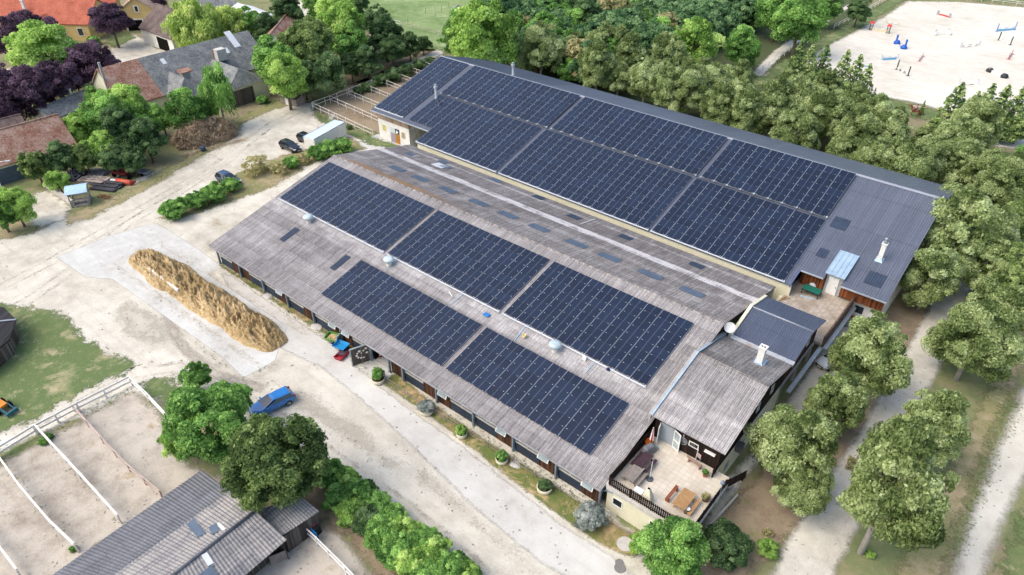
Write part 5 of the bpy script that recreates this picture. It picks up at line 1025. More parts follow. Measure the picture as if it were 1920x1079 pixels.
m = MB(); m.beam((-.7, 0, .45), (-1.6, 0, .5), .06); m.build('handle', galv, w0)
w0 = thing('wheelbarrow', 'bright blue wheelbarrow with yellow wheel hub', 'wheelbarrow', G(641, 657), R_(12))
m = MB(); tub(m, -.62, .6, -.42, .42, .48, .85, .2); m.build('tub', blue_p, w0, bevel=.015)
for s in (-1, 1):
    m = MB(); m.tube([(.3, s*.5-.06, .25), (.3, s*.5+.06, .25)], .25, 16); wh = m.build('wheel', rubber, w0); m = MB(); m.tube([(.3, s*.5-.075, .25), (.3, s*.5+.075, .25)], .14, 12); m.build('hub', M('yellow_plastic', ['#c89a1c', '#dba92a'], .5, .4), wh)
m = MB(); m.beam((-.6, -.25, .55), (-1.35, -.28, .62), .045); m.beam((-.6, .25, .55), (-1.35, .28, .62), .045); m.beam((-1.35, -.28, .62), (-1.35, .28, .62), .045); m.build('handle', galv, w0)
w0 = thing('red_trough', 'red flat cart with dark purple lid on the drive', 'cart', G(642, 668), R_(105))
m = MB(); tub(m, -.8, .8, -.38, .38, .1, .42, .1); m.build('tub', red_p, w0); m = MB(); m.bb(-.35, -.44, .40, .86, .44, .47); m.build('lid', M('purple_lid', ['#4a3440', '#59404c'], .5, .4), w0, bevel=.02)
# round planters along the stable
def planter(u, v, kind, lab, r=.62, pr=.8, ph=1.0):
    p = G(u, v); t = thing('planter', lab, 'planter', (p.x, p.y, 0), 0, 'round concrete planters along the stable')
    m = MB(); m.lathe([(r*.78, 0), (r*.95, .12), (r, .52), (r*.93, .56), (r*.88, .44)], (0, 0, 0), 28); m.lathe([(0, .43), (r*.89, .45)], (0, 0, 0), 28, 1); m.build('tub', [M('cream_concrete', ['#c4bda2', '#d6d0b6', '#e0dac2']), M('potting_soil', ['#3a2f25', '#4b3d30'])], t, smooth=True)
    link('plant', KIND[kind][0], t, (0, 0, .45+pr*ph*.62), (0, 0, rnd.random()*6), (pr, pr, pr*ph/SPEC[kind]['bz']))
planter(710, 716, 'shrub', 'round cream planter with a leafy green plant beside the open gate', .72, .55, 1.6); planter(800, 773, 'lavender', 'round cream planter with silvery lavender along the stable', .75, .85, .6); planter(866, 818, 'shrubbr', 'round planter with spiky green plant, third along the stable rail', .55, .5, 1.0); planter(941, 866, 'shrub', 'round planter with drooping green leaves, fourth along the stable rail', .6, .55, .9); planter(1021, 919, 'dark' if 0 else 'shrubdk', 'round cream planter with low dense shrub, nearest the terrace', .72, .58, .7)
b_ = thing('grey_bin', 'grey metal bin beside the first planter', 'bin', G(719, 708)); m = MB(); m.lathe([(.2, 0), (.26, .8), (.27, .86), (.2, .86)], (0, 0, 0), 16); m.build('bucket', galv, b_, smooth=True); m = MB(); m.lathe([(0, .84), (.22, .85)], (0, 0, 0), 14); m.build('bin_opening', dark, b_)
c_ = thing('traffic_cone', 'red and white striped cone in the open stable gate', 'cone', G(708, 672)+Vector((0, .4, 0))); m = MB(); m.bb(-.2, -.2, 0, .2, .2, .04); m.lathe([(.16, .04), (.05, .65), (0, .66)], (0, 0, 0), 14); m.build('cone_body', M('cone_red', ['#b23a2c', '#c64a3a']), c_, smooth=True); m = MB(); m.lathe([(.132, .2), (.105, .36)], (0, 0, 0), 14); m.build('white_band', white_paint, c_)
def stone(u, v, lab, r): 
    p = G(u, v); m = MB(); bm = bmesh.new(); bmesh.ops.create_icosphere(bm, subdivisions=3, radius=1)
    for q in bm.verts: q.co *= 1+.25*noise.noise(q.co*1.3+Vector((u, v, 0))); q.co.z *= .22
    me = bpy.data.meshes.new('stone_slab'); bm.to_mesh(me); bm.free(); me.materials.append(concrete); o = link('stone_slab', me, None, (p.x, p.y, .06), None, (r, r*.7, r)); tag(o, lab, 'stone')
stone(594, 614, 'pale stone slab on the drive left of the carts', .8); stone(502, 557, 'pale stone slab by the stable wall near the manure heap end', .7); stone(966, 872, 'flat pale stone in the planting strip', .6)
# manholes
for u, v, r, lab, mt in ((1172, 1021, .62, 'large pale round manhole cover in the strip by the round shrub', concrete), (1162, 1066, .4, 'dark round manhole cover set in the drive', M('cast_iron', ['#6f6c69', '#85827e'])), (1161, 1056, .3, 'small grey manhole cover next to the dark one', M('cast_iron', []))):
    p = G(u, v); t = thing('manhole_cover', lab, 'manhole cover', p, 0); m = MB(); m.lathe([(r*1.15, .0), (r*1.15, .085), (r, .09), (r*.97, .078), (0, .08)], (0, 0, 0), 32); m.build('cover', mt, t)
# low rails along the planting strip
def rail_fence(name, label, pts, hs, sp, pr=.05, rr=.035, mat=white_paint, cat='fence', square=False, ph=None, sag=0, group=None, rmat=None):
    t = thing(name, label, cat, (pts[0].x, pts[0].y, 0), 0, group); P = []
    for a, c in zip(pts, pts[1:]):
        n = max(1, round((c-a).length/sp)); P += [a.lerp(c, i/n) for i in range(n)]
    P.append(pts[-1]); ph = ph or max(hs)+.06; o = Vector((pts[0].x, pts[0].y, 0)); m = MB()
    if square: m.bb(-pr, -pr, 0, pr, pr, ph)
    else: m.tube([(0, 0, 0), (0, 0, ph)], pr, 8)
    pm_ = m.build('post', mat); d = pm_.data; bpy.data.objects.remove(pm_)
    for p in P[:100]: link('post', d, t, (p.x-o.x, p.y-o.y, 0), (rnd.gauss(0, .012), rnd.gauss(0, .012), 0))
    for h in hs:
        m = MB()
        for a, c in zip(P, P[1:]):
            a, c = a-o, c-o
            if square: m.beam((a.x, a.y, h), (c.x, c.y, h), rr*1.0, rr*2.6)
            else: m.tube([(a.x, a.y, h+rnd.gauss(0, .008)), (c.x, c.y, h+rnd.gauss(0, .008))], rr, 6)
        m.build('rail', rmat or mat, t)
    return t
F = rail_fence
F('low_rail_fence', 'low weathered two rail fence along the stable planting strip', px((722, 716), (800, 768), (872, 812), (960, 868), (1050, 922), (1110, 958), (1185, 1012)), (.3, .72), 2.6, .05, .03, old_wood, ph=.8)
# ---------------------------------------------------------------- manure heap and its wall
def heap(name, label, cat, A, B, wid, hgt, mat, seed, nu=220, nv=70, rough=.5, ends=.12, group=None, litter=None):
    t = thing(name, label, cat, ((A.x+B.x)/2, (A.y+B.y)/2, 0), math.atan2(B.y-A.y, B.x-A.x), group); L = (B-A).length; m = MB(); rn = random.Random(seed)
    for i in range(nu+1):
        for j in range(nv+1):
            s, w = i/nu, j/nv*2-1; x = (s-.5)*L; e = min(1, min(s, 1-s)/ends)**.5; ww = wid/2*(.82+.22*noise.noise(Vector((x*.22, seed, 0))))*(.35+.65*e)
            pr = max(0, 1-abs(w)**2.1)*e; q = Vector((x, w*wid, seed)); nz = noise.noise(q*.55)*.5+noise.noise(q*1.3)*.42+noise.noise(q*2.7)*.34+noise.noise(q*6)*.2+noise.noise(q*13)*.10
            z = hgt*pr*(.86+rough*nz)+.05*nz*min(1, pr*8); y = w*ww+.25*noise.noise(Vector((x*.6, 9.1+(1 if w > 0 else 0), seed)))*(abs(w) > .6)
            m.v.append((x+.15*noise.noise(q*2.2), y, max(z, -.02)))
    for i in range(nu):
        for j in range(nv): q = i*(nv+1)+j; m.f.append((q, q+nv+1, q+nv+2, q+1)); m.mi.append(0)
    o = m.build('mound', mat, t, smooth=True)
    if litter:
        m2 = MB(); cnt, ln, wd, lm = litter
        for _ in range(cnt):
            i = rn.randrange(3, nu-3); j = rn.randrange(3, nv-3); p = Vector(m.v[i*(nv+1)+j])
            if rn.random() < .12: p = Vector((rn.uniform(-.52, .52)*L, (wid/2+abs(rn.gauss(0, .6)))*rn.choice((-1, 1)), .05))
            d = Vector((rn.gauss(0, 1), rn.gauss(0, 1), rn.gauss(0, .18))).normalized()*ln*rn.uniform(.5, 1.3); sd = d.cross(Vector((0, .2, 1))).normalized()*wd; p.z += .03
            m2.face([p-d-sd, p-d+sd, p+d+sd*.6+Vector((0, 0, .05)), p+d-sd*.6+Vector((0, 0, .05))])
        lo = m2.build('straw_litter' if 'straw' in label else 'branch_litter', lm, t); lo['kind'] = 'stuff'
    return t
heap('manure_heap', 'long golden brown straw manure heap on the concrete slab', 'manure heap', G(258, 478), G(525, 652), 5.9, 1.75, straw_m, 3, rough=1.0, nu=300, nv=90, litter=(9000, .16, .013, M('loose_straw', ['#87734e', '#a8936a', '#c8b38b'], .95, .1)))
a, c = G(272, 508), G(336, 556); d = (c-a).normalized(); n = Vector((-d.y, d.x, 0)); w0 = thing('retaining_wall', 'low white concrete wall holding the manure heap', 'wall', a); m = MB()
m.hexa([a, c, c+n*.25, a+n*.25]+[p+Vector((0, 0, 1.0)) for p in (a, c, c+n*.25, a+n*.25)]); m.build('wall', slab_white if 0 else M('white_concrete', ['#c9c6bf', '#d9d6d0', '#e2e0da']), w0, True)
# brush pile and other stacks by the village trees
a, c = G(328, 276), G(442, 246); heap('brush_pile', 'large pile of dry brown branches at the edge of the yard', 'brush pile', a, c, 8.5, 3.2, M('brush', ['#4a3d31', '#665544', '#84715b', '#9a8870'], .95, .1, (.8, 4, 20), bump=.6), 11, 120, 40, .8, .25, litter=(3800, .95, .028, M('dry_branches', ['#7d6c57', '#a08e74', '#bfad92', '#d2c1a5'], .95, .1)))
p = G(382, 284); t = thing('blue_barrel', 'dark blue plastic barrel beside the brush pile', 'barrel', p); m = MB(); m.lathe([(.0, 0), (.38, 0), (.43, .15), (.43, .75), (.38, .9), (.1, .93), (0, .93)], (0, 0, 0), 20); m.build('barrel_body', M('dark_blue_plastic', ['#2b3f58', '#38506d'], .5, .4), t, smooth=True); m = MB(); m.lathe([(.44, .28), (.455, .31), (.44, .34)], (0, 0, 0), 20); m.lathe([(.44, .58), (.455, .61), (.44, .64)], (0, 0, 0), 20); m.build('barrel_ring', blackp, t)
# wooden pavilion with curved blue roof
t = thing('garden_pavilion', 'small open timber pavilion with curved pale blue roof', 'pavilion', G(160, 382)+Vector((-.7, -.2, 0)), R_(62)); m = MB(); N = 10
for i in range(N):
    a0, a1 = -1+2*i/N, -1+2*(i+1)/N; z = lambda q: 2.75-.5*q*q
    m.hexa([(-1.5, a0*1.6, z(a0)), (1.5, a0*1.6, z(a0)), (1.5, a1*1.6, z(a1)), (-1.5, a1*1.6, z(a1)), (-1.5, a0*1.6, z(a0)+.06), (1.5, a0*1.6, z(a0)+.06), (1.5, a1*1.6, z(a1)+.06), (-1.5, a1*1.6, z(a1)+.06)])
m.build('roof', M('pale_blue_sheet', ['#8fb2cd', '#a5c3da', '#b8d1e3'], .5, .4), t)
for x in (-1.2, 1.2):
    for y in (-1.25, 1.25): m = MB(); m.bb(x-.06, y-.06, 0, x+.06, y+.06, 2.5); m.build('post', old_wood, t)
m = MB()
for y in (-1.25, 1.25): m.bb(-1.2, y-.03, .85, 1.2, y+.03, .95); m.bb(-1.2, y-.03, .1, 1.2, y+.03, .2); [m.bb(-1.1+k*.3, y-.02, .2, -1.04+k*.3, y+.02, .85) for k in range(8)]
for x in (-1.2, 1.2):
    m.bb(x-.03, -1.2, .85, x+.03, 1.2, .95); m.bb(x-.03, -1.2, .1, x+.03, 1.2, .2)
    for k in range(4): m.beam((x, -1.1+k*.55, .2), (x, -.85+k*.55, .85), .06); m.beam((x, -.6+k*.55, .2), (x, -.85+k*.55, .85), .06)
m.build('railing', M('silver_wood', ['#8a8780', '#a5a29b', '#b9b6ae']), t); m = MB(); m.bb(-1.15, -.5, .42, 1.15, .1, .48); m.bb(-1.25, -1.3, .0, 1.25, 1.3, .1); m.build('bench', old_wood, t)
def stack(label, u, v, rz, L, W, n, mat, name='board_stack', cat='stack', gap=.06, lean=0, wob=.25):
    t = thing(name, label, cat, G(u, v), rz); rn = random.Random(int(u*7+v))
    for k in range(n):
        m = MB()
        for j in range(3): m.box((rn.uniform(-wob, wob), (j-1)*W/3*1.02, .1+k*(.1+gap)+lean*(j-1)), (L*rn.uniform(.85, 1), W/3*.92, .09), rn.gauss(0, .03))
        m.build('board_layer', mat, t)
    return t
stack('stack of dark grey weathered boards right of the pavilion', 200, 352, R_(26), 4.6, 2.6, 3, M('dark_timber', ['#2d2e32', '#3f4045', '#56575c'], .85, .2, (1, 6, 20)), lean=.12); stack('stack of brown and white striped old boards behind the dark boards', 182, 342, R_(26), 5.2, 2.2, 4, M('striped_timber', ['#4b4038', '#7c6f66', '#b9b0a8', '#8f857c'], .85, .2, (2, 5, 12)), wob=.4); stack('pile of pale corrugated sheets under the trees', 183, 326, R_(20), 3.6, 2.0, 3, M('grey_sheets', ['#6b6c6f', '#838487', '#9a9b9d']))
heap('rubbish_pile', 'dark pile of rolled foil and rags behind the pavilion', 'rubbish pile', G(132, 340), G(160, 322), 3.6, 1.4, M('dark_foil', ['#17181b', '#25272b', '#3a3d42'], .5, .4, (1, 4, 14)), 5, 60, 30, .9, .3, litter=(260, .5, .08, M('pale_rags', ['#a9a5a5', '#c6c2c2'])))
t = thing('roller_implement', 'orange red field roller at the roadside', 'implement', G(234, 346), R_(24)); m = MB(); m.tube([(-1.4, 0, .45), (-1.3, 0, .45), (1.3, 0, .45), (1.4, 0, .45)], [.3, .42, .42, .3], 20); m.build('drum', M('orange_metal', ['#b84b34', '#cf5a40'], .5, .4), t, smooth=True); m = MB(); m.bb(-1.5, -.08, .38, 1.5, .08, .5); m.bb(-1.55, -.1, .2, -1.45, .8, .5); m.bb(1.45, -.1, .2, 1.55, .8, .5); m.build('frame', red_p, t)
t = thing('seed_box', 'dark red seed hopper on a frame behind the orange roller', 'implement', G(230, 334), R_(22)); m = MB(); tub(m, -1.2, 1.2, -.3, .3, .7, 1.3, .25); m.build('hopper', M('dark_red_metal', ['#6f2429', '#852e33'], .55, .4), t)
for s in (-1, 1): m = MB(); m.tube([(s*1.4, 0, .45), (s*1.55, 0, .45)], .45, 16); m.build('wheel', rubber, t)
t = thing('harrow', 'rust red harrow frame lying on the verge by the pavilion', 'implement', G(196, 371), R_(20)); m = MB()
for k in range(4): m.beam((-.9+k*.6, -.35, .15), (-.9+k*.6, .35, .25), .06)
m.beam((-1.1, -.3, .18), (1.1, -.3, .18), .07); m.beam((-1.1, .3, .22), (1.1, .3, .22), .07); m.beam((-.6, 0, .2), (.4, .1, .6), .06); m.build('frame', M('rust_red', ['#8d3f2a', '#a44c34'], .8, .2), t); m = MB(); [m.beam((-.9+k*.3, -.3+.6*(k % 2), .2), (-.9+k*.3, -.3+.6*(k % 2), .0), .04) for k in range(7)]; m.build('tine', M('rust_red', []), t)
t = thing('gas_tank', 'grey tank and drums beside the red seed hopper', 'tank', G(216, 343), R_(24)); m = MB(); m.tube([(-.5, 0, .35), (.5, 0, .35)], .35, 16); m.build('tank_body', galv, t); m = MB(); m.lathe([(.0, 0), (.28, 0), (.28, .8), (0, .82)], (.2, .75, 0), 16); m.build('drum', M('grey_unit', []), t)
t = thing('small_trailer', 'small grey cart with junk farther along the verge', 'cart', G(272, 328), R_(24)); m = MB(); tub(m, -.9, .9, -.55, .55, .4, .75, .05); m.build('tub', M('grey_sheets', []), t)
for s in (-1, 1): m = MB(); m.tube([(0, s*.62, .28), (0, s*.74, .28)], .28, 14); m.build('wheel', rubber, t)
# retaining wall and lamp post
a, c = G(85, 352), G(137, 388); d = (c-a).normalized(); n = Vector((-d.y, d.x, 0))*.3; t = thing('garden_wall', 'low pale wall edging the garage yard', 'wall', a); m = MB(); m.hexa([a, c, c+n, a+n]+[p+Vector((0, 0, .9)) for p in (a, c, c+n, a+n)]); m.build('wall', concrete, t, True); m = MB(); m.hexa([p+Vector((0, 0, .9)) for p in (a-n*.2, c-n*.2, c+n*1.2, a+n*1.2)]+[p+Vector((0, 0, 1.0)) for p in (a-n*.2, c-n*.2, c+n*1.2, a+n*1.2)]); m.build('coping', M('pale_coping', ['#b3ada3', '#c4beb4']), t, True)
p = G(15, 378); t = thing('street_lamp', 'white curved street lamp at the left edge', 'street lamp', p); m = MB(); m.tube([(0, 0, 0), (0, 0, 4.6), (-.05, .0, 5.4), (.3, .4, 6.1), (1.0, 1.1, 6.5), (1.5, 1.6, 6.6)], [.09, .075, .07, .06, .05, .045], 10); m.build('pole', white_paint, t, smooth=True); m = MB(); m.box((1.75, 1.85, 6.62), (.75, .28, .14), R_(45)); m.build('lamp_head', galv, t, bevel=.03)
# orange machine at the left edge
t = thing('farm_loader', 'small orange loader with teal frame beside the dark shed', 'loader', G(8, 770), R_(15)); m = MB(); m.hexa([(-1.2, -.5, .5), (.3, -.5, .5), (.3, .5, .5), (-1.2, .5, .5), (-1.0, -.45, 1.05), (.45, -.42, .9), (.45, .42, .9), (-1.0, .45, 1.05)]); m.build('body', M('orange_paint', ['#c9791a', '#de8d24'], .4, .5), t, bevel=.05); m = MB(); m.beam((.2, -.45, .55), (1.5, -.4, .4), .1); m.beam((.2, .45, .55), (1.5, .4, .4), .1); m.bb(1.4, -.6, .15, 1.55, .6, .6); m.beam((.3, -.4, .9), (1.45, -.4, .5), .08); m.beam((.3, .4, .9), (1.45, .4, .5), .08); m.build('loader_arm', M('teal_metal', ['#2a5a66', '#376d79'], .5, .4), t)
for x in (-.9, .15):
    for s in (-1, 1): m = MB(); m.tube([(x, s*.5, .38), (x, s*.78, .38)], .38, 16); m.build('wheel', rubber, t)
# rugs on the white rail
t = thing('horse_rug', 'bright blue horse rug hung over the white rail', 'horse rug', G(588, 1016)+Vector((0, 0, 0)), 0); a = G(583, 992, 1.25)-Vector(t.location); c = G(594, 1001, 1.25)-Vector(t.location)
def rug(t, a, c, drop, mat, top=None):
    m = MB(); n = 10; d = (c-a); q = Vector((-d.y, d.x, 0)).normalized()*.06
    for s in (-1, 1):
        for i in range(n):
            f0, f1 = i/n, (i+1)/n; w = lambda f: q*s*(1+.9*math.sin(f*14+s))
            m.face([a.lerp(c, f0)+q*s*.3+Vector((0, 0, .05)), a.lerp(c, f1)+q*s*.3+Vector((0, 0, .05)), a.lerp(c, f1)+w(f1)-Vector((0, 0, drop*(.9+.1*math.sin(f1*9)))), a.lerp(c, f0)+w(f0)-Vector((0, 0, drop*(.9+.1*math.sin(f0*9))))])
    for i in range(n): f0, f1 = i/n, (i+1)/n; m.face([a.lerp(c, f0)+q*.3+Vector((0, 0, .05)), a.lerp(c, f1)+q*.3+Vector((0, 0, .05)), a.lerp(c, f1)-q*.3+Vector((0, 0, .05)), a.lerp(c, f0)-q*.3+Vector((0, 0, .05))])
    m.build('cloth', mat, t, smooth=True); m = MB(); m.beam(a.lerp(c, .1)+q*1.6-Vector((0, 0, drop*.55)), a.lerp(c, .9)+q*1.6-Vector((0, 0, drop*.55)), .04); m.build('strap', blackp, t)
rug(t, a, c, 1.0, M('blue_cloth', ['#15639c', '#1d78b8'], .8, .2))
t = thing('horse_rug', 'dark purple horse rug hung by the board hut', 'horse rug', G(578, 1012), 0); a = G(575, 990, 1.3)-Vector(t.location); c = G(579, 994, 1.3)-Vector(t.location); rug(t, a, c, 1.2, M('purple_cloth', ['#3b3560', '#4a4373'], .8, .2))
t = thing('dark_rug_heap', 'black rugs with a rust red blanket behind the white rail', 'rugs', G(592, 998)); m = MB(); m.hexa([(-.5, -.4, 0), (.5, -.4, 0), (.5, .4, 0), (-.5, .4, 0), (-.35, -.3, .95), (.4, -.25, .85), (.35, .3, .9), (-.4, .25, 1.0)]); m.build('black_rug', blackp, t, bevel=.12); m = MB(); m.hexa([(-.3, -.2, .95), (.15, -.2, .95), (.15, .2, .95), (-.3, .2, .95), (-.2, -.15, 1.1), (.1, -.1, 1.08), (.1, .15, 1.1), (-.2, .15, 1.12)]); m.build('rust_blanket', M('rust_cloth', ['#7a3e2b', '#8d4b35'], .9, .1), t, bevel=.05)
# bins by the hall end wall
def bin_(u, v, mat, lab, r=.33, h=1.0, lid=None):
    t = thing('waste_bin', lab, 'bin', G(u, v)); m = MB(); m.lathe([(0, 0), (r*.85, 0), (r, .1), (r, h), (0, h)], (0, 0, 0), 18); m.build('bin_body', mat, t, smooth=True); m = MB(); m.lathe([(r*1.08, h), (r*1.05, h+.1), (0, h+.16)], (0, 0, 0), 18); m.build('bin_lid', lid or mat, t, smooth=True)
bin_(1585, 611, M('grey_green_plastic', ['#6b7a76', '#7d8c88'], .5, .4), 'grey green round bin by the white end wall', .36, 1.05); bin_(1603, 609, blackp, 'black bin with yellow band by the white end wall', .34, .85, M('grey_unit', [])); bin_(1575, 602, blackp, 'black bin in the corner under the rear terrace', .4, 1.1); bin_(1594, 603, M('red_plastic', ['#a23a2a', '#b54a36']), 'small red bin between the two larger bins', .2, .7)
t = thing('green_board', 'dark green board leaning on the white end wall', 'board', G(1614, 606), R_(10)); m = MB(); m.hexa([(-.8, -.6, 0), (.8, -.6, 0), (.8, -.55, 0), (-.8, -.55, 0), (-.8, .2, 1.2), (.8, .2, 1.2), (.8, .25, 1.2), (-.8, .25, 1.2)]); m.build('board', M('green_sheet', ['#23463c', '#2e5549'], .5, .4), t); m = MB(); m.beam((-.8, -.62, .02), (-.8, .2, 1.22), .05); m.beam((.8, -.62, .02), (.8, .2, 1.22), .05); m.build('frame', galv, t)
# ---------------------------------------------------------------- terrace furniture (deck 3.0)
def T(u, v, z=3.0): return G(u, v, z)
def picnic(label, P, rz, mat, seatm, L=1.9, w=.85, legs=None, bench=((-1, .72), (1, .72)), zt=.75, plank=6):
    t = thing('picnic_table', label, 'table', P, rz); m = MB(); pw = w/plank
    for i in range(plank): m.bb(-L/2, -w/2+i*pw+.008, zt-.05, L/2, -w/2+(i+1)*pw-.008, zt)
    m.build('tabletop', mat, t)
    for s, o in bench:
        m = MB(); [m.bb(-L/2, s*o-.14+j*.14, .42, L/2, s*o-.01+j*.14, .46) for j in range(2)]; m.build('bench', seatm, t)
    for x in (-L*.36, L*.36):
        m = MB(); m.beam((x, -.55, 0), (x, -.2, zt-.05), .09, .05); m.beam((x, .55, 0), (x, .2, zt-.05), .09, .05); m.bb(x-.03, -.8, .34, x+.03, .8, .42); m.build('leg', legs or mat, t)
dirY = R_(90)
picnic('weathered grey picnic table in the front corner of the terrace', T(1188, 897), dirY, old_wood, old_wood, 1.9, .95)
picnic('dark plum picnic table beside the terrace fence', T(1206, 873), dirY, plum_wood, plum_wood, 1.9, .9)
t1_ = picnic('golden pine table with a reddish bench on the terrace', T(1281, 946), dirY, pine_wood, pine_wood, 2.1, 1.15, bench=((-1, .95),), plank=9)
t = thing('bench', 'reddish wooden bench left of the pine table', 'bench', T(1263, 935)+Vector((-.25, .1, 0)), dirY)
def simple_bench(t, mat, L, back=False):
    for y in (-.1, .05): m = MB(); m.bb(-L/2, y, .42, L/2, y+.13, .46); m.build('seat_slat', mat, t)
    for x in (-L*.38, L*.38): m = MB(); m.bb(x-.04, -.16, 0, x+.04, .2, .42); m.build('leg', mat, t)
    if back:
        m = MB(); [m.hexa([(-L/2, .2+j*.03, .55+j*.15), (L/2, .2+j*.03, .55+j*.15), (L/2, .23+j*.03, .55+j*.15), (-L/2, .23+j*.03, .55+j*.15), (-L/2, .22+j*.03, .66+j*.15), (L/2, .22+j*.03, .66+j*.15), (L/2, .25+j*.03, .66+j*.15), (-L/2, .25+j*.03, .66+j*.15)]) for j in range(3)]; m.build('backrest', mat, t)
simple_bench(t, rust_wood, 1.9)
t = thing('garden_bench', 'pale brown garden bench in front of the boarded wall', 'bench', T(1302, 872), R_(170)); simple_bench(t, M('faded_wood', ['#8f7568', '#a58b7d']), 1.5, True)
t = thing('garden_chair', 'pinkish chair behind the garden bench', 'chair', T(1312, 862), R_(160)); m = MB(); m.bb(-.25, -.25, .4, .25, .25, .45); m.build('seat', M('pink_plastic', ['#b39a96', '#c4aba7']), t); m = MB(); m.bb(-.25, .22, .45, .25, .27, .9); m.build('backrest', M('pink_plastic', []), t); [MB().bb(x-.02, y-.02, 0, x+.02, y+.02, .4).build('leg', galv, t) for x in (-.22, .22) for y in (-.22, .22)]
t = thing('parasol_base', 'bare parasol stand with pale pole on the terrace', 'parasol stand', T(1218, 899)); m = MB(); m.lathe([(.32, 0), (.32, .08), (.08, .1), (.06, .3)], (0, 0, 0), 20); m.build('base', M('grey_unit', []), t); m = MB(); m.tube([(0, 0, .1), (0, 0, 2.3)], .03, 8); m.build('pole', white_paint, t)
t = thing('closed_parasol', 'folded red and white parasol by the terrace door', 'parasol', T(1220, 836)); m = MB(); m.tube([(0, 0, 0), (0, 0, 2.4)], .03, 8); m.build('pole', white_paint, t); m = MB()
for k in range(8): a0, a1 = k*math.pi/4, (k+1)*math.pi/4; m.face([(.05*math.cos(a0), .05*math.sin(a0), 2.35), (.05*math.cos(a1), .05*math.sin(a1), 2.35), (.22*math.cos(a1), .22*math.sin(a1), .8), (.22*math.cos(a0), .22*math.sin(a0), .8)], k % 2)
m.build('canopy', [M('parasol_red', ['#a2222f', '#b52c39'], .8, .2), white_paint], t)
t = thing('covered_grill', 'grill under a grey cover at the terrace fence', 'grill', T(1212, 853)+Vector((0, .3, 0)), R_(80)); m = MB(); m.hexa([(-.8, -.45, 0), (.8, -.45, 0), (.8, .45, 0), (-.8, .45, 0), (-.55, -.25, .95), (.5, -.3, .85), (.55, .25, .9), (-.5, .3, 1.0)]); m.build('cover', M('grey_cover', ['#5b5c60', '#6d6e72', '#7d7e82'], .7, .3), t, bevel=.15); m = MB(); m.hexa([(.4, -.3, .6), (.95, -.4, .2), (.9, .3, .25), (.4, .25, .6), (.4, -.3, .7), (1.0, -.4, .3), (.95, .3, .35), (.4, .25, .72)]); m.build('teal_cloth', M('teal_cloth', ['#6f8d90', '#8fa9ab'], .8, .2), t)
t = thing('flower_pot', 'terracotta pot with orange flowers by the terrace door', 'flower pot', T(1216, 838)); m = MB(); m.lathe([(.16, 0), (.24, .35), (.25, .4), (.2, .38), (0, .36)], (0, 0, 0), 18); m.build('pot', M('terracotta', ['#9a5a3c', '#b06a48']), t, smooth=True); link('flowers', crown_mesh('flowers', 77, leaf('flower_leaves', ['#6f6a20', '#b5652a', '#c9752f', '#4c6428']), 14, .4, 40, .12, .8, 'shrub'), t, (0, 0, .55), None, (.35, .35, .35))
t = thing('side_table', 'small white topped table inside the terrace fence', 'table', T(1196, 930)); m = MB(); m.bb(-.4, -.3, .68, .4, .3, .74); m.build('tabletop', white_sheet, t); [MB().bb(x-.03, y-.03, 0, x+.03, y+.03, .68).build('leg', M('grey_unit', []), t) for x in (-.35, .35) for y in (-.25, .25)]
t = thing('stone_oven', 'cream garden fireplace with dark flue hole on the terrace', 'fireplace', T(1213, 938), R_(5)); m = MB(); m.hexa([(-.4, -.35, 0), (.4, -.35, 0), (.4, .35, 0), (-.4, .35, 0), (-.4, -.35, .6), (.4, -.35, .6), (.4, .35, .6), (-.4, .35, .6)]); m.hexa([(-.4, -.35, .6), (.4, -.35, .6), (.4, .35, .6), (-.4, .35, .6), (-.12, -.12, 1.5), (.12, -.12, 1.5), (.12, .12, 1.5), (-.12, .12, 1.5)]); m.build('fireplace_body', cream_plaster, t, bevel=.03); m = MB(); m.bb(-.1, -.1, 1.5, .1, .1, 1.515); m.build('flue_hole', dark, t)
t = thing('planter_basket', 'round brown pot with withered plants near the stair', 'flower pot', T(1322, 938)); m = MB(); m.lathe([(.25, 0), (.36, .4), (.37, .45), (.3, .42), (0, .4)], (0, 0, 0), 20); m.build('pot', M('brown_wicker', ['#5a4a3a', '#6e5c49']), t, smooth=True); link('plants', KIND['sparse'][0], t, (0, 0, .55), None, (.35, .35, .3))
t = thing('bush_pot', 'small pot with round green bush by the stair', 'flower pot', T(1321, 893)); m = MB(); m.lathe([(.16, 0), (.2, .3), (0, .28)], (0, 0, 0), 16); m.build('pot', M('terracotta', []), t); link('plant', KIND['shrub'][1], t, (0, 0, .5), None, (.28, .28, .28))
t = thing('waste_basket', 'small round bin in the front right corner of the terrace', 'bin', T(1291, 975)+Vector((-.4, .5, 0))); m = MB(); m.lathe([(.18, 0), (.22, .6), (.2, .6)], (0, 0, 0), 16); m.build('bin_body', M('grey_unit', []), t); m = MB(); m.lathe([(0, .58), (.2, .59)], (0, 0, 0), 16); m.build('bin_opening', white_sheet, t)
p = T(1344, 922); t = thing('terrace_lamp', 'blue grey lamp on the terrace fence post', 'lamp', p+Vector((.35, -.2, 0))); m = MB(); m.tube([(0, 0, 0), (0, 0, 1.5)], .03, 8); m.build('pole', galv, t); m = MB(); m.lathe([(.05, 1.45), (.2, 1.55), (.16, 1.75), (0, 1.82)], (0, 0, 0), 16); m.build('lamp_shade', steel_blue, t, smooth=True)
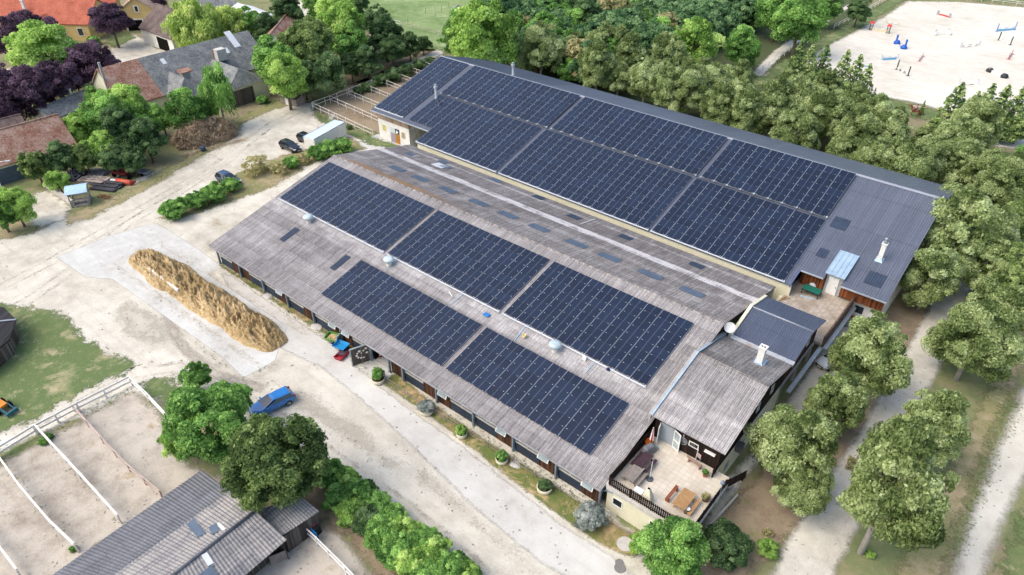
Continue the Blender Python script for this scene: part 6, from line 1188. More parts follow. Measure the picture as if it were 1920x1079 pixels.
# rear terrace table etc
D2 = 2.96
t = thing('green_table', 'dark green folding table on the rear roof terrace', 'table', G(1520, 552, D2), R_(-2)); m = MB(); m.bb(-1.05, -.6, .70, 1.05, .6, .76); m.build('tabletop', M('green_felt', ['#1c5a4c', '#236a5a'], .7, .2), t, bevel=.02); m = MB(); m.bb(-1.05, -.62, .62, 1.05, -.58, .70); m.build('apron', blackp, t); [MB().bb(x-.04, y-.04, 0, x+.04, y+.04, .7).build('leg', blackp, t) for x in (-.95, .95) for y in (-.5, .5)]
t = thing('white_sack', 'white sack behind the green table', 'sack', G(1524, 538, D2)); bm = bmesh.new(); bmesh.ops.create_uvsphere(bm, u_segments=16, v_segments=10, radius=.5); me = bpy.data.meshes.new('sack'); [setattr(v, 'co', Vector((v.co.x*(1+.2*noise.noise(v.co*2)), v.co.y, max(0, v.co.z+.35)*.9))) for v in bm.verts]; bm.to_mesh(me); bm.free(); me.materials.append(white_sheet); link('sack_body', me, t); m = MB(); m.lathe([(.1, .7), (.06, .82), (.12, .9)], (0, 0, 0), 10); m.build('tied_neck', white_paint, t)
t = thing('blue_drum', 'bright blue plastic drum behind the green table', 'drum', G(1533, 540, D2)); m = MB(); m.lathe([(0, 0), (.3, 0), (.33, .1), (.33, .75), (.28, .88), (0, .9)], (0, 0, 0), 20); m.build('drum_body', M('blue_drum_plastic', ['#16479c', '#1d56b4'], .4, .4), t, smooth=True); m = MB(); m.lathe([(.34, .3), (.35, .33), (.34, .36)], (0, 0, 0), 20); m.build('drum_ring', M('blue_drum_plastic', []), t)
t = thing('plank', 'pale blue plank lying on the rear roof terrace', 'plank', G(1513, 558, D2), R_(12)); m = MB(); m.bb(-.8, -.08, .0, .8, .0, .05); m.bb(-.7, .02, .0, .75, .09, .045); m.build('board', M('pale_blue_board', ['#93b6cf', '#a8c6da']), t)
t = thing('timber_scrap', 'short pale timbers in the corner of the rear roof terrace', 'timber', G(1470, 562, D2), R_(60)); m = MB(); m.bb(-.7, -.05, 0, .7, .05, .08); m.box((.1, .2, .06), (1.1, .08, .08), .3); m.build('board', pine_wood, t)
# loose things on the stable roof
def onroof(u, v, zf, lift=.06): 
    lo, hi = 20., 120.; r = ray(u, v); t_ = 10.
    for _ in range(60):
        p = CAM+r*((lo+hi)/2/1.0); 
        if p.z > zf(p.y): lo = (lo+hi)/2
        else: hi = (lo+hi)/2
    p.z += lift; return p
p = onroof(983, 634, fz); t = thing('bucket', 'yellow bucket between the arrays on the stable roof', 'bucket', p); m = MB(); m.lathe([(.16, 0), (.22, .36), (.2, .36), (.15, .05), (0, .05)], (0, 0, 0), 16); m.build('bucket_body', M('pale_yellow_plastic', ['#c9b878', '#d8c98c'], .5, .4), t, smooth=True)
p = onroof(1096, 676, fz); t = thing('white_canister', 'white plastic canister at the cable tray on the stable roof', 'canister', p); m = MB(); m.bb(-.2, -.12, 0, .2, .12, .5); m.bb(-.06, -.05, .5, .06, .05, .6); m.build('canister_body', white_paint, t, bevel=.03)
p = onroof(1140, 695, fz); t = thing('dark_blue_bag', 'small dark blue bag on the cable tray of the stable roof', 'bag', p); m = MB(); m.hexa([(-.2, -.15, 0), (.2, -.15, 0), (.2, .15, 0), (-.2, .15, 0), (-.12, -.08, .3), (.12, -.1, .28), (.13, .09, .3), (-.1, .1, .27)]); m.build('bag_body', M('navy_cloth', ['#15204f', '#1c2a62'], .7, .3), t, bevel=.06)
p = onroof(912, 592, fz, .12); t = thing('blue_cloth', 'blue cloth lying on the stable roof between the arrays', 'cloth', p); t.rotation_euler.x = math.atan(FS); m = MB(); m.hexa([(-.45, -.22, 0), (.35, -.3, 0), (.5, .25, 0), (-.3, .3, 0), (-.35, -.15, .1), (.3, -.2, .06), (.4, .18, .12), (-.25, .2, .05)]); m.build('cloth', M('blue_cloth_roof', ['#1c66a5', '#2678bd'], .7, .3), t, bevel=.03)
def lay(u0, v0, u1, v1, zf, lab, mat, w=.09): a, c = onroof(u0, v0, zf), onroof(u1, v1, zf); t = thing('batten', lab, 'batten', a); m = MB(); m.beam(a, c, w, .06); m.build('board', mat, t, True)
lay(775, 294, 785, 292.5, fbz, 'white batten near the far end of the rear stable roof', white_paint); lay(1089, 421, 1115, 412, fbz, 'long white batten on the rear stable roof', white_paint); lay(842, 548, 848, 557, fz, 'short white batten between the arrays', white_paint); lay(845, 572, 868, 552, fz, 'pale blue batten right of the lower left array', zinc); lay(722, 507, 744, 490, fz, 'pale blue batten beside the middle roof vent', zinc); lay(964, 640, 986, 612, fz, 'pale blue batten beside the yellow bucket', zinc); lay(1098, 700, 1113, 682, fz, 'pale blue batten right of the white canister', zinc)
# ---------------------------------------------------------------- white paddock fences
wp2 = M('fence_white', ['#d8d5ce', '#e8e5df'], .55, .3)
F('paddock_fence', 'white post and rail fence along the near edge of the left paddocks', px((-20, 872), (0, 858), (70, 815), (150, 772), (248, 722)), (.55, 1.15), 2.4, .08, .085, wp2, square=True)
F('paddock_fence', 'white rail running from the paddock corner to the leafy tree', px((248, 722), (280, 752), (312, 786), (330, 812)), (.55, 1.15), 2.6, .08, .085, wp2, square=True)
F('paddock_fence', 'thin weathered rail fence between the two right hand paddocks', px((141, 772), (195, 832), (245, 885), (305, 935)), (.5, 1.05), 2.8, .07, .075, M('worn_rail', ['#a08c80', '#b8a69a', '#c9bab0']), square=True)
F('paddock_fence', 'white plank divider down the middle paddocks, longer of the pair', px((73, 812), (125, 868), (180, 928), (228, 982)), (1.05,), 3.0, .07, .15, wp2, square=True)
F('paddock_fence', 'white plank divider of the left paddocks reaching the shed', px((0, 862), (45, 925), (100, 990), (148, 1036)), (1.05,), 3.0, .07, .15, wp2, square=True)
F('paddock_fence', 'white plank divider in the bottom left corner', px((-40, 990), (0, 1028), (42, 1084)), (1.05,), 3.0, .07, .16, wp2, square=True)
F('paddock_fence', 'white two rail fence from the board hut to the bottom edge', px((570, 1000), (596, 1024), (618, 1046), (650, 1078), (690, 1120)), (.6, 1.2), 2.2, .07, .075, wp2, square=True)
# steel corral left of the hall
cr = px((586, 207), (617, 225), (648, 238), (672, 243+4), (700, 255+3))
ST = dict(pr=.045, rr=.04, mat=wp2, group='white tubular rails of the corral')
F('corral_fence', 'outer white tube rail of the corral facing the yard', [G(587, 206), G(700, 259)], (.75, 1.45), 2.6, **ST)
F('corral_fence', 'long white tube rail of the corral along the lane', [G(587, 206), G(830, 113)], (.75, 1.45), 3.1, **ST)
A0, A1 = G(587, 206), G(830, 113); B0, B1 = G(700, 259), G(900, 135)
dv = (A1-A0)
for i, lab in ((1, 'first'), (2, 'second'), (3, 'third'), (4, 'fourth'), (5, 'fifth'), (6, 'sixth'), (7, 'seventh')):
    a = A0+dv*(i*.118); L = (B0-A0)*.98
    F('corral_fence', 'white tube partition of the corral, %s from the yard' % lab, [a, a+L], (.75, 1.45), 2.6, **ST)
# arena and meadow rails
F('arena_rail', 'white rail along the left side of the sand arena', px((1418, 142), (1452, 118), (1488, 92)), (.7, 1.2), 3.2, .06, .05, wp2)
F('arena_rail', 'white rail at the far left corner of the sand arena', px((1563, 55), (1600, 36), (1640, 14), (1666, -2)), (.7, 1.2), 3.2, .06, .05, wp2)
F('arena_rail', 'white rail along the far edge of the sand arena', px((1800, -2), (1840, 3), (1880, 8), (1930, 14), (1990, 22)), (.7, 1.2), 3.4, .06, .05, wp2)
F('meadow_fence', 'white gate and rail at the left of the meadow', px((652, 22), (672, 28), (700, 36), (735, 46), (752, 50)), (.6, 1.2), 3., .05, .05, wp2)
F('meadow_fence', 'thin rail fence with brown posts along the near side of the meadow', px((752, 50), (775, 56), (800, 62), (835, 72)), (.7, 1.2), 4., .06, .035, M('worn_rail', []))
t = thing('meadow_post', 'single white post standing in the meadow', 'post', G(813, 28)); m = MB(); m.tube([(0, 0, 0), (0, 0, 2.2)], .09, 8); m.build('shaft', wp2, t); m = MB(); m.lathe([(.11, 2.2), (.0, 2.3)], (0, 0, 0), 8); m.build('cap', galv, t)
for i, (u, v, lab) in enumerate(((798, 26, 'left of the white post'), (828, 22, 'right of the white post'), (842, 16, 'farthest up the meadow'), (765, 44, 'near the meadow fence'))):
    t = thing('stake', 'thin wooden stake in the meadow, '+lab, 'stake', G(u, v)); m = MB(); m.tube([(0, 0, 0), (.05, 0, 1.6)], .06, 6); m.build('shaft', old_wood, t)
t = thing('feed_shelter', 'small hay feeder with dark and white striped roof in the meadow', 'feeder', G(858, 38), R_(35)); m = MB()
for s in (-1, 1):
    for k in range(6): y0, y1 = -1.8+k*.6, -1.2+k*.6; m.hexa([(0, y0, 3.5), (0, y1, 3.5), (s*1.5, y1, 2.7), (s*1.5, y0, 2.7), (0, y0, 3.58), (0, y1, 3.58), (s*1.5, y1, 2.78), (s*1.5, y0, 2.78)], k % 2)
m.build('roof', [M('dark_roofing', ['#2b2625', '#3b3532']), M('pale_roofing', ['#9b9793', '#b3afab'])], t)
for x in (-1.2, 1.2):
    for y in (-1.4, 1.4): m = MB(); m.bb(x-.07, y-.07, 0, x+.07, y+.07, 2.9); m.build('post', M('dark_post', ['#3a3230', '#4c4240']), t)
m = MB(); m.bb(-1.2, -1.4, .3, 1.2, 1.4, 1.1); m.build('hay_rack', grey_boards, t)
# ---------------------------------------------------------------- show jumps
def jump(label, u0, v0, u1, v1, wing, pole, wh=1.6, ww=.5, poles=(.35, .75), fill=None, style='panel', base=None, fillh=.5):
    a, c = G(u0, v0), G(u1, v1); d = c-a; L = d.length; t = thing('show_jump', label, 'show jump', (a+c)/2, math.atan2(d.y, d.x), 'show jumps in the sand arena')
    for s in (-1, 1):
        m = MB(); x = s*L/2
        if style == 'panel': m.bb(x-ww/2, -.06, .1, x+ww/2, .06, wh); m.bb(x-ww/2, -.45, 0, x+ww/2, .45, .1)
        elif style == 'tower': m.bb(x-ww/2, -.3, 0, x+ww/2, .3, .12); m.bb(x-ww*.42, -.05, .12, x-ww*.25, .05, wh); m.bb(x+ww*.25, -.05, .12, x+ww*.42, .05, wh); [m.bb(x-ww*.42, -.05, .4+k*.4, x+ww*.42, .05, .52+k*.4) for k in range(3)]
        else: m.bb(x-.09, -.09, 0, x+.09, .09, wh); m.bb(x-.3, -.35, 0, x+.3, .35, .08)
        m.build('wing', wing, t)
        if style == 'tower': m = MB(); m.hexa([(x-ww*.6, -.3, wh), (x+ww*.6, -.3, wh), (x+ww*.6, .3, wh), (x-ww*.6, .3, wh), (x-ww*.35, -.05, wh+.55), (x+ww*.35, -.05, wh+.55), (x+ww*.35, .05, wh+.55), (x-ww*.35, .05, wh+.55)]); m.build('wing_cap', M('jump_red', ['#c02a2e', '#d53a3c'], .5, .4), t)
        if base: m = MB(); m.lathe([(0, 0), (.7, .02), (.78, .4), (.5, .85), (0, .95)], (x, -.3*s, 0), 14); m.build('wing_base', base, t, smooth=True)
    for h in poles:
        m = MB(); n = 5
        for k in range(n): m.tube([(-L/2+L*k/n, 0, h), (-L/2+L*(k+1)/n, 0, h)], .055, 8, k % 2)
        m.build('pole', pole, t)
    if fill: m = MB(); m.bb(-L/2+.3, -.06, .05, L/2-.3, .06, fillh); m.build('filler', fill, t)
    return t
J = lambda n, *c: M(n, list(c), .5, .4)
jw = J('jump_white', '#dcdad5', '#eceae6'); jb = J('jump_blue', '#1c4fa5', '#2660bd'); jg = J('jump_dark_green', '#2f352a', '#3f4637'); jlb = J('jump_light_blue', '#5aa5cf', '#74b6da'); jbr = J('jump_brown', '#4a4238', '#5d5447'); jr = J('jump_red', '#c02a2e', '#d53a3c'); jbl = J('jump_black', '#1d1f22', '#2c2e31'); jp = J('jump_pink', '#cf9a9a', '#dcaeb0'); jc = J('jump_cream', '#c9c2a2', '#d6d0b4')
jump('jump with brown towers and red caps at the left of the arena', 1632, 57, 1664, 63, jbr, [jc, jw], 1.7, 1.0, (.3, .6, .9), jc, 'tower', fillh=.55)
jump('pair of tall blue jump wings without high poles', 1679, 83, 1696, 92, jb, [jb, jw], 2.2, .55, (.15,), None, 'panel', jb)
jump('jump with light blue crossed filler near the arena edge', 1652, 114, 1682, 112, jw, [jlb, jw], 1.3, .5, (.3, .7), jlb)
jump('long low light blue jump nearest the trees', 1606, 124, 1636, 127, jw, [jlb, jw], .9, .5, (.2,), jlb, fillh=.3)
jump('jump with two dark green posts and white poles', 1681, 131, 1702, 143, jg, [jw, jbl], 2.1, .28, (.25, .5), None, 'post')
jump('small pink and white ladder jump', 1722, 116, 1730, 106, jp, [jp, jw], 1.0, .5, (.3, .6), jp, fillh=.4)
jump('white jump with two black spots in the middle of the arena', 1752, 67, 1776, 65, jw, [jw, jw], 1.6, .6, (.3, .7), None, 'panel', jw)
jump('jump with black and white poles right of the arena middle', 1800, 91, 1834, 88, jw, [jbl, jw], 1.5, .7, (.3, .65))
jump('blue and white striped jump at the far right of the arena', 1868, 60, 1902, 57, J('jump_lilac', '#6d79ad', '#8894c2'), [jlb, jw], 2.0, .35, (.3, .6, .9), jlb, 'post', fillh=.5)
jump('jump with two dark narrow posts right of the striped one', 1872, 76, 1894, 85, jg, [jw, jw], 2.0, .3, (.25,), None, 'post')
jump('jump with red and teal panel at the right edge', 1890, 112, 1897, 102, jr, [jr, J('jump_teal', '#3f7f85', '#4f9097')], 1.0, .5, (.2, .45), J('jump_teal', ''))
jump('wide white box jump with four black corners', 1853, 136, 1884, 146, jw, [jw, jw], .9, .6, (.3, .6), jw, 'panel', jbl)
jump('white jump with tall ladder wing low in the arena', 1797, 160, 1832, 160, jw, [jw, jbl], 1.3, .5, (.15,))
jump('low red and grey jump at the far side of the arena', 1758, 28, 1780, 34, J('jump_grey', '#8c8c8c', '#a0a0a0'), [jr, jw], 1.1, .6, (.3,), jr, fillh=.4)
jump('crossed cream poles behind the red capped jump', 1660, 44, 1684, 48, jc, [jc, jw], .9, .3, (.3, .5), None, 'post')
t = thing('pole_stack', 'pink poles stacked on the grass by the small thuja', 'poles', G(1722, 202), R_(20)); [MB().tube([(-1.2, .15*k, .1), (1.2, .15*k, .1)], .06, 8).build('pole', jp, t) for k in range(4)]
t = thing('judge_board', 'small white board on the grass bank', 'board', G(1648, 199), R_(40)); m = MB(); m.bb(-.45, -.05, .5, .45, .05, 1.5); m.build('panel', jw, t); [MB().bb(x-.05, -.05, 0, x+.05, .05, .5).build('leg', jw, t) for x in (-.35, .35)]
# ---------------------------------------------------------------- horse and rider on the track
def skinned(name, pts, edges, mat, parent, sub=2):
    me = bpy.data.meshes.new(name); me.from_pydata([p[:3] for p in pts], edges, []); me.materials.append(mat); o = link(name, me, parent); sk = o.modifiers.new('skin', 'SKIN'); sk.use_smooth_shade = True
    for i, p in enumerate(pts): me.skin_vertices[0].data[i].radius = p[3:5] if len(p) > 4 else (p[3], p[3])
    me.skin_vertices[0].data[0].use_root = True; s = o.modifiers.new('sub', 'SUBSURF'); s.levels = s.render_levels = sub; return o
hp = G(1714, 219); ho = thing('horse', 'chestnut brown horse walking on the track behind the limes', 'horse', hp, R_(168))
pts = [(0, 0, 1.22, .29, .30), (.45, 0, 1.2, .27, .30), (.72, 0, 1.28, .2, .26), (.98, 0, 1.62, .12, .17), (1.15, 0, 1.88, .10, .12), (1.32, 0, 1.8, .085, .11), (1.58, 0, 1.58, .06, .065), (-.45, 0, 1.22, .27, .29), (-.72, 0, 1.25, .2, .22)]
ed = [(0, 1), (1, 2), (2, 3), (3, 4), (4, 5), (5, 6), (0, 7), (7, 8)]
for s, fx, hx in ((-1, .12, -.12), (1, -.14, .14)):
    n = len(pts); pts += [(.62, s*.17, .95, .12), (.64+fx*.5, s*.17, .55, .06), (.62+fx, s*.17, .16, .04), (.66+fx, s*.17, .03, .055)]; ed += [(1, n), (n, n+1), (n+1, n+2), (n+2, n+3)]
    n = len(pts); pts += [(-.62, s*.18, .92, .15), (-.55+hx*.4, s*.18, .72, .09), (-.74+hx, s*.18, .5, .06), (-.68+hx, s*.18, .16, .04), (-.63+hx, s*.18, .03, .055)]; ed += [(8, n), (n, n+1), (n+1, n+2), (n+2, n+3), (n+3, n+4)]
for s in (-1, 1): n = len(pts); pts += [(1.13, s*.06, 1.98, .035), (1.15, s*.075, 2.1, .012)]; ed += [(4, n), (n, n+1)]
skinned('body', pts, ed, M('chestnut_coat', ['#6b3d28', '#7f4a31', '#8d553a'], .55, .3), ho)
m = MB(); m.tube([(-.85, 0, 1.32), (-1.02, 0, 1.1), (-1.06, 0, .7), (-1.03, 0, .45)], [.05, .09, .09, .03], 8); m.build('tail', M('black_hair', ['#151211', '#221d1a']), ho, smooth=True); m = MB(); m.tube([(.72, 0, 1.55), (.95, 0, 1.85), (1.12, 0, 2.03)], [.04, .06, .04], 8); m.build('mane', M('black_hair', []), ho, smooth=True)
rd = thing('person', 'rider in pale blue top and dark trousers sitting on the chestnut horse', 'person', (hp.x, hp.y, 0), R_(168))
P2 = [(-.02, 0, 1.55, .15, .17), (-.02, 0, 1.78, .13, .16), (.0, 0, 2.0, .12, .18), (.01, 0, 2.12, .07, .08), (.02, 0, 2.2, .055), (.03, 0, 2.3, .095, .085), (.03, 0, 2.42, .085)]; E2 = [(0, 1), (1, 2), (2, 3), (3, 4), (4, 5), (5, 6)]
for s in (-1, 1): n = len(P2); P2 += [(.02, s*.2, 2.03, .06), (.06, s*.26, 1.78, .045), (.3, s*.14, 1.66, .035), (.39, s*.09, 1.66, .03)]; E2 += [(2, n), (n, n+1), (n+1, n+2), (n+2, n+3)]; n = len(P2); P2 += [(.05, s*.2, 1.5, .1), (.3, s*.34, 1.28, .085), (.16, s*.37, .92, .055), (.1, s*.37, .76, .04), (.26, s*.38, .74, .035)]; E2 += [(0, n), (n, n+1), (n+1, n+2), (n+2, n+3), (n+3, n+4)]
skin = M('skin', ['#a87a62', '#b98b72'], .6, .3); skinned('body', P2, E2, skin, rd)
def cloth(name, idx, col, g=.02):
    mp = {j: i for i, j in enumerate(idx)}; skinned(name, [tuple(P2[j][:3])+tuple(r+g for r in P2[j][3:]) for j in idx], [(mp[a], mp[c]) for a, c in E2 if a in mp and c in mp], col, rd)
cloth('shirt', [1, 2, 3, 7, 8, 9, 16, 17, 18], M('pale_blue_cloth', ['#8fa3b8', '#a3b5c7'], .8, .2)); cloth('trousers', [0, 11, 12, 13, 14, 20, 21, 22, 23], M('navy_trousers', ['#1c2136', '#262c44'], .8, .2))
m = MB(); m.lathe([(.125, 2.36), (.13, 2.42), (.1, 2.5), (0, 2.54)], (.02, 0, 0), 14); m.box((.14, 0, 2.38), (.08, .14, .02)); m.build('riding_helmet', blackp, rd, smooth=True)
# ---------------------------------------------------------------- trees, row by row
ORD = ['first', 'second', 'third', 'fourth', 'fifth', 'sixth', 'seventh', 'eighth', 'ninth', 'tenth', 'eleventh', 'twelfth', 'thirteenth', 'fourteenth', 'fifteenth', 'sixteenth', 'seventeenth', 'eighteenth', 'nineteenth', 'twentieth', 'twenty-first', 'twenty-second', 'twenty-third', 'twenty-fourth', 'twenty-fifth', 'twenty-sixth', 'twenty-seventh', 'twenty-eighth', 'twenty-ninth', 'thirtieth', 'thirty-first', 'thirty-second', 'thirty-third', 'thirty-fourth', 'thirty-fifth']
def row(items, label, kind, group, name='lime_tree', cat='tree', **kw):
    for i, it in enumerate(items):
        it = (it[0], it[1], it[2]*1.07)+tuple(it[3:])
        k = it[3] if len(it) > 3 else kind; tree(it[0], it[1], it[2], k, label % ORD[i], name, group=group, cat=cat, **kw)
row(sorted([(1015, 97, 38), (1120, 128, 38), (1137, 88, 36), (1182, 112, 36), (1210, 152, 33), (1252, 112, 36), (1257, 163, 38), (1295, 175, 37), (1338, 170, 37), (1350, 205, 36), (1383, 160, 34), (1400, 215, 38), (1382, 192, 34), (1075, 98, 26), (1160, 148, 26), (1235, 130, 28), (1318, 150, 30), (1275, 135, 28)]),
    'pale olive lime tree behind the hall ridge, %s from the left', 'lime', 'lime trees behind the riding hall', aspect=1.25, clear=.2)
row(sorted([(1450, 205, 42), (1485, 172, 30), (1500, 200, 42), (1495, 250, 40), (1545, 185, 38), (1552, 225, 42), (1598, 212, 42), (1602, 260, 42), (1640, 235, 40), (1665, 262, 40), (1680, 230, 22), (1740, 266, 26), (1792, 272, 42), (1830, 236, 42)]),
    'olive lime tree of the double row by the sand arena, %s from the left', 'lime', 'lime trees by the arena', aspect=1.25, clear=.2)
row([(1590, 292, 36), (1648, 303, 40), (1700, 312, 44), (1752, 302, 42), (1800, 308, 42), (1850, 325, 40), (1905, 335, 42, 'green')],
    'lime tree beyond the bare end of the hall ridge, %s from the left', 'lime', 'lime trees beyond the hall end', aspect=1.2, clear=.2)
row([(1892, 345, 46), (1856, 366, 44), (1915, 420, 44, 'limedk'), (1786, 440, 70), (1860, 440, 46), (1746, 520, 50), (1850, 500, 50), (1900, 520, 50, 'limedk')],
    'big lime tree at the right corner of the hall, %s from the top', 'lime', 'lime trees at the hall corner', aspect=1.2, clear=.2)
row([(1828, 640, 66), (1876, 585, 52)], 'big lime tree right of the lane bend, %s from the lane', 'lime', 'lime trees right of the lane', aspect=1.2, clear=.2)
plant_tree((-.1, 45.6), 3.9, 1.55, 8.9, 'lime', 'lime_tree', 'big lime tree with bare pale trunk between lane and riding track', 'tree', 'lime trees between lane and track')
tree(1748, 802, 68, 'lime', 'big lime tree between lane and riding track, behind the one with the bare trunk', 'lime_tree', aspect=1.3, clear=.3, group='lime trees between lane and track')
row([(1632, 668, 70), (1570, 755, 56), (1490, 842, 70), (1502, 915, 46)], 'lime tree along the office side of the lane, %s from the far end', 'lime', 'lime trees along the office wing', aspect=1.2, clear=.22)
tree(1300, 85, 45, 'bright', 'bright yellow green tree among the limes behind the hall'); tree(1068, 135, 20, 'green', 'small fresh green tree in the gap behind the hall ridge', clear=.3); tree(1390, 90, 34, 'green', 'green tree left of the lane to the arena'); tree(1500, 42, 48, 'green', 'large fresh green tree where the lane meets the arena rail'); tree(1460, 22, 40, 'green', 'green tree behind the large fresh one by the arena'); tree(1545, 14, 28, 'green', 'green tree at the top edge beside the lane'); tree(1610, 22, 22, 'dark', 'dark round bush tree by the far arena rail', clear=.2)
row([(1495, 115, 22), (1516, 121, 22), (1541, 126, 26), (1580, 136, 25), (1602, 148, 27), (1621, 160, 24)], 'dark olive pine on the near arena edge, %s from the left', 'conifer', 'pines on the arena edge', 'pine_tree', aspect=1.7, clear=.4)
row([(1786, 208, 34), (1822, 208, 24), (1846, 204, 30), (1874, 206, 30), (1902, 210, 30)], 'pointed conifer at the lower right of the arena, %s from the left', 'conifer', 'pointed conifers by the arena', 'conifer_tree', aspect=1.6, clear=.2)
row([(1860, 232, 20), (1885, 236, 22), (1912, 242, 22)], 'lower conifer in front of the pointed ones, %s from the left', 'pine', 'low conifers by the arena', 'conifer_tree', aspect=1.1, clear=.2)
for u, v, lab in ((1639, 177, 'small slim thuja at the arena edge, left of the pair'), (1731, 201, 'small slim thuja near the pink poles')): tree(u, v, 5.5, 'conifer', lab, 'thuja', aspect=2.6, clear=.15)
# the wood beyond the hall
wp = [(-116, 124), (-92, 118), (-78, 122), (-72, 150), (-72, 185), (-80, 235), (-155, 200), (-150, 172)]
def inside(p, Q):
    c = False
    for i in range(len(Q)):
        a, b = Q[i], Q[i-1]
        if (a[1] > p[1]) != (b[1] > p[1]) and p[0] < (b[0]-a[0])*(p[1]-a[1])/(b[1]-a[1])+a[0]: c = not c
    return c
cnt = 0
for i in range(-34, 3):
    for j in range(0, 36):
        x = i*4.9+rnd.uniform(-1.6, 1.6)+(j % 2)*2.4; y = 114+j*4.5+rnd.uniform(-1.8, 1.8)
        if not inside((x, y), wp): continue
        k = rnd.choices(['wood', 'dark', 'green', 'sparse'], [10, 2, 2.0, .5])[0]; r = rnd.uniform(3.3, 4.9)
        plant_tree((x, y), r, rnd.uniform(.8, 1.1), r*rnd.uniform(1.0, 1.45), k, 'woodland_tree', {'wood': 'dull green tree in the dense wood beyond the hall', 'dark': 'dark green tree in the dense wood beyond the hall', 'green': 'fresh green tree in the dense wood beyond the hall', 'sparse': 'greyish half bare tree in the dense wood beyond the hall'}[k], 'tree', 'trees of the wood beyond the hall'); cnt += 1
tree(905, 75, 64, 'bright', 'broad bright green tree behind the left end of the hall roof'); tree(868, 70, 42, 'green', 'green tree beside the meadow, left of the broad bright one'); tree(960, 62, 34, 'green', 'mid green tree at the wood edge above the flue'); tree(1055, 70, 26, 'olive', 'grey green tree at the wood edge behind the limes')
# tree group left of the meadow
tree(515, 118, 44, 'green', 'mid green tree beside the grey barn gable'); tree(535, 148, 42, 'bright', 'bright green tree in front of the grey barn gable', clear=.35); tree(578, 92, 52, 'olive', 'mottled olive tree in the middle group'); tree(640, 55, 50, 'bright', 'tall bright green tree at the top of the middle group'); tree(618, 62, 16, 'yellow', 'yellow leaved tree glowing in the middle group', clear=1.2); tree(606, 40, 12, 'yellow', 'small yellow leaved crown above the larger yellow one', clear=1.6)
tree(658, 92, 34, 'green', 'green tree below the tall bright one'); tree(616, 142, 34, 'dark', 'dark green tree by the lane corner of the corral'); tree(570, 150, 28, 'dark', 'dark tree behind the lane corner tree'); tree(706, 42, 26, 'dark', 'dark green tree left of the meadow gate'); tree(722, 72, 32, 'dark', 'dark dense tree along the lane'); tree(690, 118, 26, 'dark', 'low dark tree on the bank above the lane', clear=.25); tree(735, 95, 26, 'dark', 'dark tree next along the lane bank', clear=.25); tree(768, 88, 22, 'dark', 'smaller dark tree near the meadow corner', clear=.2); tree(793, 84, 15, 'dark', 'smallest dark tree at the meadow corner', clear=.2); tree(658, 125, 22, 'dark', 'dark shady tree over the lane', clear=.3)
tree(540, 30, 34, 'dark', 'dark tree behind the small red roof'); tree(600, 18, 30, 'green', 'green tree at the top edge left of the meadow'); tree(660, 8, 30, 'dark', 'dark tree at the top edge by the meadow gate'); tree(500, 60, 26, 'dark', 'slim dark tree beside the small red roofed house')
# village trees
row([(45, 62, 42), (82, 66, 32), (18, 80, 30), (207, 40, 32), (172, 122, 42), (18, 165, 44), (62, 168, 42), (108, 152, 38), (18, 200, 34), (290, 12, 20)], 'dark purple plum tree of the village, %s in the list from the top left', 'plum', 'purple plum trees', 'plum_tree', aspect=.95, clear=.5)
tree(86, 108, 62, 'bright', 'large bright green maple in front of the orange roofed house', aspect=.95); tree(365, 48, 52, 'willow', 'pale weeping willow above the long grey barn', 'willow_tree', aspect=1.0); tree(428, 48, 34, 'willow', 'second weeping willow right of the pale one', 'willow_tree', aspect=1.05); tree(468, 46, 28, 'green', 'green tree behind the barn ridge end'); tree(405, 164, 32, 'birch', 'slender weeping birch in front of the dark barn gate', 'birch_tree', aspect=1.7, clear=.8); tree(130, 128, 22, 'plum', 'small purple plum right of the bright maple', 'plum_tree')
tree(182, 188, 24, 'green', 'green tree left of the yellowish one below the red tiles'); tree(232, 206, 42, 'bright', 'yellowish bright tree in front of the red tiled barn end'); tree(140, 148, 20, 'bright', 'small yellow green tree among the plums'); tree(172, 226, 30, 'green', 'mid green tree above the red tiled house'); tree(205, 222, 40, 'green', 'mid green tree in the thicket centre'); tree(232, 250, 40, 'dark', 'dark blue green tree in the thicket'); tree(274, 262, 34, 'dark', 'dark tree beside the brush pile'); tree(304, 228, 24, 'green', 'green tree below the grey dormer wing'); tree(352, 208, 36, 'green', 'broad green tree left of the weeping birch'); tree(282, 226, 24, 'dark', 'dark tree against the dormer wing'); tree(120, 268, 20, 'green', 'green tree at the end of the red tiled roof'); tree(196, 278, 30, 'bright', 'yellow green tree over the stacked boards'); tree(158, 296, 26, 'olive', 'olive tree behind the stacked materials'); tree(214, 300, 26, 'dark', 'dark tree over the red implements'); tree(250, 305, 22, 'dark', 'dark shrubby tree behind the small grey cart', clear=.2); tree(66, 312, 28, 'olive', 'olive yellow tree by the slate blue garage'); tree(118, 300, 28, 'dark', 'dark tree behind the pavilion'); tree(108, 340, 20, 'bright', 'pale yellow green tree beside the pavilion', clear=.3); tree(28, 385, 34, 'bright', 'yellow green roadside tree at the left edge by the lamp', clear=.3); tree(0, 400, 30, 'green', 'green roadside tree cut by the left edge', clear=.3); tree(392, 206, 18, 'green', 'small green tree at the brush pile end'); tree(150, 245, 30, 'bright', 'light green tree above the pavilion thicket'); tree(268, 232, 28, 'green', 'green tree right of the yellowish one')
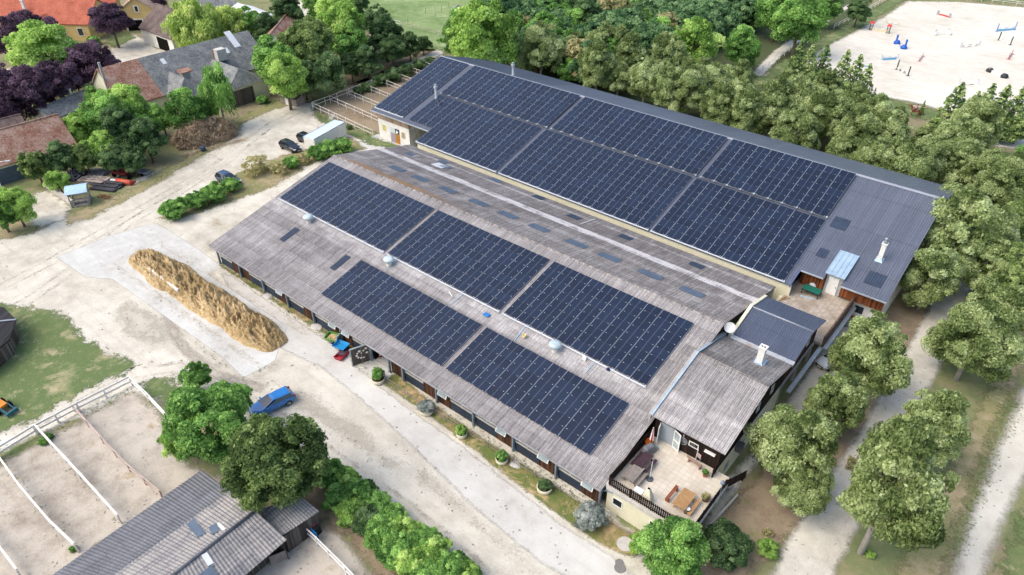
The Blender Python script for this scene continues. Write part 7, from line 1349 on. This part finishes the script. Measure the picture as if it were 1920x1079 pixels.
# foreground trees
tree(385, 790, 78, 'green', 'large fresh green tree beside the blue car', aspect=.95, clear=.4); tree(430, 755, 46, 'green', 'green crown leaning over the blue car', aspect=.9, clear=.5); tree(368, 708, 28, 'green', 'small bushy green tree above the large fresh green one', clear=.25); tree(340, 820, 36, 'bright', 'lighter green tree at the paddock side', clear=.35); tree(520, 866, 96, 'olive', 'dense round dark olive tree above the board hut', aspect=.95, clear=.4)
shrub(612, 890, 30, 'shrub', 'low green bush right of the round olive tree')
H_ = 'bushes of the hedge below the drive'
HB = [(648, 905, 26, 'shrubbr'), (640, 935, 28, 'shrub'), (675, 928, 30, 'shrub'), (664, 962, 30, 'shrubbr'), (702, 948, 28, 'shrub'), (694, 978, 32, 'shrubdk'), (730, 975, 30, 'shrub'), (718, 1004, 34, 'shrub'), (758, 1002, 32, 'shrubbr'), (744, 1032, 36, 'shrub'), (788, 1024, 34, 'shrub'), (772, 1056, 36, 'shrubbr'), (818, 1044, 34, 'shrubbr'), (804, 1078, 36, 'shrub'), (846, 1066, 32, 'shrub'), (872, 1086, 30, 'shrubbr'), (842, 1098, 34, 'shrub')]
HO = ['topmost', 'second', 'third', 'fourth', 'fifth', 'sixth', 'seventh', 'eighth', 'ninth', 'tenth', 'eleventh', 'twelfth', 'thirteenth', 'fourteenth', 'fifteenth', 'sixteenth', 'seventeenth']
for i, (u, v, r, k) in enumerate(HB): shrub(u, v, r*1.12, k, 'leafy green bush of the hedge along the drive, %s counted down the hedge' % HO[i], group=H_, aspect=.8)
tree(1262, 1035, 66, 'green', 'bright leafy tree at the terrace corner', aspect=.95, clear=.3); shrub(1205, 1022, 26, 'shrubbr', 'round clipped bright green shrub left of the terrace tree', aspect=.95); shrub(1364, 1028, 46, 'shrubdk', 'round dark green shrub right of the terrace tree', aspect=.9); shrub(1108, 970, 32, 'lavender', 'large silvery lavender bush at the terrace wall', aspect=.9); shrub(1440, 1030, 20, 'shrubbr', 'small yellow green bush by the lane'); shrub(1600, 870, 16, 'sparse', 'thin autumn coloured twiggy shrub between lane and limes'); shrub(1632, 1040, 9, 'shrubbr', 'tuft of green shoots at the pale lime trunk')
# hedges left of the stable
for u, v, r, k, lab in ((326, 396, 26, 'shrub', 'round green hedge bush nearest the slab'), (372, 378, 22, 'shrub', 'green hedge bush left half of the long pair'), (400, 366, 24, 'shrub', 'green hedge bush right half of the long pair'), (430, 350, 19, 'shrub', 'green hedge bush in front of the dark blue car'), (480, 312, 26, 'sparse', 'thin pale shrub left of the hedge row'), (520, 318, 17, 'sparse', 'low dry shrub in the hedge row'), (545, 308, 16, 'shrub', 'low olive hedge bush in the row'), (566, 300, 14, 'sparse', 'dry little shrub by the trailer'), (598, 290, 22, 'shrub', 'bright green hedge bush at the trailer, left'), (622, 282, 22, 'shrub', 'bright green hedge bush at the trailer, middle'), (640, 276, 20, 'shrub', 'bright green hedge bush at the trailer, right'), (83, 828, 10, 'shrub', 'small green weed bush at the white paddock divider'), (92, 820, 8, 'shrub', 'smaller weed bush at the paddock fence post'), (138, 1030, 8, 'shrub', 'weed tuft where the divider meets the shed'), (492, 188, 11, 'shrub', 'small green bush by the barn gate'), (175, 78, 12, 'shrub', 'bush at the yellow house front'), (655, 240, 6, 'shrubdk', 'small tuft inside the corral')): shrub(u, v, r, k, lab)
for i, (u, v, r) in enumerate([(690, 165, 13), (715, 152, 16), (737, 143, 18), (762, 133, 15), (785, 124, 14), (805, 117, 12), (672, 172, 10)]): shrub(u, v, r, 'shrubdk', 'dark hedge bush between lane and corral, %s in the row' % ORD[i], group='hedge bushes along the corral')
for i, (u, v, r) in enumerate([(1440, 1000, 10), (1325, 960, 9)]): shrub(u, v, r, 'sparse', 'withered low plant near the stair, %s' % ('by the lane' if i == 0 else 'under the kerb'))
# ---------------------------------------------------------------- daylight: bright thin overcast, sun high behind the left shoulder
w = bpy.data.worlds.new('World'); scene.world = w; w.use_nodes = True; nt = w.node_tree; nt.nodes.clear()
so_ = nt.nodes.new('ShaderNodeOutputWorld'); bg = nt.nodes.new('ShaderNodeBackground'); sk = nt.nodes.new('ShaderNodeTexSky'); sk.sky_type = 'NISHITA'; sk.sun_disc = False
SUN_EL, SUN_AZ = R_(52), R_(215)          # azimuth measured from +Y towards +X
sk.sun_elevation = SUN_EL; sk.sun_rotation = SUN_AZ; sk.air_density = 1.0; sk.dust_density = 4.0; sk.ozone_density = 1.0
bg.inputs['Strength'].default_value = .15; nt.links.new(sk.outputs[0], bg.inputs[0]); nt.links.new(bg.outputs[0], so_.inputs[0])
ld = bpy.data.lights.new('sun', 'SUN'); lo_ = bpy.data.objects.new('sun', ld); COL.objects.link(lo_); ld.energy = .7; ld.angle = R_(55); ld.color = (1, .965, .9)
sd_ = Vector((math.sin(SUN_AZ)*math.cos(SUN_EL), math.cos(SUN_AZ)*math.cos(SUN_EL), math.sin(SUN_EL))); lo_.rotation_euler = sd_.to_track_quat('Z', 'Y').to_euler(); lo_.location = (0, -40, 90)
vs = scene.view_settings; scene.display_settings.display_device = 'sRGB'; vs.view_transform = 'Standard'; vs.look = 'None'; vs.gamma = 1; vs.use_curve_mapping = False; vs.exposure = .9
scene.cycles.max_bounces = 6; scene.cycles.transparent_max_bounces = 16
